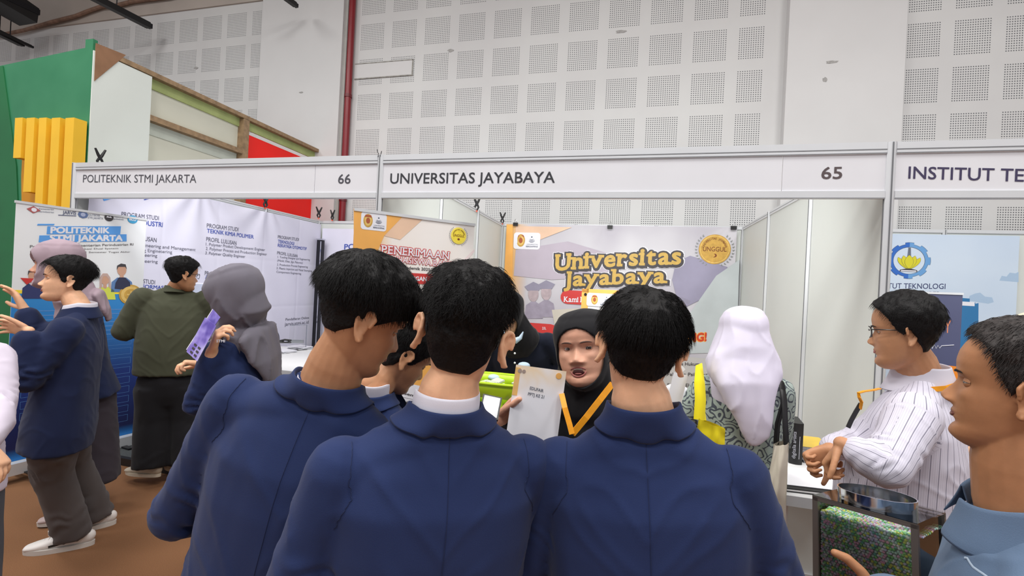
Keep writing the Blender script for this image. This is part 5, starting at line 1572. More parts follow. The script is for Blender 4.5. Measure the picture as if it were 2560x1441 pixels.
def glasses(p, m=None, lens=False, zz=.525):
    m = m or mat('dark_glasses_frame', (34, 30, 30), 0.3)
    mb = MB(); z = (zz - .5) * .232
    for sd in (-1, 1):
        c = (.032 * sd, .098, z - .002)
        pts = [(c[0] + .024 * math.cos(a) * (1), c[1] - .004 * abs(math.cos(a)) - (.006 if math.cos(a) * sd > .5 else 0), c[2] + .018 * math.sin(a)) for a in np.linspace(0, 2 * math.pi, 21)]
        mb.tube(pts, .0016, 6, caps=False)
        mb.tube([(.055 * sd, .090, z + .006), (.078 * sd, .05, z + .006), (.082 * sd, -.005, z + .003), (.078 * sd, -.022, z - .010)], .0018, 6)
    mb.tube([(-.010, .100, z + .002), (0, .102, z + .005), (.010, .100, z + .002)], .0016, 6)
    mb.v = [tuple(q) for q in p.hl(np.array(mb.v))]
    return mb.build('glasses', m, p.root, True)
def arm(p, sg, elbow, wrist, sx=.95, drop=-.095):
    S_ = p.T(p.sh * sx * sg, -.005, drop)
    return (S_, np.array(elbow), np.array(wrist))
BLZ = [(-.62, .208, .135, .0), (-.50, .202, .130, .0), (-.38, .194, .124, .0), (-.24, .202, .126, .005), (-.15, .200, .112, .0), (-.09, .172, .086, -.005), (-.05, .120, .066, -.008)]
# ------------------------------------------------------------ the three students in the foreground
def P3(x, y, D): return at(x, y, D)
def student(label, hip, neck, head, face, hy, hp, hr, skin, hair, hseed, elbows, wrists, sh=.188, scale=1.0, rings=BLZ, shirt=True, voxel=.007, strands=7800, hairlen=.034, curly=.1, blz=NAVY, trous=GREYT, wide=1.0, creases=None, ear=True, amp=.006, handles=True, collar_kw=None, neck_r=.056, hairw=1.0, feet=None, legs=None, eyes=True, group='students in navy blazers', slope=-.055, head_voxel=.0028, lift=.16, seams=True, cflare=.018, prof=((.2, .5, .62, .74, .85, 1), (.10, .14, .35, .8, 1, 1)), collar_top=.034, shirt_top=.046):
    p = Person('person', label, (hip[0], hip[1]) if feet is None else feet, hip, neck, head, face, group, sh=sh)
    p.set_head(hy, hp, hr, scale, wide)
    arms = []
    for sg, e, w in ((-1, elbows[0], wrists[0]), (1, elbows[1], wrists[1])):
        S_ = p.T(p.sh * .93 * sg, -.005, slope - .035)
        arms.append((S_, (e - p.feet) if isinstance(e, np.ndarray) else p.T(*e), (w - p.feet) if isinstance(w, np.ndarray) else p.T(*w)))
    hands = []
    for sg, (S_, E_, Wr) in zip((-1, 1), arms):
        d = Wr - E_; d = d / np.linalg.norm(d)
        hands.append(dict(wrist=Wr, d=d, pn=-p.up + p.rt * -.2 * sg, side=-sg, curl=28, size=.95))
    if legs is None: legs = default_legs(p)
    build_body(p, skin, arms, voxel=head_voxel, hands=hands, brow=HAIR if eyes else None, eyes=eyes, neck_r=neck_r, legs=legs, handvox=.005)
    build_hair(p, hair, HAIR, strands, hairlen, hseed, curly=curly, width=hairw, lift=lift, prof=prof)
    mb = torso_mb(p, rings, arms, slope=slope)
    cr = creases(p, arms) if creases else []
    o, tri = garment(p, 'blazer', mb, blz, voxel, amp, hseed + 20, 5, arms, cr)
    if seams:
        seam(p, tri, [p.T(0, -.3, -.03), p.T(0, -.3, -.30), p.T(0, -.3, -.58)], 'back_seam', mat('navy_seam_shadow', (27, 39, 76), 0.9), .0006, o, tuple(p.fw))
        for sg in (-1, 1):
            pts = []
            S_ = arms[(sg + 1) // 2][0]
            for a in np.linspace(math.pi * .55, math.pi * 1.42, 6):
                pts.append(S_ - p.rt * sg * .020 + p.fw * (math.cos(a) * .075) + p.up * (math.sin(a) * .0 + .070 - .14 * (a - math.pi * .55) / (math.pi * .87)))
            seam(p, tri, pts, 'sleeve_seam', mat('navy_seam_shadow', (27, 39, 76), 0.9), .0007, o)
    collar(p, blz, (.066, .064), collar_top - .020, -.014, cflare, 35, 'blazer_collar', thick=.004, par=o, tri=tri, **(collar_kw or {}))
    if shirt:
        collar(p, WSHIRT, (.0585, .0565), shirt_top - .008, .008, .001, 28, 'shirt_collar', thick=.003, stand=.003)
    # lapels and shirt front
    mb = MB()
    for sg in (-1, 1):
        a = [p.T(.030 * sg, .095, -.02), p.T(.075 * sg, .090, -.05), p.T(.082 * sg, .118, -.20), p.T(.02 * sg, .130, -.34)]
        n0 = len(mb.v); mb.add([tuple(q) for q in a] + [tuple(q - p.fw * .01) for q in a], [(0, 1, 2, 3), (7, 6, 5, 4)])
    mb.build('lapels', blz, o)
    trousers(p, trous, legs, seed=hseed)
    for (kn, an), sg in zip(legs, (-1, 1)): shoe(p, an, p.face + 6 * -sg, SHOEB)
    return p, arms, tri

def cr2(p, arms):
    c = []
    for sg, (S_, E_, W_) in zip((-1, 1), arms):
        c.append((p.T(.165 * sg, -.12, -.15), p.T(.12 * sg, -.14, -.30), .020, .007))
        c.append((p.T(.12 * sg, -.14, -.30), p.T(.155 * sg, -.14, -.60), .020, .014))
        c.append((p.T(.19 * sg, -.10, -.20), p.T(.20 * sg, -.12, -.52), .014, .010))
        c.append((p.T(.06 * sg, -.12, -.10), p.T(.15 * sg, -.12, -.14), .02, .004))
    return c
h2 = P3(1055, 1500, .90)
st2, arms2, tri2 = student('young man seen from behind in navy blazer and white collar, centre foreground', h2, P3(1113, 1022, .865), P3(1160, 843, .865), 34, -22, 8, 9, SK_TAN, 'crop', 3,
    [(-.245, -.02, -.34), (.25, .03, -.33)], [(-.17, .20, -.45), (.15, .25, -.42)], sh=.195, creases=cr2, curly=.4, hairlen=.022, slope=-.080, lift=.24, scale=1.03, wide=.81, cflare=.026)
h1 = P3(690, 1500, .98)
st1, arms1, tri1 = student('young man in navy blazer with head turned right, left foreground', h1, P3(822, 965, .93), P3(905, 795, .92), 10, -46, 24, 10, SK_WARM, 'fringe', 8,
    [P3(440, 1290, .99), (.215, .02, -.34)], [P3(560, 1300, 1.20), (.06, .24, -.36)], sh=.200, creases=cr2, curly=.12, hairlen=.034, lift=.12, shirt=True, scale=.95, wide=.94, slope=-.058, shirt_top=.022, collar_top=.040)
h3 = P3(1618, 1500, .93)
st3, arms3, tri3 = student('young man with thick straight black hair in navy blazer, right of the foreground three', h3, P3(1608, 1040, .90), P3(1600, 876, .90), 2, 2, 4, 6, SK_TAN, 'bowl', 14,
    [(-.25, .0, -.34), (.25, .0, -.34)], [(-.18, .22, -.42), (.17, .24, -.42)], sh=.182, creases=cr2, curly=.05, hairlen=.034, lift=.08, prof=((.2, .3, .5, .62, .8, 1), (.4, .35, .22, .6, 1, 1)), shirt=False, scale=.94, wide=.87, slope=-.078, collar_top=.050)

# ------------------------------------------------------------ everyone else
def person(label, feet, hip, neck, head, face, hd=(0, 0, 0), sh=.175, scale=1.0, wide=1.0, group=None):
    p = Person('person', label, feet, hip, neck, head, face, group, sh=sh); p.set_head(*hd, scale, wide); return p
def mkarms(p, elbows, wrists, drop=-.095, sx=.93):
    return [(p.T(p.sh * sx * sg, -.005, drop), p.T(*e), p.T(*w)) for sg, e, w in zip((-1, 1), elbows, wrists)]
def mkhands(p, arms, curl=28, pn=None, size=.95, dirs=None):
    out = []
    for i, (sg, (S_, E_, Wr)) in enumerate(zip((-1, 1), arms)):
        d = (dirs[i] if dirs and dirs[i] is not None else Wr - E_)
        d = d / np.linalg.norm(d)
        n = pn[i] if pn and pn[i] is not None else (-p.up - p.rt * .3 * sg)
        out.append(dict(wrist=Wr, d=d, pn=n, side=-sg, curl=curl, size=size))
    return out
# fourth student, bending between the left and centre ones
h4 = P3(875, 1330, 1.52)
st4, arms4, tri4 = student('young man bending forward between the left and centre foreground students', h4, P3(925, 975, 1.37), P3(1008, 885, 1.42), -8, -28, 34, 12, SK_WARM, 'crop', 21,
    [(-.24, .06, -.32), (.25, .10, -.30)], [(-.10, .28, -.36), (.12, .32, -.34)], sh=.175, strands=2700, hairlen=.028, curly=.2, scale=.98, voxel=.009, group='students in navy blazers', shirt_top=.052, head_voxel=.0035)

# woman in black hijab holding the sheet
p5 = person('woman in black hijab and orange lanyard, mouth open, holding up a printed sheet', P3(1490, 1400, 1.50)[:2], P3(1490, 1340, 1.48), P3(1470, 985, 1.42), P3(1460, 872, 1.38), 184, (-14, -3, 9), sh=.175, scale=.97, wide=1.15)
w5r = P3(1250, 1050, 1.34) - p5.feet   # her right wrist, at the sheet's left edge
a5 = [(p5.T(-.16, 0, -.095), p5.T(-.21, .02, -.34), p5.T(-.12, .16, -.42)), (p5.T(.16, 0, -.095), p5.T(.27, .10, -.30), w5r)]
hd5 = mkhands(p5, a5, 30)
dS = P3(1262, 985, 1.34) - P3(1250, 1050, 1.34); dS /= np.linalg.norm(dS)
hd5[1] = dict(wrist=w5r, d=dS * .75 + RT * .55, pn=RT * .8 - FW * .5, side=-1, curl=26, size=.95, thumb_out=.5)
build_body(p5, SK_LIGHT, a5, voxel=.0024, ears=False, mouth='open', hands=hd5, brow=mat('brown_eyebrow', (86, 62, 52), .7), gaze=(-.35, -.08), lidopen=.62, nose=1.0, legs=default_legs(p5), handvox=.0026)
hijab(p5, HJB, 5, [(-.50, .16, .115, .02), (-.34, .185, .125, .02), (-.20, .195, .125, .02), (-.10, .175, .11, .01), (-.03, .12, .095, .0)], voxel=.0055, open_w=.0700, open_z=(.395, .370), amp=.0025, thick=.006)
garment(p5, 'dress', torso_mb(p5, [(-1.15, .24, .20, 0), (-.80, .22, .17, 0), (-.55, .20, .15, 0), (-.40, .19, .14, 0), (-.24, .19, .13, 0), (-.13, .17, .11, 0), (-.06, .11, .08, 0)], a5), BLACKC, .010, .006, 6, 5, a5)
for (kn, an), sg in zip(default_legs(p5), (-1, 1)): shoe(p5, an, p5.face, SHOEB)
def strap_tube(p, pts, w, m, name, t=.0016, par=None, nrm=None):
    pts = [np.array(q, float) for q in pts]; v = []; f = []
    for i, q in enumerate(pts):
        t_ = pts[min(i + 1, len(pts) - 1)] - pts[max(i - 1, 0)]; t_ /= np.linalg.norm(t_)
        n_ = nrm if nrm is not None else p.fw
        n_ = n_ - t_ * (n_ @ t_); n_ /= np.linalg.norm(n_); s_ = np.cross(t_, n_)
        v += [q - s_ * w - n_ * t, q + s_ * w - n_ * t, q + s_ * w + n_ * t, q - s_ * w + n_ * t]
    for i in range(len(pts) - 1):
        for k in range(4): f.append((i * 4 + k, i * 4 + (k + 1) % 4, i * 4 + 4 + (k + 1) % 4, i * 4 + 4 + k))
    f += [(3, 2, 1, 0), tuple(len(v) - 4 + k for k in range(4))]
    return MB().add(v, f).build(name, m, par if par else (p.root if p else None))
strap_tube(p5, [P3(1531, 960, 1.285) - p5.feet, P3(1500, 1000, 1.265) - p5.feet, P3(1465, 1045, 1.25) - p5.feet, P3(1431, 1086, 1.245) - p5.feet], .0085, LANY, 'lanyard', nrm=-FW)
strap_tube(p5, [P3(1404, 985, 1.29) - p5.feet, P3(1412, 1020, 1.265) - p5.feet, P3(1424, 1062, 1.25) - p5.feet, P3(1430, 1086, 1.242) - p5.feet], .0075, LANY, 'lanyard', nrm=-FW)

# person in dark cardigan bowing behind the table
h6 = aty(1330, 1010, .12)
p6 = person('person in dark navy cardigan and black headscarf bowing behind the table', P3(1330, 1300, 3.15)[:2], P3(1325, 985, 3.1), P3(1292, 836, 2.72), P3(1272, 785, 2.62), 186, (0, 42, 0), sh=.19)
a6 = mkarms(p6, [(-.26, .06, -.22), (.25, .06, -.24)], [(-.10, .20, -.38), (.16, .22, -.40)])
build_body(p6, SK_TAN, a6, voxel=.005, ears=False, hands=mkhands(p6, a6), legs=default_legs(p6), handvox=.005)
hijab(p6, HJB, 6, [(-.10, .12, .09, .01), (-.03, .10, .09, .0)], voxel=.008)
g6, _ = garment(p6, 'cardigan', torso_mb(p6, BLZ, a6), cloth('midnight_cardigan_cloth', (22, 27, 44)), .010, .004, 7, 5, a6)
mb = MB(); mb.tube([tuple(P3(x, y, 2.50) - p6.feet) for x, y in ((1258, 826), (1264, 841), (1275, 850), (1290, 852), (1301, 845), (1308, 830))], [.003, .010, .016, .017, .011, .003], 16)
mb.build('pale_collar', mat('pale_blue_shirt_cloth', (188, 208, 226), .8), g6, True)
for y in (884, 908): 
    q = P3(1287, y, 2.49) - p6.feet; mb = MB(); ball(mb, q, .006, None, 8, 6); mb.build('button', PRINT_WHITE, g6, True)
for x, y in ((1310, 914), (1235, 944)):
    q = P3(x, y, 2.46) - p6.feet; mb = MB(); ball(mb, q, (.034, .03, .018), None, 12, 8); mb.build('shirt_cuff', mat('pale_blue_shirt_cloth', (188, 208, 226), .8), g6, True)
trousers(p6, BLACKC, default_legs(p6))
for (kn, an), sg in zip(default_legs(p6), (-1, 1)): shoe(p6, an, p6.face, SHOEB)

# woman in white hijab and batik tunic
p7 = person('woman seen from behind in long white hijab and grey-green batik tunic', P3(1850, 1650, 2.05)[:2], P3(1850, 1200, 2.05), P3(1852, 925, 2.02), P3(1857, 845, 2.0), -2, (8, 8, -2), sh=.158, scale=1.04)
a7 = mkarms(p7, [(-.25, .05, -.32), (.165, .05, -.33)], [(-.17, .26, -.36), (.12, .26, -.38)])
build_body(p7, SK_LIGHT, a7, voxel=.005, ears=False, hands=mkhands(p7, a7), legs=default_legs(p7), handvox=.005)
def tongue(mb):
    loft(mb, [(P3(x, y, D) - p7.feet, w, r) for x, y, D, w, r in ((1857, 835, 1.99, .100, .10), (1857, 872, 1.98, .125, .11), (1858, 905, 1.97, .150, .112), (1862, 935, 1.93, .150, .09), (1870, 970, 1.88, .125, .055), (1880, 1010, 1.865, .098, .034), (1887, 1055, 1.86, .072, .024), (1886, 1088, 1.86, .058, .018), (1876, 1108, 1.86, .028, .010))], 28, tuple(RT), 2.5)
hijab(p7, HJW, 7, [(-.12, .15, .115, .0), (-.07, .15, .11, .0), (-.02, .13, .10, .0)], voxel=.007, extra=tongue, amp=.003, thick=.016, smooth=7)
g7, _ = garment(p7, 'tunic', torso_mb(p7, [(-.80, .18, .15, 0, -.015), (-.62, .178, .15, 0, -.015), (-.45, .172, .14, 0, -.015), (-.30, .168, .13, 0, -.01), (-.20, .17, .12, 0, -.005), (-.12, .16, .105, 0), (-.06, .12, .07, 0)], a7, sl=(.062, .056, .050, .046)), BATIK, .009, .007, 9, 5, a7)
mb = MB(); loft(mb, [(p7.T(0, 0, -.70), .165, .13), ((p7.hip * np.array([1, 1, 0])) + np.array([0, 0, .5]), .19, .17), (p7.hip * np.array([1, 1, 0]) + np.array([0, 0, .10]), .21, .19)], 28, tuple(p7.rt), cap=False)
garment(p7, 'skirt', mb, LAV, .014, .008, 10, 3)
for (kn, an), sg in zip(default_legs(p7), (-1, 1)): shoe(p7, an, p7.face, SHOEB)

# man in pinstriped shirt, arms folded
p8 = person('man with glasses in white pinstriped shirt, arms folded, facing left', P3(2300, 1500, 1.62)[:2], P3(2270, 1330, 1.60), P3(2300, 940, 1.56), P3(2262, 832, 1.54), 58, (3, 6, 0), sh=.195, scale=1.07, wide=1.06)
p8.deep = .88
e8l = P3(2215, 1165, 1.36) - p8.feet; w8l = P3(2108, 1112, 1.42) - p8.feet
a8 = [(p8.T(-.185, .0, -.10), e8l, w8l), (p8.T(.18, .0, -.10), p8.T(.20, .12, -.30), w8l + FW * .10 - UPV * .05 + RT * .03)]
hd8 = [dict(wrist=w8l, d=(P3(2062, 1160, 1.46) - P3(2108, 1112, 1.42)), pn=p8.fw * -.6 - p8.up * .5, side=1, curl=62, size=.92), dict(wrist=a8[1][2], d=-RT * .8 - UPV * .5, pn=-FW, side=-1, curl=62, size=.92)]
build_body(p8, SK_DEEP, a8, voxel=.003, hands=hd8, legs=default_legs(p8), handvox=.004, neck_r=.062)
build_hair(p8, 'short', HAIR, 2200, .016, 33, lift=.1, prof=((.2, .5, .8, 1), (.5, .7, 1, 1)))
glasses(p8)
R8 = [(-.66, .20, .165, .02), (-.52, .205, .185, .035), (-.38, .205, .185, .035), (-.24, .20, .160, .02), (-.15, .20, .125, .005), (-.09, .17, .095, -.002), (-.05, .12, .07, -.006)]
def stripe8(co):
    L = (co - p8.neck) @ np.stack([p8.rt, p8.fw, p8.up], 1)
    base = np.arctan2(L[:, 0], L[:, 1]) * .17
    out = base / .021
    best = np.full(len(co), .105)
    for k, (S_, E_, W_) in enumerate(a8):
        for a, b_ in ((S_, E_), (E_, W_)):
            ab = b_ - a; Ln = np.linalg.norm(ab); t_ = np.clip(((co - a) @ ab) / Ln ** 2, 0.0, 1.05); q = a + t_[:, None] * ab; d = co - q; dd = np.linalg.norm(d, axis=1)
            u = ab / Ln; r1 = np.cross(u, (0, 0, 1)); r1 /= np.linalg.norm(r1); r2_ = np.cross(u, r1)
            ang = np.arctan2(d @ r1, d @ r2_) * .060 / .021
            m = (dd < best) & (t_ > .06); out = np.where(m, ang, out); best = np.where(m, dd, best)
    return out
g8, _ = garment(p8, 'shirt', torso_mb(p8, R8, a8, sl=(.078, .066, .056, .044)), STRIPE, .006, .006, 12, 5, a8, attr=stripe8)
collar(p8, mat('white_collar_cloth', (212, 208, 220), .85), (.070, .068), .040, -.030, .026, 14, 'shirt_collar', thick=.003, par=g8)
lp8 = default_legs(p8); trousers(p8, BLACKC, lp8, waist=(.18, .15))
for (kn, an), sg in zip(lp8, (-1, 1)): shoe(p8, an, p8.face, SHOEB)
strap_tube(p8, [p8.T(.0, -.100, .010), p8.T(-.045, -.096, .0), p8.T(-.082, -.070, -.012), p8.T(-.098, -.030, -.022)], .008, LANY, 'lanyard', nrm=p8.rt)
strap_tube(p8, [P3(x, y, D_) - p8.feet for x, y, D_ in ((2200, 972, 1.50), (2183, 976, 1.47), (2160, 979, 1.45), (2146, 983, 1.44), (2148, 994, 1.44), (2154, 1006, 1.45), (2150, 1024, 1.46))], .0045, LANY, 'lanyard', nrm=p8.up)
strap_tube(p8, [P3(x, y, 1.46) - p8.feet for x, y in ((2152, 1010), (2140, 1030), (2128, 1052), (2120, 1070))], .007, BLACK, 'bag_strap', nrm=-FW)

# man in denim, close at the right edge
p9 = person('man in faded denim shirt in profile close to the right edge', P3(2640, 1500, .80)[:2], P3(2640, 1950, .86), P3(2560, 1262, .80), P3(2535, 975, .80), 58, (-4, -2, 0), sh=.20, scale=.98)
p9.deep = .84
thumb_tip = P3(2118, 1385, 1.02); thumb_base = P3(2150, 1441, .98)
w9 = P3(2212, 1500, .93) - p9.feet
a9 = [(p9.T(-.19, .0, -.11), P3(2380, 1640, .70) - p9.feet, w9), (p9.T(.19, 0, -.11), p9.T(.24, .02, -.38), p9.T(.16, .24, -.42))]
hd9 = [dict(wrist=w9, d=-RT - UPV * .12, pn=FW, side=-1, curl=18, size=1.0, thumb_out=1.25), dict(wrist=a9[1][2], d=p9.fw, pn=-p9.up, side=-1, curl=30)]
build_body(p9, SK_DARK, a9, voxel=.0026, hands=hd9, legs=default_legs(p9), handvox=.003, neck_r=.066, lips=LIPD, nose=1.15, chin=.002, lidopen=.30)
build_hair(p9, 'thin', HAIRG, 9000, .011, 41, lift=.25, prof=((.2, .45, .7, 1), (.4, .5, 1, 1)), radius=.0005)
R9 = [(-.66, .21, .15, .01), (-.45, .21, .15, .01), (-.26, .215, .15, .01), (-.16, .21, .13, 0), (-.10, .18, .10, 0), (-.05, .125, .075, -.005)]
g9, tri9 = garment(p9, 'denim_shirt', torso_mb(p9, R9, a9, sl=(.078, .072, .064, .056)), DENIM, .006, .006, 17, 5, a9)
collar(p9, DENIM, (.074, .072), .030, -.042, .034, 16, 'shirt_collar', thick=.005, par=g9)
sm = mat('pale_denim_stitch', (168, 184, 202), .8)
seam(p9, tri9, [p9.T(-.10, .10, -.06), p9.T(-.17, .03, -.05), p9.T(-.20, -.06, -.06)], 'shoulder_seam', sm, .002, g9)
seam(p9, tri9, [p9.T(-.16, .16, -.10), p9.T(-.20, .10, -.09), p9.T(-.235, .0, -.04), p9.T(-.21, -.09, -.10)], 'sleeve_seam', sm, .002, g9)
trousers(p9, BLACKC, default_legs(p9))
for (kn, an), sg in zip(default_legs(p9), (-1, 1)): shoe(p9, an, p9.face, SHOEB)

# student in grey hijab reading a brochure
p10 = person('young woman in grey hijab and navy blazer looking down at a brochure', P3(610, 1300, 2.15)[:2], P3(612, 1100, 2.1), P3(605, 815, 2.05), P3(596, 742, 2.0), 96, (20, 24, 0), sh=.168, scale=1.05)
a10 = [(p10.T(-.16, 0, -.095), p10.T(-.20, .06, -.30), P3(530, 880, 1.86) - p10.feet), (p10.T(.16, 0, -.095), p10.T(.21, .08, -.28), p10.T(.08, .26, -.22))]
build_body(p10, SK_TAN, a10, voxel=.004, ears=False, hands=mkhands(p10, a10, 50), legs=default_legs(p10), handvox=.004)
hijab(p10, HJG, 10, [(-.20, .10, .10, .03, .0), (-.12, .165, .12, .01), (-.05, .13, .10, .0)], voxel=.007, amp=.006, thick=.018, open_w=.05, open_z=(.42, .36),
      extra=lambda mb: (loft(mb, [(p10.hl((0, .045, .105))[0], .045, .03), (p10.hl((0, .075, .06))[0], .060, .028)], 14, tuple(p10.rt)), loft(mb, [(p10.T(-.02, -.10, -.02), .13, .03), (p10.T(.0, -.13, -.14), .10, .025), (p10.T(.03, -.14, -.27), .03, .015)], 18, tuple(p10.rt))))
g10, _ = garment(p10, 'blazer', torso_mb(p10, BLZ, a10), NAVY, .010, .005, 19, 5, a10)
mb = MB(); loft(mb, [(p10.hip + p10.up * .02, .17, .13), (p10.hip * np.array([1, 1, 0]) + np.array([0, 0, .12]), .20, .18)], 24, tuple(p10.rt), cap=False); garment(p10, 'skirt', mb, DGREYS, .014, .008, 20, 3)
for (kn, an), sg in zip(default_legs(p10), (-1, 1)): shoe(p10, an, p10.face, SHOEB)

# man in olive shirt
f11 = P3(425, 1150, 3.50)
p11 = person('man in olive green short-sleeved shirt and wide black trousers, seen from behind', (f11[0], f11[1]), P3(425, 950, 3.55), P3(440, 722, 3.55), P3(456, 688, 3.52), 42, (-55, 6, 0), sh=.215, scale=1.06)
p11.feet[2] = 0.0
a11 = [(p11.T(-.20, -.01, -.09), p11.T(-.30, .02, -.34), p11.T(-.22, .22, -.42)), (p11.T(.20, -.01, -.09), p11.T(.27, .06, -.34), p11.T(.12, .26, -.34))]
lg11 = [(k_ + np.array([0, 0, .04]), a_ + np.array([0, 0, .058])) for k_, a_ in default_legs(p11, .12)]
build_body(p11, SK_DEEP, a11, voxel=.004, hands=mkhands(p11, a11), legs=lg11, handvox=.006, neck_r=.06)
build_hair(p11, 'crop', HAIR, 1200, .03, 51, curly=.4, lift=.25)
glasses(p11)
cut11 = [(S_, E_, E_ + (W_ - E_) * .06) for S_, E_, W_ in a11]
garment(p11, 'shirt', torso_mb(p11, [(-.66, .235, .165, 0), (-.50, .235, .165, 0), (-.36, .23, .16, 0), (-.22, .225, .145, 0), (-.13, .21, .12, 0), (-.08, .17, .09, 0), (-.04, .12, .07, 0)], cut11, sl=(.085, .082, .080, .080)), OLIVE, .010, .008, 22, 4, ())
collar(p11, OLIVE, (.066, .064), .022, -.024, .018, 20, 'shirt_collar', thick=.004)
trousers(p11, BLACKC, lg11, r=(.14, .125, .12, .115), waist=(.20, .15), voxel=.014)
for (kn, an), sg in zip(lg11, (-1, 1)): shoe(p11, an, p11.face + 55, mat('beige_sneaker', (188, 176, 158), .6), mat('pale_sole', (206, 196, 178), .6))

# student walking left in navy blazer, grey trousers and white trainers
p12 = person('young man in navy blazer, grey trousers and white trainers walking to the left', P3(205, 1320, 2.5)[:2], P3(150, 1075, 2.5), P3(200, 772, 2.5), P3(168, 702, 2.5), 134, (8, -4, 4), sh=.19, scale=1.02, group='students in navy blazers')
an1 = atz(183, 1368, .0) - p12.feet + np.array([0, 0, .10]); an2 = atz(240, 1318, .0) - p12.feet + np.array([0, 0, .10])
kn1 = (p12.hip - p12.rt * .09) * .5 + an1 * .5 + p12.fw * .05; kn2 = (p12.hip + p12.rt * .09) * .5 + an2 * .5 + p12.fw * .05
kn1[2] = kn2[2] = .47
lg12 = [(kn1, an1), (kn2, an2)]
a12 = [(p12.T(-.175, 0, -.10), p12.T(-.22, .10, -.34), P3(72, 830, 2.25) - p12.feet), (p12.T(.175, 0, -.10), p12.T(.20, .20, -.22), P3(62, 775, 2.55) - p12.feet)]
hd12 = [dict(wrist=a12[0][2], d=-RT + UPV * .25, pn=-UPV * .4 - FW, side=1, curl=20, size=1.0), dict(wrist=a12[1][2], d=UPV * .8 - RT * .55, pn=-RT * .6 - FW * .6, side=-1, curl=14, size=1.1, spread=2.0)]
build_body(p12, SK_TAN, a12, voxel=.0035, hands=hd12, legs=lg12, handvox=.0035)
build_hair(p12, 'crop', HAIR, 2600, .040, 61, curly=.15, lift=.35)
g12, _ = garment(p12, 'blazer', torso_mb(p12, [(-.76, .200, .150, 0), (-.64, .205, .150, 0)] + BLZ[1:], a12, sl=(.075, .070, .062, .055)), NAVY2, .009, .007, 25, 5, a12)
collar(p12, NAVY2, (.066, .064), .016, -.036, .028, 35, 'blazer_collar', thick=.005, par=g12)
collar(p12, WSHIRT, (.061, .059), .038, -.01, .004, 28, 'shirt_collar', thick=.003)
trousers(p12, GREYT, lg12, waist=(.135, .10), top=.0, r=(.105, .090, .080, .078), voxel=.010, amp=.008, seed=5)
PUMA = mat('black_side_stripe', (30, 28, 28), .5)
shoe(p12, an1 - np.array([0, 0, .01]), 128, SHOEW, SOLE, PUMA, 1.08); shoe(p12, an2 - np.array([0, 0, .01]), 136, SHOEW, SOLE, PUMA, 1.08)

# young woman in mauve hijab beside him
p13 = person('young woman in mauve hijab, navy blazer and long charcoal skirt, facing left', P3(212, 1230, 3.0)[:2], P3(215, 960, 2.98), P3(192, 738, 2.92), P3(146, 662, 2.85), 140, (14, 4, 0), sh=.17, scale=1.16)
a13 = mkarms(p13, [(-.21, .04, -.28), (.21, .05, -.28)], [(-.08, .24, -.32), (.08, .24, -.30)])
build_body(p13, SK_LIGHT, a13, voxel=.0035, ears=False, hands=mkhands(p13, a13), legs=default_legs(p13), handvox=.005)
hijab(p13, HJM, 13, [(-.14, .14, .11, .0), (-.06, .13, .10, -.01)], voxel=.007, amp=.005, thick=.018, open_w=.054, open_z=(.42, .36),
      extra=lambda mb: loft(mb, [(p13.T(0, -.10, .0), .11, .03), (p13.T(.0, -.13, -.10), .10, .022), (p13.T(.0, -.14, -.17), .05, .014)], 18, tuple(p13.rt)))
garment(p13, 'blazer', torso_mb(p13, [(-.66, .20, .17, 0)] + BLZ[1:], a13, sl=(.07, .065, .06, .05)), NAVY2, .011, .006, 29, 4, a13)
mb = MB(); loft(mb, [(p13.hip + p13.up * .0, .165, .15), (p13.hip * np.array([1, 1, 0]) + np.array([0, 0, .6]), .165, .17), (p13.hip * np.array([1, 1, 0]) + np.array([0.0, 0, .22]), .175, .20)], 28, tuple(p13.rt), cap=False); garment(p13, 'skirt', mb, DGREYS, .014, .010, 30, 3)
for (kn, an), sg in zip(default_legs(p13), (-1, 1)): shoe(p13, an, p13.face, mat('pink_grey_trainer', (178, 158, 156), .6))

# person cut off by the left edge
p14 = person('person with long black hair in a white blouse, cut off by the left edge', P3(-180, 1500, 1.72)[:2], P3(-180, 1210, 1.72), P3(-178, 850, 1.70), P3(-160, 765, 1.68), 60, (10, 5, 0), sh=.165)
a14 = [(p14.T(-.155, 0, -.095), p14.T(-.2, .05, -.33), p14.T(-.1, .25, -.36)), (p14.T(.155, 0, -.095), P3(-25, 1020, 1.70) - p14.feet, P3(-40, 1115, 1.52) - p14.feet)]
build_body(p14, SK_TAN, a14, voxel=.005, hands=mkhands(p14, a14, dirs=[None, RT * .5 - UPV * .5]), legs=default_legs(p14), handvox=.004)
build_hair(p14, 'bowl', HAIR, 700, .05, 71, lift=.05)
mb = MB(); loft(mb, [(p14.hl((0, -.05, .03))[0], .085, .05), (p14.T(0, -.07, -.02), .10, .04), (p14.T(0.02, -.12, -.16), .12, .035)], 20, tuple(p14.rt)); garment(p14, 'long_hair', mb, HAIR, .009, .006, 34, 3)
garment(p14, 'blouse', torso_mb(p14, BLZ, a14, sl=(.075, .072, .07, .045)), mat('lilac_white_blouse', (222, 212, 228), .8), .010, .006, 35, 4, a14)
lg14 = default_legs(p14); trousers(p14, mat('slate_trouser_cloth', (84, 88, 96), .85), lg14, r=(.115, .10, .095, .10), waist=(.18, .14))
for (kn, an), sg in zip(lg14, (-1, 1)): shoe(p14, an, p14.face, SHOEB)

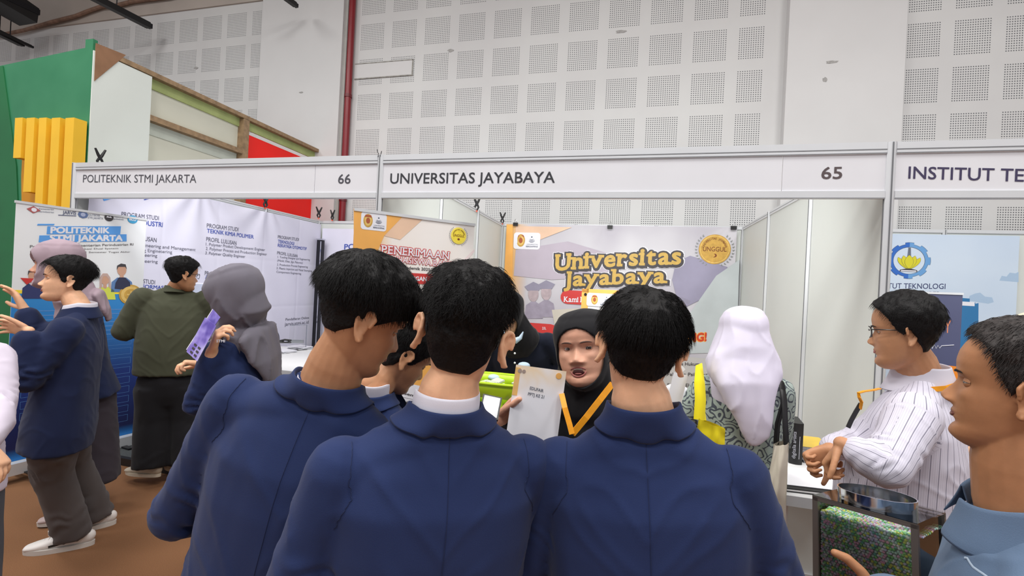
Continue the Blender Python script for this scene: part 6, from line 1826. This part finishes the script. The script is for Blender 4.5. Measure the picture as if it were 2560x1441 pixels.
# person in cream hijab behind the denim shirt
p15 = person('person in cream hijab mostly hidden behind the man in denim', P3(2600, 1500, 2.0)[:2], P3(2600, 1230, 2.0), P3(2600, 935, 1.98), P3(2597, 858, 1.95), 60, (0, 0, 0), sh=.17, scale=1.05)
a15 = mkarms(p15, [(-.22, .04, -.30), (.22, .04, -.30)], [(-.12, .22, -.36), (.12, .22, -.36)])
build_body(p15, SK_TAN, a15, voxel=.006, ears=False, hands=mkhands(p15, a15), legs=default_legs(p15), handvox=.006)
hijab(p15, HJC, 15, [(-.22, .17, .13, .0), (-.12, .165, .12, .0), (-.03, .12, .10, .0)], voxel=.009)
garment(p15, 'dress', torso_mb(p15, [(-1.1, .24, .20, 0), (-.8, .22, .17, 0)] + BLZ[1:], a15), cloth('sand_dress_cloth', (190, 178, 160)), .014, .006, 37, 4, a15)
for (kn, an), sg in zip(default_legs(p15), (-1, 1)): shoe(p15, an, p15.face, SHOEB)
# ------------------------------------------------------------ furniture and things on it
TABW = mat('white_table_laminate', (222, 222, 222), 0.4, 0, 0.02, 3)
def table(label, x0, x1, y0, y1, h=.75, modesty=False, leg=DARKMET):
    th = thing('table', label, 'table', (x0, y0, 0)); W, D_ = x1 - x0, y1 - y0
    MB().box((0, 0, h - .028), (W, D_, h)).build('tabletop', TABW, th)
    MB().box((-.002, -.004, h - .032), (W + .002, 0, h + .001)).build('edge_trim', WHITE_ALU, th)
    for lx in (.06, W - .06):
        for ly in (.06, D_ - .06):
            MB().tube([(lx, ly, 0), (lx, ly, h - .03)], .014, 8).build('leg', leg, th, True)
    for ly in (.06, D_ - .06): MB().tube([(.06, ly, .12), (W - .06, ly, .12)], .009, 6).build('stretcher', leg, th, True)
    return th
table('long white table in the middle of booth 65 in front of the bowing person', .82, 1.72, -.78, -.22)
table('white table in booth 66 loaded with papers and boxes', -2.83, -1.25, .76, 2.0)
desk = thing('counter_desk', 'white counter with overhanging top at the right of booth 65, bag and papers on it', 'desk', (2.40, -.53, 0))
MB().box((0, 0, .715), (.60, .62, .75)).build('worktop', TABW, desk)
MB().box((0, -.004, .705), (.60, 0, .752)).build('front_rail', WHITE_ALU, desk)
lowp = thing('low_partition', 'low white partition panel with base rail below the right-hand desk', 'partition', (1.86, .13, 0))
MB().box((0, 0, .07), (1.12, .015, .70)).build('panel', WHITE_PANEL, lowp)
MB().box((0, -.01, .0), (1.12, .02, .07)).build('base_rail', WHITE_ALU, lowp)
MB().box((0, -.008, .70), (1.12, .02, .735)).build('top_rail', WHITE_ALU, lowp)
for lx in (.05, .55): MB().tube([(lx, .05, 0), (lx, .05, .71)], .016, 8).build('leg', WHITE_ALU, desk, True)
def xz_sheet(name, label, cat, TL, TR, BL, m, thick=.0015, group=None):
    """a flat sheet spanned by three corners in the hall; children are drawn in (u right, v up) metres"""
    TL, TR, BL = (np.array(q, float) for q in (TL, TR, BL))
    ex = TR - TL; w = np.linalg.norm(ex); ex /= w; ez = TL - BL; ez -= ex * (ez @ ex); h = np.linalg.norm(ez); ez /= h; n = np.cross(ex, ez)   # n points to the viewer side
    root = thing(name, label, cat, BL, 0, group)
    def mp(mb):
        mb.v = [tuple(ex * x + ez * z - n * y) for x, y, z in mb.v]; return mb
    o = mp(MB().box((0, 0, 0), (w, thick, h))).build('sheet', m, root)
    return root, o, mp, w, h
# the sheet in the woman's hand
PAPER = mat('laminated_paper', (246, 246, 252), 0.25, 0, 0.02, 6)
PGRAD = bpy.data.materials.new('orange_fading_paper'); PGRAD.use_nodes = True; t = NT(PGRAD)
sep = t.new('ShaderNodeSeparateXYZ'); t.l.new(t.obj(), sep.inputs[0])
nn = t.noise(9, 2)
g_ = t.math('MULTIPLY', t.math('SUBTRACT', 1.0, t.math('MULTIPLY', t.math('ABSOLUTE', t.math('SUBTRACT', nn, .45)), 5.0)), t.math('MULTIPLY', t.math('SUBTRACT', sep.outputs[2], .13), 9.0, ), True)
t.color(t.mix(g_, rgb(248, 248, 254), rgb(250, 214, 156))); t.bsdf.inputs['Roughness'].default_value = .25
rt_, sh_, mp, w, h = xz_sheet('information_sheet', 'laminated sheet reading EDUFAIR PPTJ KE 21 held up by the speaking woman', 'sheet', P3(1281, 911, 1.285), P3(1407, 928, 1.30), P3(1262, 1112, 1.27), PGRAD)
mb = MB(); mb.box((.0, -.0006, h * .62), (w * .10, -.0001, h * .97)); mp(mb).build('orange_border', mat('pale_orange_print', (244, 196, 120), .4, 0, .1, 20), sh_)
mb = MB().disc((w * .86, h * .93), .0085, -.001, -.0004, 24); mp(mb).build('orange_seal', mat('seal_orange_print', (240, 178, 96), .4, var=0), sh_)
mb = MB().disc((w * .09, h * .93), .006, -.001, -.0004, 16).disc((w * .17, h * .93), .005, -.001, -.0004, 16); mp(mb).build('crest', mat('grey_crest_print', (170, 150, 140), .4, var=0), sh_)
mb = MB(); add_text(mb, 'EDUFAIR', w * .33, h * .715, w * .60, h * .700, .0085, -.001, 0, .012); add_text(mb, 'PPTJ KE 21', w * .31, h * .64, w * .63, h * .625, .0085, -.001, 0, .012)
mp(mb).build('lettering', mat('slate_ink', (86, 92, 108), .4, var=0), sh_)
# leaflet with lines, phone
_, sh_, mp, w, h = xz_sheet('leaflet', 'white leaflet listing lines that end in Akademik, beside the bending student', 'sheet', P3(978, 950, 1.62), P3(1062, 968, 1.62), P3(975, 1085, 1.58), PAPER)
for k, s in enumerate(('Semester', 'Akademik', 'Akademik')):
    mb = MB(); add_text(mb, s, w * .1, h * (.78 - .16 * k), w * .85, h * (.76 - .16 * k), .008, -.0008, 0, .02); mp(mb).build('lettering', DKPR, sh_)
    mb = MB().box((.004, -.0006, h * (.72 - .16 * k)), (w - .004, -.0002, h * (.725 - .16 * k))); mp(mb).build('rule_line', mat('rule_grey', (190, 190, 196), .5, var=0), sh_)
_, sh_, mp, w, h = xz_sheet('tablet', 'black tablet with grey reflecting screen behind the centre student', 'tablet', P3(1196, 982, 1.15), P3(1243, 992, 1.15), P3(1196, 1040, 1.10), BLACK, .008)
mb = MB().box((.004, -.0008, .004), (w - .004, -.0002, h - .004)); mp(mb).build('screen', mat('dark_grey_screen', (120, 122, 128), .12), sh_)
# lime basket
LIME = mat('lime_plastic', (190, 224, 40), .4, 0, .05, 10)
bc = at(1245, 985, 2.32); bx = thing('basket', 'lime green perforated plastic basket on the middle table', 'basket', (bc[0], bc[1], .752))
TOPH = at(1245, 948, 2.32)[2] - .752
def ring(z, sx, sy, n=40): return [(sx * math.cos(a) * (abs(math.cos(a)) ** -.25 if abs(math.cos(a)) > .2 else 1.4), sy * math.sin(a), z) for a in np.linspace(0, 2 * math.pi, n, endpoint=False)]
def rr(z, sx, sy, n=40):
    out = []
    for a in np.linspace(0, 2 * math.pi, n, endpoint=False):
        c, s_ = math.cos(a), math.sin(a); out.append((math.copysign(abs(c) ** .55, c) * sx, math.copysign(abs(s_) ** .55, s_) * sy, z))
    return out
prof = [(0, .125, .09), (.02, .13, .095)] + [(z, .13 + .045 * z / TOPH, .095 + .035 * z / TOPH) for z in np.linspace(.04, TOPH - .03, 9)] + [(TOPH, .178, .132)]
mb = MB(); n = 48; v = []; f = []
for z, sx, sy in prof: v += rr(z, sx, sy, n)
for i in range(len(prof) - 1):
    for j in range(n):
        hole = 2 <= i <= len(prof) - 3 and (i % 2 == 0) and (j % 3 != 0)
        if not hole: f.append((i * n + j, i * n + (j + 1) % n, (i + 1) * n + (j + 1) % n, (i + 1) * n + j))
f.append(tuple(range(n)))
o = MB().add(v, f).build('basket_wall', LIME, bx, True); md = o.modifiers.new('s', 'SOLIDIFY'); md.thickness = .004
MB().tube(rr(TOPH, .180, .134, n) + [rr(TOPH, .180, .134, n)[0]], .007, 8, caps=False).build('rim', LIME, bx, True)
mb = MB(); rnd = random.Random(4)
for k in range(14):
    c = (rnd.uniform(-.11, .11), rnd.uniform(-.08, .08), TOPH - .035 + rnd.uniform(-.02, .02)); a = rnd.uniform(0, 3.14)
    Rr = Matrix.Rotation(a, 3, 'Z') @ Matrix.Rotation(rnd.uniform(-.5, .5), 3, 'X')
    q = MB().box((-.035, -.02, -.004), (.035, .02, .004), 0, Rr, c)
    o = q.build('snack_packet', mat('clear_snack_wrapper', (214, 220, 206), .2), None); o.location = bx.location
    tag(o, 'small pale wrapped packet lying in the lime green basket', 'packet', 'wrapped packets in the lime basket')
# black bag behind the speaking woman
q = at(1400, 925, 2.42); bg = thing('handbag', 'shiny black bag on the table behind the speaking woman', 'bag', (q[0], q[1], .752))
mb = MB(); loft(mb, [((-.0, 0, .02), .16, .08), ((0, 0, .15), .17, .085), ((0.0, 0, .27), .15, .06), ((.0, 0, .34), .12, .035)], 24); co, no, fs = remesh(mb, .008, 3)
co = co + no * (fnoise(co, 14, 2, 2) * .012)[:, None]; raw_obj('bag_body', co, fs, mat('shiny_black_vinyl', (26, 25, 28), .25, bump=(30, .5, .01)), bg)
MB().tube([(-.09, -.02, .33), (-.08, -.05, .40), (0, -.06, .43), (.08, -.05, .40), (.09, -.02, .33)], .007, 8).build('bag_handle', BLACK, bg, True)
MB().box((-.12, -.09, .20), (.12, -.082, .205)).build('zip', CHROME, bg)
# white leaflet holder seen right of the third student's neck
_, sh_, mp, w, h = xz_sheet('leaflet', 'blank white leaflet standing right of the straight-haired student', 'sheet', P3(1662, 926, 1.9), P3(1697, 934, 1.9), P3(1655, 1060, 1.9), PAPER)
_, sh_, mp, w, h = xz_sheet('pamphlet', 'small white folded pamphlet tip by the ear of the straight-haired student', 'sheet', P3(1703, 912, 1.95), P3(1712, 922, 1.95), P3(1696, 922, 1.95), PAPER)
q = at(1690, 1000, 2.3); th = thing('paper_plate', 'white round plate leaning behind the white leaflet', 'plate', q)
mb = MB().tube([(0, .0, 0), (0, .004, 0), (0, .010, 0)], [.055, .075, .080], 32); mb.build('plate', PAPER, th, True)
# tote bags of the woman in the white hijab
YT = cloth('yellow_nonwoven', (240, 222, 36), .1, 900); CT = cloth('natural_canvas', (214, 206, 190), .35, 500)
def tote(label, TL, TR, BR, BL, m, strap_m, straps, depth=.035, cat='bag', bulge=.02, nm='tote_bag', group=None):
    C4 = [np.array(q, float) for q in (TL, TR, BR, BL)]
    o0 = C4[0]; root = thing(nm, label, cat, o0)
    ex = C4[1] - C4[0]; ey = np.cross(ex, C4[3] - C4[0]); ey /= np.linalg.norm(ey)
    v = []; f = []; n = 14
    for s_ in (-1, 1):
        for j in range(n + 1):
            for i in range(n + 1):
                u, w_ = i / n, j / n
                q = (C4[0] * (1 - u) + C4[1] * u) * (1 - w_) + (C4[3] * (1 - u) + C4[2] * u) * w_
                bul = s_ * (depth * .5 * (math.sin(math.pi * u) ** .6) * (.15 + .85 * math.sin(math.pi * min(1, w_ * .75 + .12)) ** .7) + .001)
                bul += bulge * .35 * mnoise.noise(Vector((u * 5, w_ * 3, s_ * 4.0 + C4[0][0] * 3)))
                v.append(q + ey * bul - o0)
    N = (n + 1) ** 2
    for s_ in (0, 1):
        for j in range(n):
            for i in range(n):
                a = s_ * N + j * (n + 1) + i; q4 = (a, a + 1, a + n + 2, a + n + 1); f.append(q4 if s_ else q4[::-1])
    for j in range(n):
        for i in (0, n):
            a = j * (n + 1) + i; f.append((a, a + n + 1, a + n + 1 + N, a + N))
    for i in range(n):
        a = n * (n + 1) + i; f.append((a, a + 1, a + 1 + N, a + N))
    raw_obj('bag_body', v, f, m, root)
    for pts, w_ in straps:
        pp_ = [np.array(q) - o0 for q in pts]
        vv = []; ff = []
        for i, q in enumerate(pp_):
            t_ = pp_[min(i + 1, len(pp_) - 1)] - pp_[max(i - 1, 0)]; t_ /= np.linalg.norm(t_); s_ = np.cross(t_, -FW); s_ /= np.linalg.norm(s_); nn_ = np.cross(s_, t_)
            vv += [q - s_ * w_ - nn_ * .0012, q + s_ * w_ - nn_ * .0012, q + s_ * w_ + nn_ * .0012, q - s_ * w_ + nn_ * .0012]
        for i in range(len(pp_) - 1):
            for k in range(4): ff.append((i * 4 + k, i * 4 + (k + 1) % 4, i * 4 + 4 + (k + 1) % 4, i * 4 + 4 + k))
        raw_obj('strap', vv, ff, strap_m, root)
    return root
tote('bright yellow tote bag hanging from the left shoulder of the woman in white hijab', P3(1747, 1046, 1.80), P3(1813, 1073, 1.78), P3(1810, 1150, 1.80), P3(1733, 1130, 1.83), YT, YT,
     [([P3(1752, 921, 1.93), P3(1749, 924, 1.86), P3(1749, 960, 1.83), P3(1751, 1000, 1.81), P3(1748, 1050, 1.80)], .022), ([P3(1752, 921, 1.93), P3(1750, 930, 1.86), P3(1753, 980, 1.82), P3(1754, 1020, 1.81), P3(1758, 1052, 1.80)], .012)])
tote('natural canvas tote bag with black straps on the right shoulder of the white-hijab woman', P3(1934, 1110, 1.84), P3(1972, 1108, 1.80), P3(1963, 1322, 1.80), P3(1908, 1280, 1.90), CT, BLACK,
     [([P3(1938, 945, 1.98), P3(1944, 943, 1.90), P3(1955, 965, 1.87), P3(1958, 1010, 1.85), P3(1944, 1060, 1.85), P3(1940, 1112, 1.85)], .011), ([P3(1946, 945, 1.96), P3(1955, 955, 1.88), P3(1961, 1000, 1.85), P3(1963, 1060, 1.82), P3(1966, 1114, 1.81)], .011)], depth=.09, bulge=.05)
# things on the right-hand desk
q = atz(1988, 1160, .752)
bk = thing('book_box', 'tall black cardboard box with white vertical lettering on the right-hand desk', 'box', (q[0], q[1], .752), math.radians(-8))
hh = aty(1990, 1058, q[1])[2] - .752; ww = .062
mb = MB(); n = 10; prof_ = [(-ww / 2 + ww * i / n, -.012 * math.sin(math.pi * i / n)) for i in range(n + 1)]
v = [(x, y, 0) for x, y in prof_] + [(ww / 2, .16, 0), (-ww / 2, .16, 0)]; k = len(v); v += [(x, y, hh) for x, y, _ in v[:]]
MB().add(v, [(i, (i + 1) % k, (i + 1) % k + k, i + k) for i in range(k)] + [tuple(range(k - 1, -1, -1)), tuple(range(k, 2 * k))]).build('cover', BLACK, bk)
mb = MB(); add_text(mb, 'digitalia artists', .03, 0, .03 + hh * .66, 0, .016, 0, 0, .02); mb2 = MB(); mb2.add([(z_ - .004 - .0, -.0135, x_) for x_, y_, z_ in [(a, b_, -c) for a, b_, c in mb.v]], mb.f); mb2.build('lettering', PRINT_WHITE, bk)
MB().box((.013, -.0125, .03), (.0145, -.0105, .03 + hh * .55)).build('fine_line', PRINT_WHITE, bk)
q = atz(2018, 1158, .752)
rnd = random.Random(2)
for k in range(7):
    o = thing('magazine', 'thin glossy magazine in the pile beside the black box' if k < 6 else 'yellow covered magazine on top of the pile beside the black box', 'magazine', (q[0] + rnd.uniform(-.008, .008) + .05, q[1] + .11, .753 + k * .0125), rnd.uniform(-.06, .06), 'magazines piled on the desk' if k < 6 else None)
    MB().box((-.08, -.11, 0), (.08, .11, .0105)).build('pages', mat('grey_paper_edges', (150, 146, 148), .6, 0, .3, 200), o)
    MB().box((-.082, -.112, .0105), (.082, .112, .0118)).build('cover', [mat('yellow_cover', (232, 196, 66), .4), mat('grey_cover', (182, 180, 184), .4)][0 if k == 6 else 1], o)
A, B_, C_ = atz(1975, 1162, .775), atz(2055, 1162, .775), atz(1985, 1212, .775)
lpt = thing('folder', 'dark folder lying on the right-hand desk under a white sheet', 'folder', (2.44, -.49, .752), math.radians(4))
MB().box((0, 0, 0), (.30, .24, .016)).build('folder_cover', BLACK, lpt)
MB().box((.005, -.003, .005), (.29, 0, .011)).build('folder_pages', mat('paper_edges', (206, 204, 204), .7), lpt)
ws = thing('paper_sheet', 'plain white sheet on top of the dark folder on the desk', 'paper', (2.45, -.455, .770), math.radians(4)); MB().prism([(.0, 0), (.27, 0), (.27, .002), (.0, .002)], .0, .25).build('sheet', PAPER, ws)
# acrylic lucky-draw box full of tiny sweets with a chrome ring
GL = bpy.data.materials.new('clear_acrylic'); GL.use_nodes = True; nt = GL.node_tree; nt.nodes.clear()
out = nt.nodes.new('ShaderNodeOutputMaterial'); mx = nt.nodes.new('ShaderNodeMixShader'); tr = nt.nodes.new('ShaderNodeBsdfTransparent'); gl = nt.nodes.new('ShaderNodeBsdfGlossy'); fr_ = nt.nodes.new('ShaderNodeFresnel')
tr.inputs[0].default_value = (.97, .97, .97, 1); gl.inputs['Roughness'].default_value = .04; fr_.inputs[0].default_value = 1.45
nt.links.new(fr_.outputs[0], mx.inputs[0]); nt.links.new(tr.outputs[0], mx.inputs[1]); nt.links.new(gl.outputs[0], mx.inputs[2]); nt.links.new(mx.outputs[0], out.inputs[0])
FLt, FRt, BLt = P3(2040, 1243, 1.16), P3(2287, 1312, 1.00), P3(2062, 1160, 1.36)
ex = FRt - FLt; Wb = np.linalg.norm(ex); ex /= Wb; dn = P3(2008, 1422, 1.16) - FLt; dn -= ex * (dn @ ex); dn /= np.linalg.norm(dn); ey = np.cross(dn, ex); ey *= -1 if (ey @ (BLt - FLt)) < 0 else 1
Hb = .20; Db = .20
bxr = thing('acrylic_box', 'clear acrylic box full of tiny coloured sweets with a chrome ring on its lid', 'box', FLt)
def bm_(mb): mb.v = [tuple(ex * x + ey * y - dn * z) for x, y, z in mb.v]; return mb
for nm, lo, hi in (('front_pane', (0, 0, -Hb), (Wb, .003, 0)), ('back_pane', (0, Db - .003, -Hb), (Wb, Db, 0)), ('side_pane', (0, 0, -Hb), (.003, Db, 0)), ('side_pane', (Wb - .003, 0, -Hb), (Wb, Db, 0)), ('lid', (-.006, -.006, 0), (Wb + .006, Db + .006, .004)), ('base_pane', (0, 0, -Hb - .003), (Wb, Db, -Hb))):
    bm_(MB().box(lo, hi)).build(nm, GL, bxr)
for x_ in (0, Wb):
    for y_ in (0, Db): bm_(MB().box((x_ - .006, y_ - .006, -Hb), (x_ + .006, y_ + .006, 0))).build('corner_post', mat('smoky_edge', (84, 76, 72), .3), bxr)
for y_ in (-.006, Db - .004):
    for z_ in (-.008, -Hb - .004): bm_(MB().box((-.006, y_, z_), (Wb + .006, y_ + .009, z_ + .009))).build('edge_bead', mat('smoky_edge', (84, 76, 72), .3), bxr)
cx_, cy_ = Wb * .50, Db * .46
R_ = .078
mb = MB(); n = 48; v = []; f = []
for k, (r_, z_) in enumerate(((R_, .004), (R_ + .001, .030), (R_ - .0015, .030), (R_ - .002, .004))):
    v += [(cx_ + r_ * math.cos(a), cy_ + r_ * math.sin(a), z_) for a in np.linspace(0, 2 * math.pi, n, endpoint=False)]
for k in range(3):
    for j in range(n): f.append((k * n + j, k * n + (j + 1) % n, (k + 1) * n + (j + 1) % n, (k + 1) * n + j))
o = bm_(MB().add(v, f)).build('chrome_ring', CHROME, bxr, True)
CANDY = [mat('candy_' + n_, c_, .3, var=0) for n_, c_ in (('green', (150, 220, 140)), ('mint', (200, 236, 214)), ('pink', (244, 188, 212)), ('yellow', (226, 234, 120)), ('lilac', (212, 212, 236)), ('white', (240, 244, 240)), ('teal', (130, 196, 176)))]
import bmesh as _bm
bb = _bm.new(); _bm.ops.create_icosphere(bb, subdivisions=1, radius=1.0); iv = np.array([q.co[:] for q in bb.verts]); if_ = [tuple(q.index for q in fc.verts) for fc in bb.faces]; bb.free()
rs = np.random.RandomState(7); V = []; F = []; MI = []; rc = .0034
nx_, nz_, ny_ = int(Wb / (rc * 1.86)), int((Hb * .86) / (rc * 1.7)), int(Db / (rc * 1.86))
def candy(x, y, z):
    o_ = len(V); 
    for q in iv: V.append((x + q[0] * rc, y + q[1] * rc, z + q[2] * rc))
    F.extend([tuple(i + o_ for i in q) for q in if_])
    zone = mnoise.noise(Vector((x * 14, y * 14, z * 14)))
    c_ = rs.choice(7, p=([.34, .16, .04, .22, .06, .10, .08] if zone > .05 else [.14, .18, .20, .08, .20, .12, .08]) if True else None)
    MI.extend([c_] * len(if_))
for j in range(nz_):
    for i in range(nx_): candy(.006 + rc + i * rc * 1.86 + rs.uniform(-.0012, .0012) + (j % 2) * rc * .9, .004 + rc + rs.uniform(0, .002), -Hb + rc + j * rc * 1.7 + rs.uniform(-.001, .001))
    for i in range(1, ny_): candy(.004 + rc + rs.uniform(0, .002), .004 + rc + i * rc * 1.86, -Hb + rc + j * rc * 1.7 + rs.uniform(-.001, .001))
top = -Hb + nz_ * rc * 1.7
for i in range(nx_):
    for j in range(1, ny_): candy(.006 + rc + i * rc * 1.86 + rs.uniform(-.001, .001), .004 + rc + j * rc * 1.86 + rs.uniform(-.001, .001), top + .006 * mnoise.noise(Vector((i * .2, j * .2, 0))))
mb = MB(); mb.v = [tuple(q) for q in (np.array(V)[:, :1] * ex + np.array(V)[:, 1:2] * ey - np.array(V)[:, 2:3] * dn)]; mb.f = F; mb.m = [int(q) for q in MI]
o = mb.build('sweets', CANDY, bxr, True); o['kind'] = 'stuff'
bm_(MB().box((.012, .014, -Hb + .004), (Wb - .012, Db - .014, top - .006))).build('inner_tray', mat('pale_tray', (190, 200, 190), .6), bxr)
# brochure of the student in grey hijab
BRO = bpy.data.materials.new('violet_brochure_print'); BRO.use_nodes = True; t = NT(BRO)
t.color(t.ramp(t.noise(14, 2), [(.35, rgb(96, 78, 170)), (.5, rgb(150, 134, 214)), (.65, rgb(196, 190, 236))])); t.bsdf.inputs['Roughness'].default_value = .3
_, sh_, mp, w, h = xz_sheet('brochure', 'violet printed brochure held by the woman in grey hijab', 'brochure', P3(537, 779, 1.84), P3(556, 800, 1.80), P3(466, 874, 1.84), BRO)
mb = MB().box((0, -.001, .0), (.004, -.0002, h)); mp(mb).build('white_edge', PRINT_WHITE, sh_)
mb = MB().box((w * .2, -.0012, .01), (w * .95, -.0003, h * .22)); mp(mb).build('white_block', mat('lilac_white_print', (222, 214, 238), .4, var=0), sh_)
_, sh2, mp2, w2, h2_ = xz_sheet('brochure', 'second violet leaflet fanned out beneath the violet brochure of the woman in grey hijab', 'brochure', P3(520, 800, 1.80), P3(548, 822, 1.76), P3(466, 880, 1.80), BRO)
mb = MB()
for i in range(2):
    for j in range(3): mb.box((w2 * (.25 + .35 * i), -.0014, .008 + j * .016), (w2 * (.45 + .35 * i), -.0003, .016 + j * .016))
mp2(mb).build('dark_icons', DKPR, sh2)
mb = MB(); add_text(mb, 'STMI', 0, 0, .03, 0, .010, -.001, 0, .03)
q = P3(541, 856, 1.80)
o = mb.build('sleeve_lettering', PRINT_WHITE, g10); o.location = q - p10.feet; o.rotation_euler = (0, 0, math.radians(30))
# booth 66 table load
q0 = np.array([-2.0, 1.45, .752])
lp_ = thing('laptop', 'open laptop on the booth 66 table showing a colourful round picture', 'laptop', (-2.60, .96, 1.262), math.radians(28))
MB().box((-.17, -.12, 0), (.17, .12, .016)).build('keyboard_base', mat('silver_plastic', (188, 190, 196), .4), lp_)
MB().box((-.17, .115, .016), (.17, .128, .25)).build('screen_frame', PRINT_WHITE, lp_)
mb = MB().box((-.155, .112, .03), (.155, .1149, .238)); mb.build('screen', mat('pale_screen_picture', (190, 196, 214), .3), lp_)
mb = MB()
for k, c_ in enumerate(range(6)):
    a0, a1 = k * math.pi / 3, (k + 1) * math.pi / 3
    mb.prism([(.07 + .0 * math.cos(a0), .12), *[(.07 + .075 * math.cos(a0 + (a1 - a0) * q / 6), .12 + .075 * math.sin(a0 + (a1 - a0) * q / 6)) for q in range(7)]], .1095, .1115, k)
mb.build('round_picture', [mat('pic_' + n_, c_, .4, var=0) for n_, c_ in (('red', (206, 80, 60)), ('blue', (70, 110, 200)), ('orange', (236, 150, 70)), ('cream', (240, 232, 214)), ('rust', (180, 70, 50)), ('sky', (110, 160, 220)))], lp_)
st_ = thing('equipment_case', 'grey case under the laptop on the booth 66 table', 'case', tuple(np.array(lp_.location) * np.array([1, 1, 0]) + np.array([0, .0, .752])), math.radians(28)); MB().box((-.2, -.14, 0), (.2, .14, .508)).build('case_body', mat('grey_case_plastic', (176, 180, 188), .5), st_); MB().box((-.205, -.145, .13), (.205, -.14, .14)).build('case_seam', DARKMET, st_)
for (x, y, w_, d_, h_, nm, lb, m_) in [(676, 886, .16, .12, .10, 'carton', 'small white carton nearest on the booth 66 table', PAPER), (712, 880, .22, .16, .02, 'paper_stack', 'low stack of white papers at the front of the booth 66 table', PAPER),
        (750, 872, .24, .18, .03, 'paper_stack', 'untidy white paper stack at the back right of the booth 66 table', PAPER), (664, 864, .12, .08, .07, 'carton', 'small white carton at the back of the booth 66 table', PAPER), (738, 858, .20, .05, .035, 'pencil_case', 'flat grey plastic tray on the booth 66 table', mat('grey_tray', (150, 154, 160), .4))]:
    q = atz(x, y, .752); o = thing(nm, lb, 'box' if nm == 'carton' else ('papers' if 'paper' in nm else 'tray'), (q[0], q[1], .753), math.radians(random.Random(x).uniform(-25, 40)))
    if nm == 'paper_stack':
        r_ = random.Random(x)
        for k in range(6): 
            Rr = Matrix.Rotation(r_.uniform(-.3, .3), 3, 'Z'); MB().box((-w_ / 2, -d_ / 2, k * h_ / 6), (w_ / 2, d_ / 2, k * h_ / 6 + .0022), 0, Rr).build('sheet', PAPER, o)
    else:
        MB().box((-w_ / 2, -d_ / 2, 0), (w_ / 2, d_ / 2, h_)).build('carton_body', m_, o); MB().box((-w_ / 2 - .002, -d_ / 2 - .002, h_), (w_ / 2 + .002, d_ / 2 + .002, h_ + .006)).build('carton_lid', m_, o)
q = atz(712, 845, .86); o = thing('stapler', 'black stapler on the booth 66 table', 'stapler', (q[0], q[1], .79), .5)
mb = MB(); loft(mb, [((-.07, 0, .012), .016, .010), ((.07, 0, .012), .016, .009)], 14, (0, 1, 0)); loft(mb, [((-.07, 0, .025), .014, .012), ((0, 0, .045), .014, .012), ((.07, 0, .04), .015, .011)], 14, (0, 1, 0)); co, no, fs = remesh(mb, .004, 2); raw_obj('stapler_body', co, fs, BLACK, o)
q1 = (-2.12, 1.72)
o = thing('acrylic_stand', 'clear upright acrylic sign holder on the booth 66 table', 'stand', (q1[0], q1[1], .752), 1.2); MB().box((0, 0, 0), (.21, .003, .30)).build('pane', GL, o); MB().box((-.003, -.002, .297), (.213, .004, .302)).box((.208, -.002, 0), (.213, .004, .3)).build('edge', mat('grey_edge', (120, 126, 140), .4), o); MB().box((0, -.04, 0), (.21, .04, .004)).build('foot', GL, o)
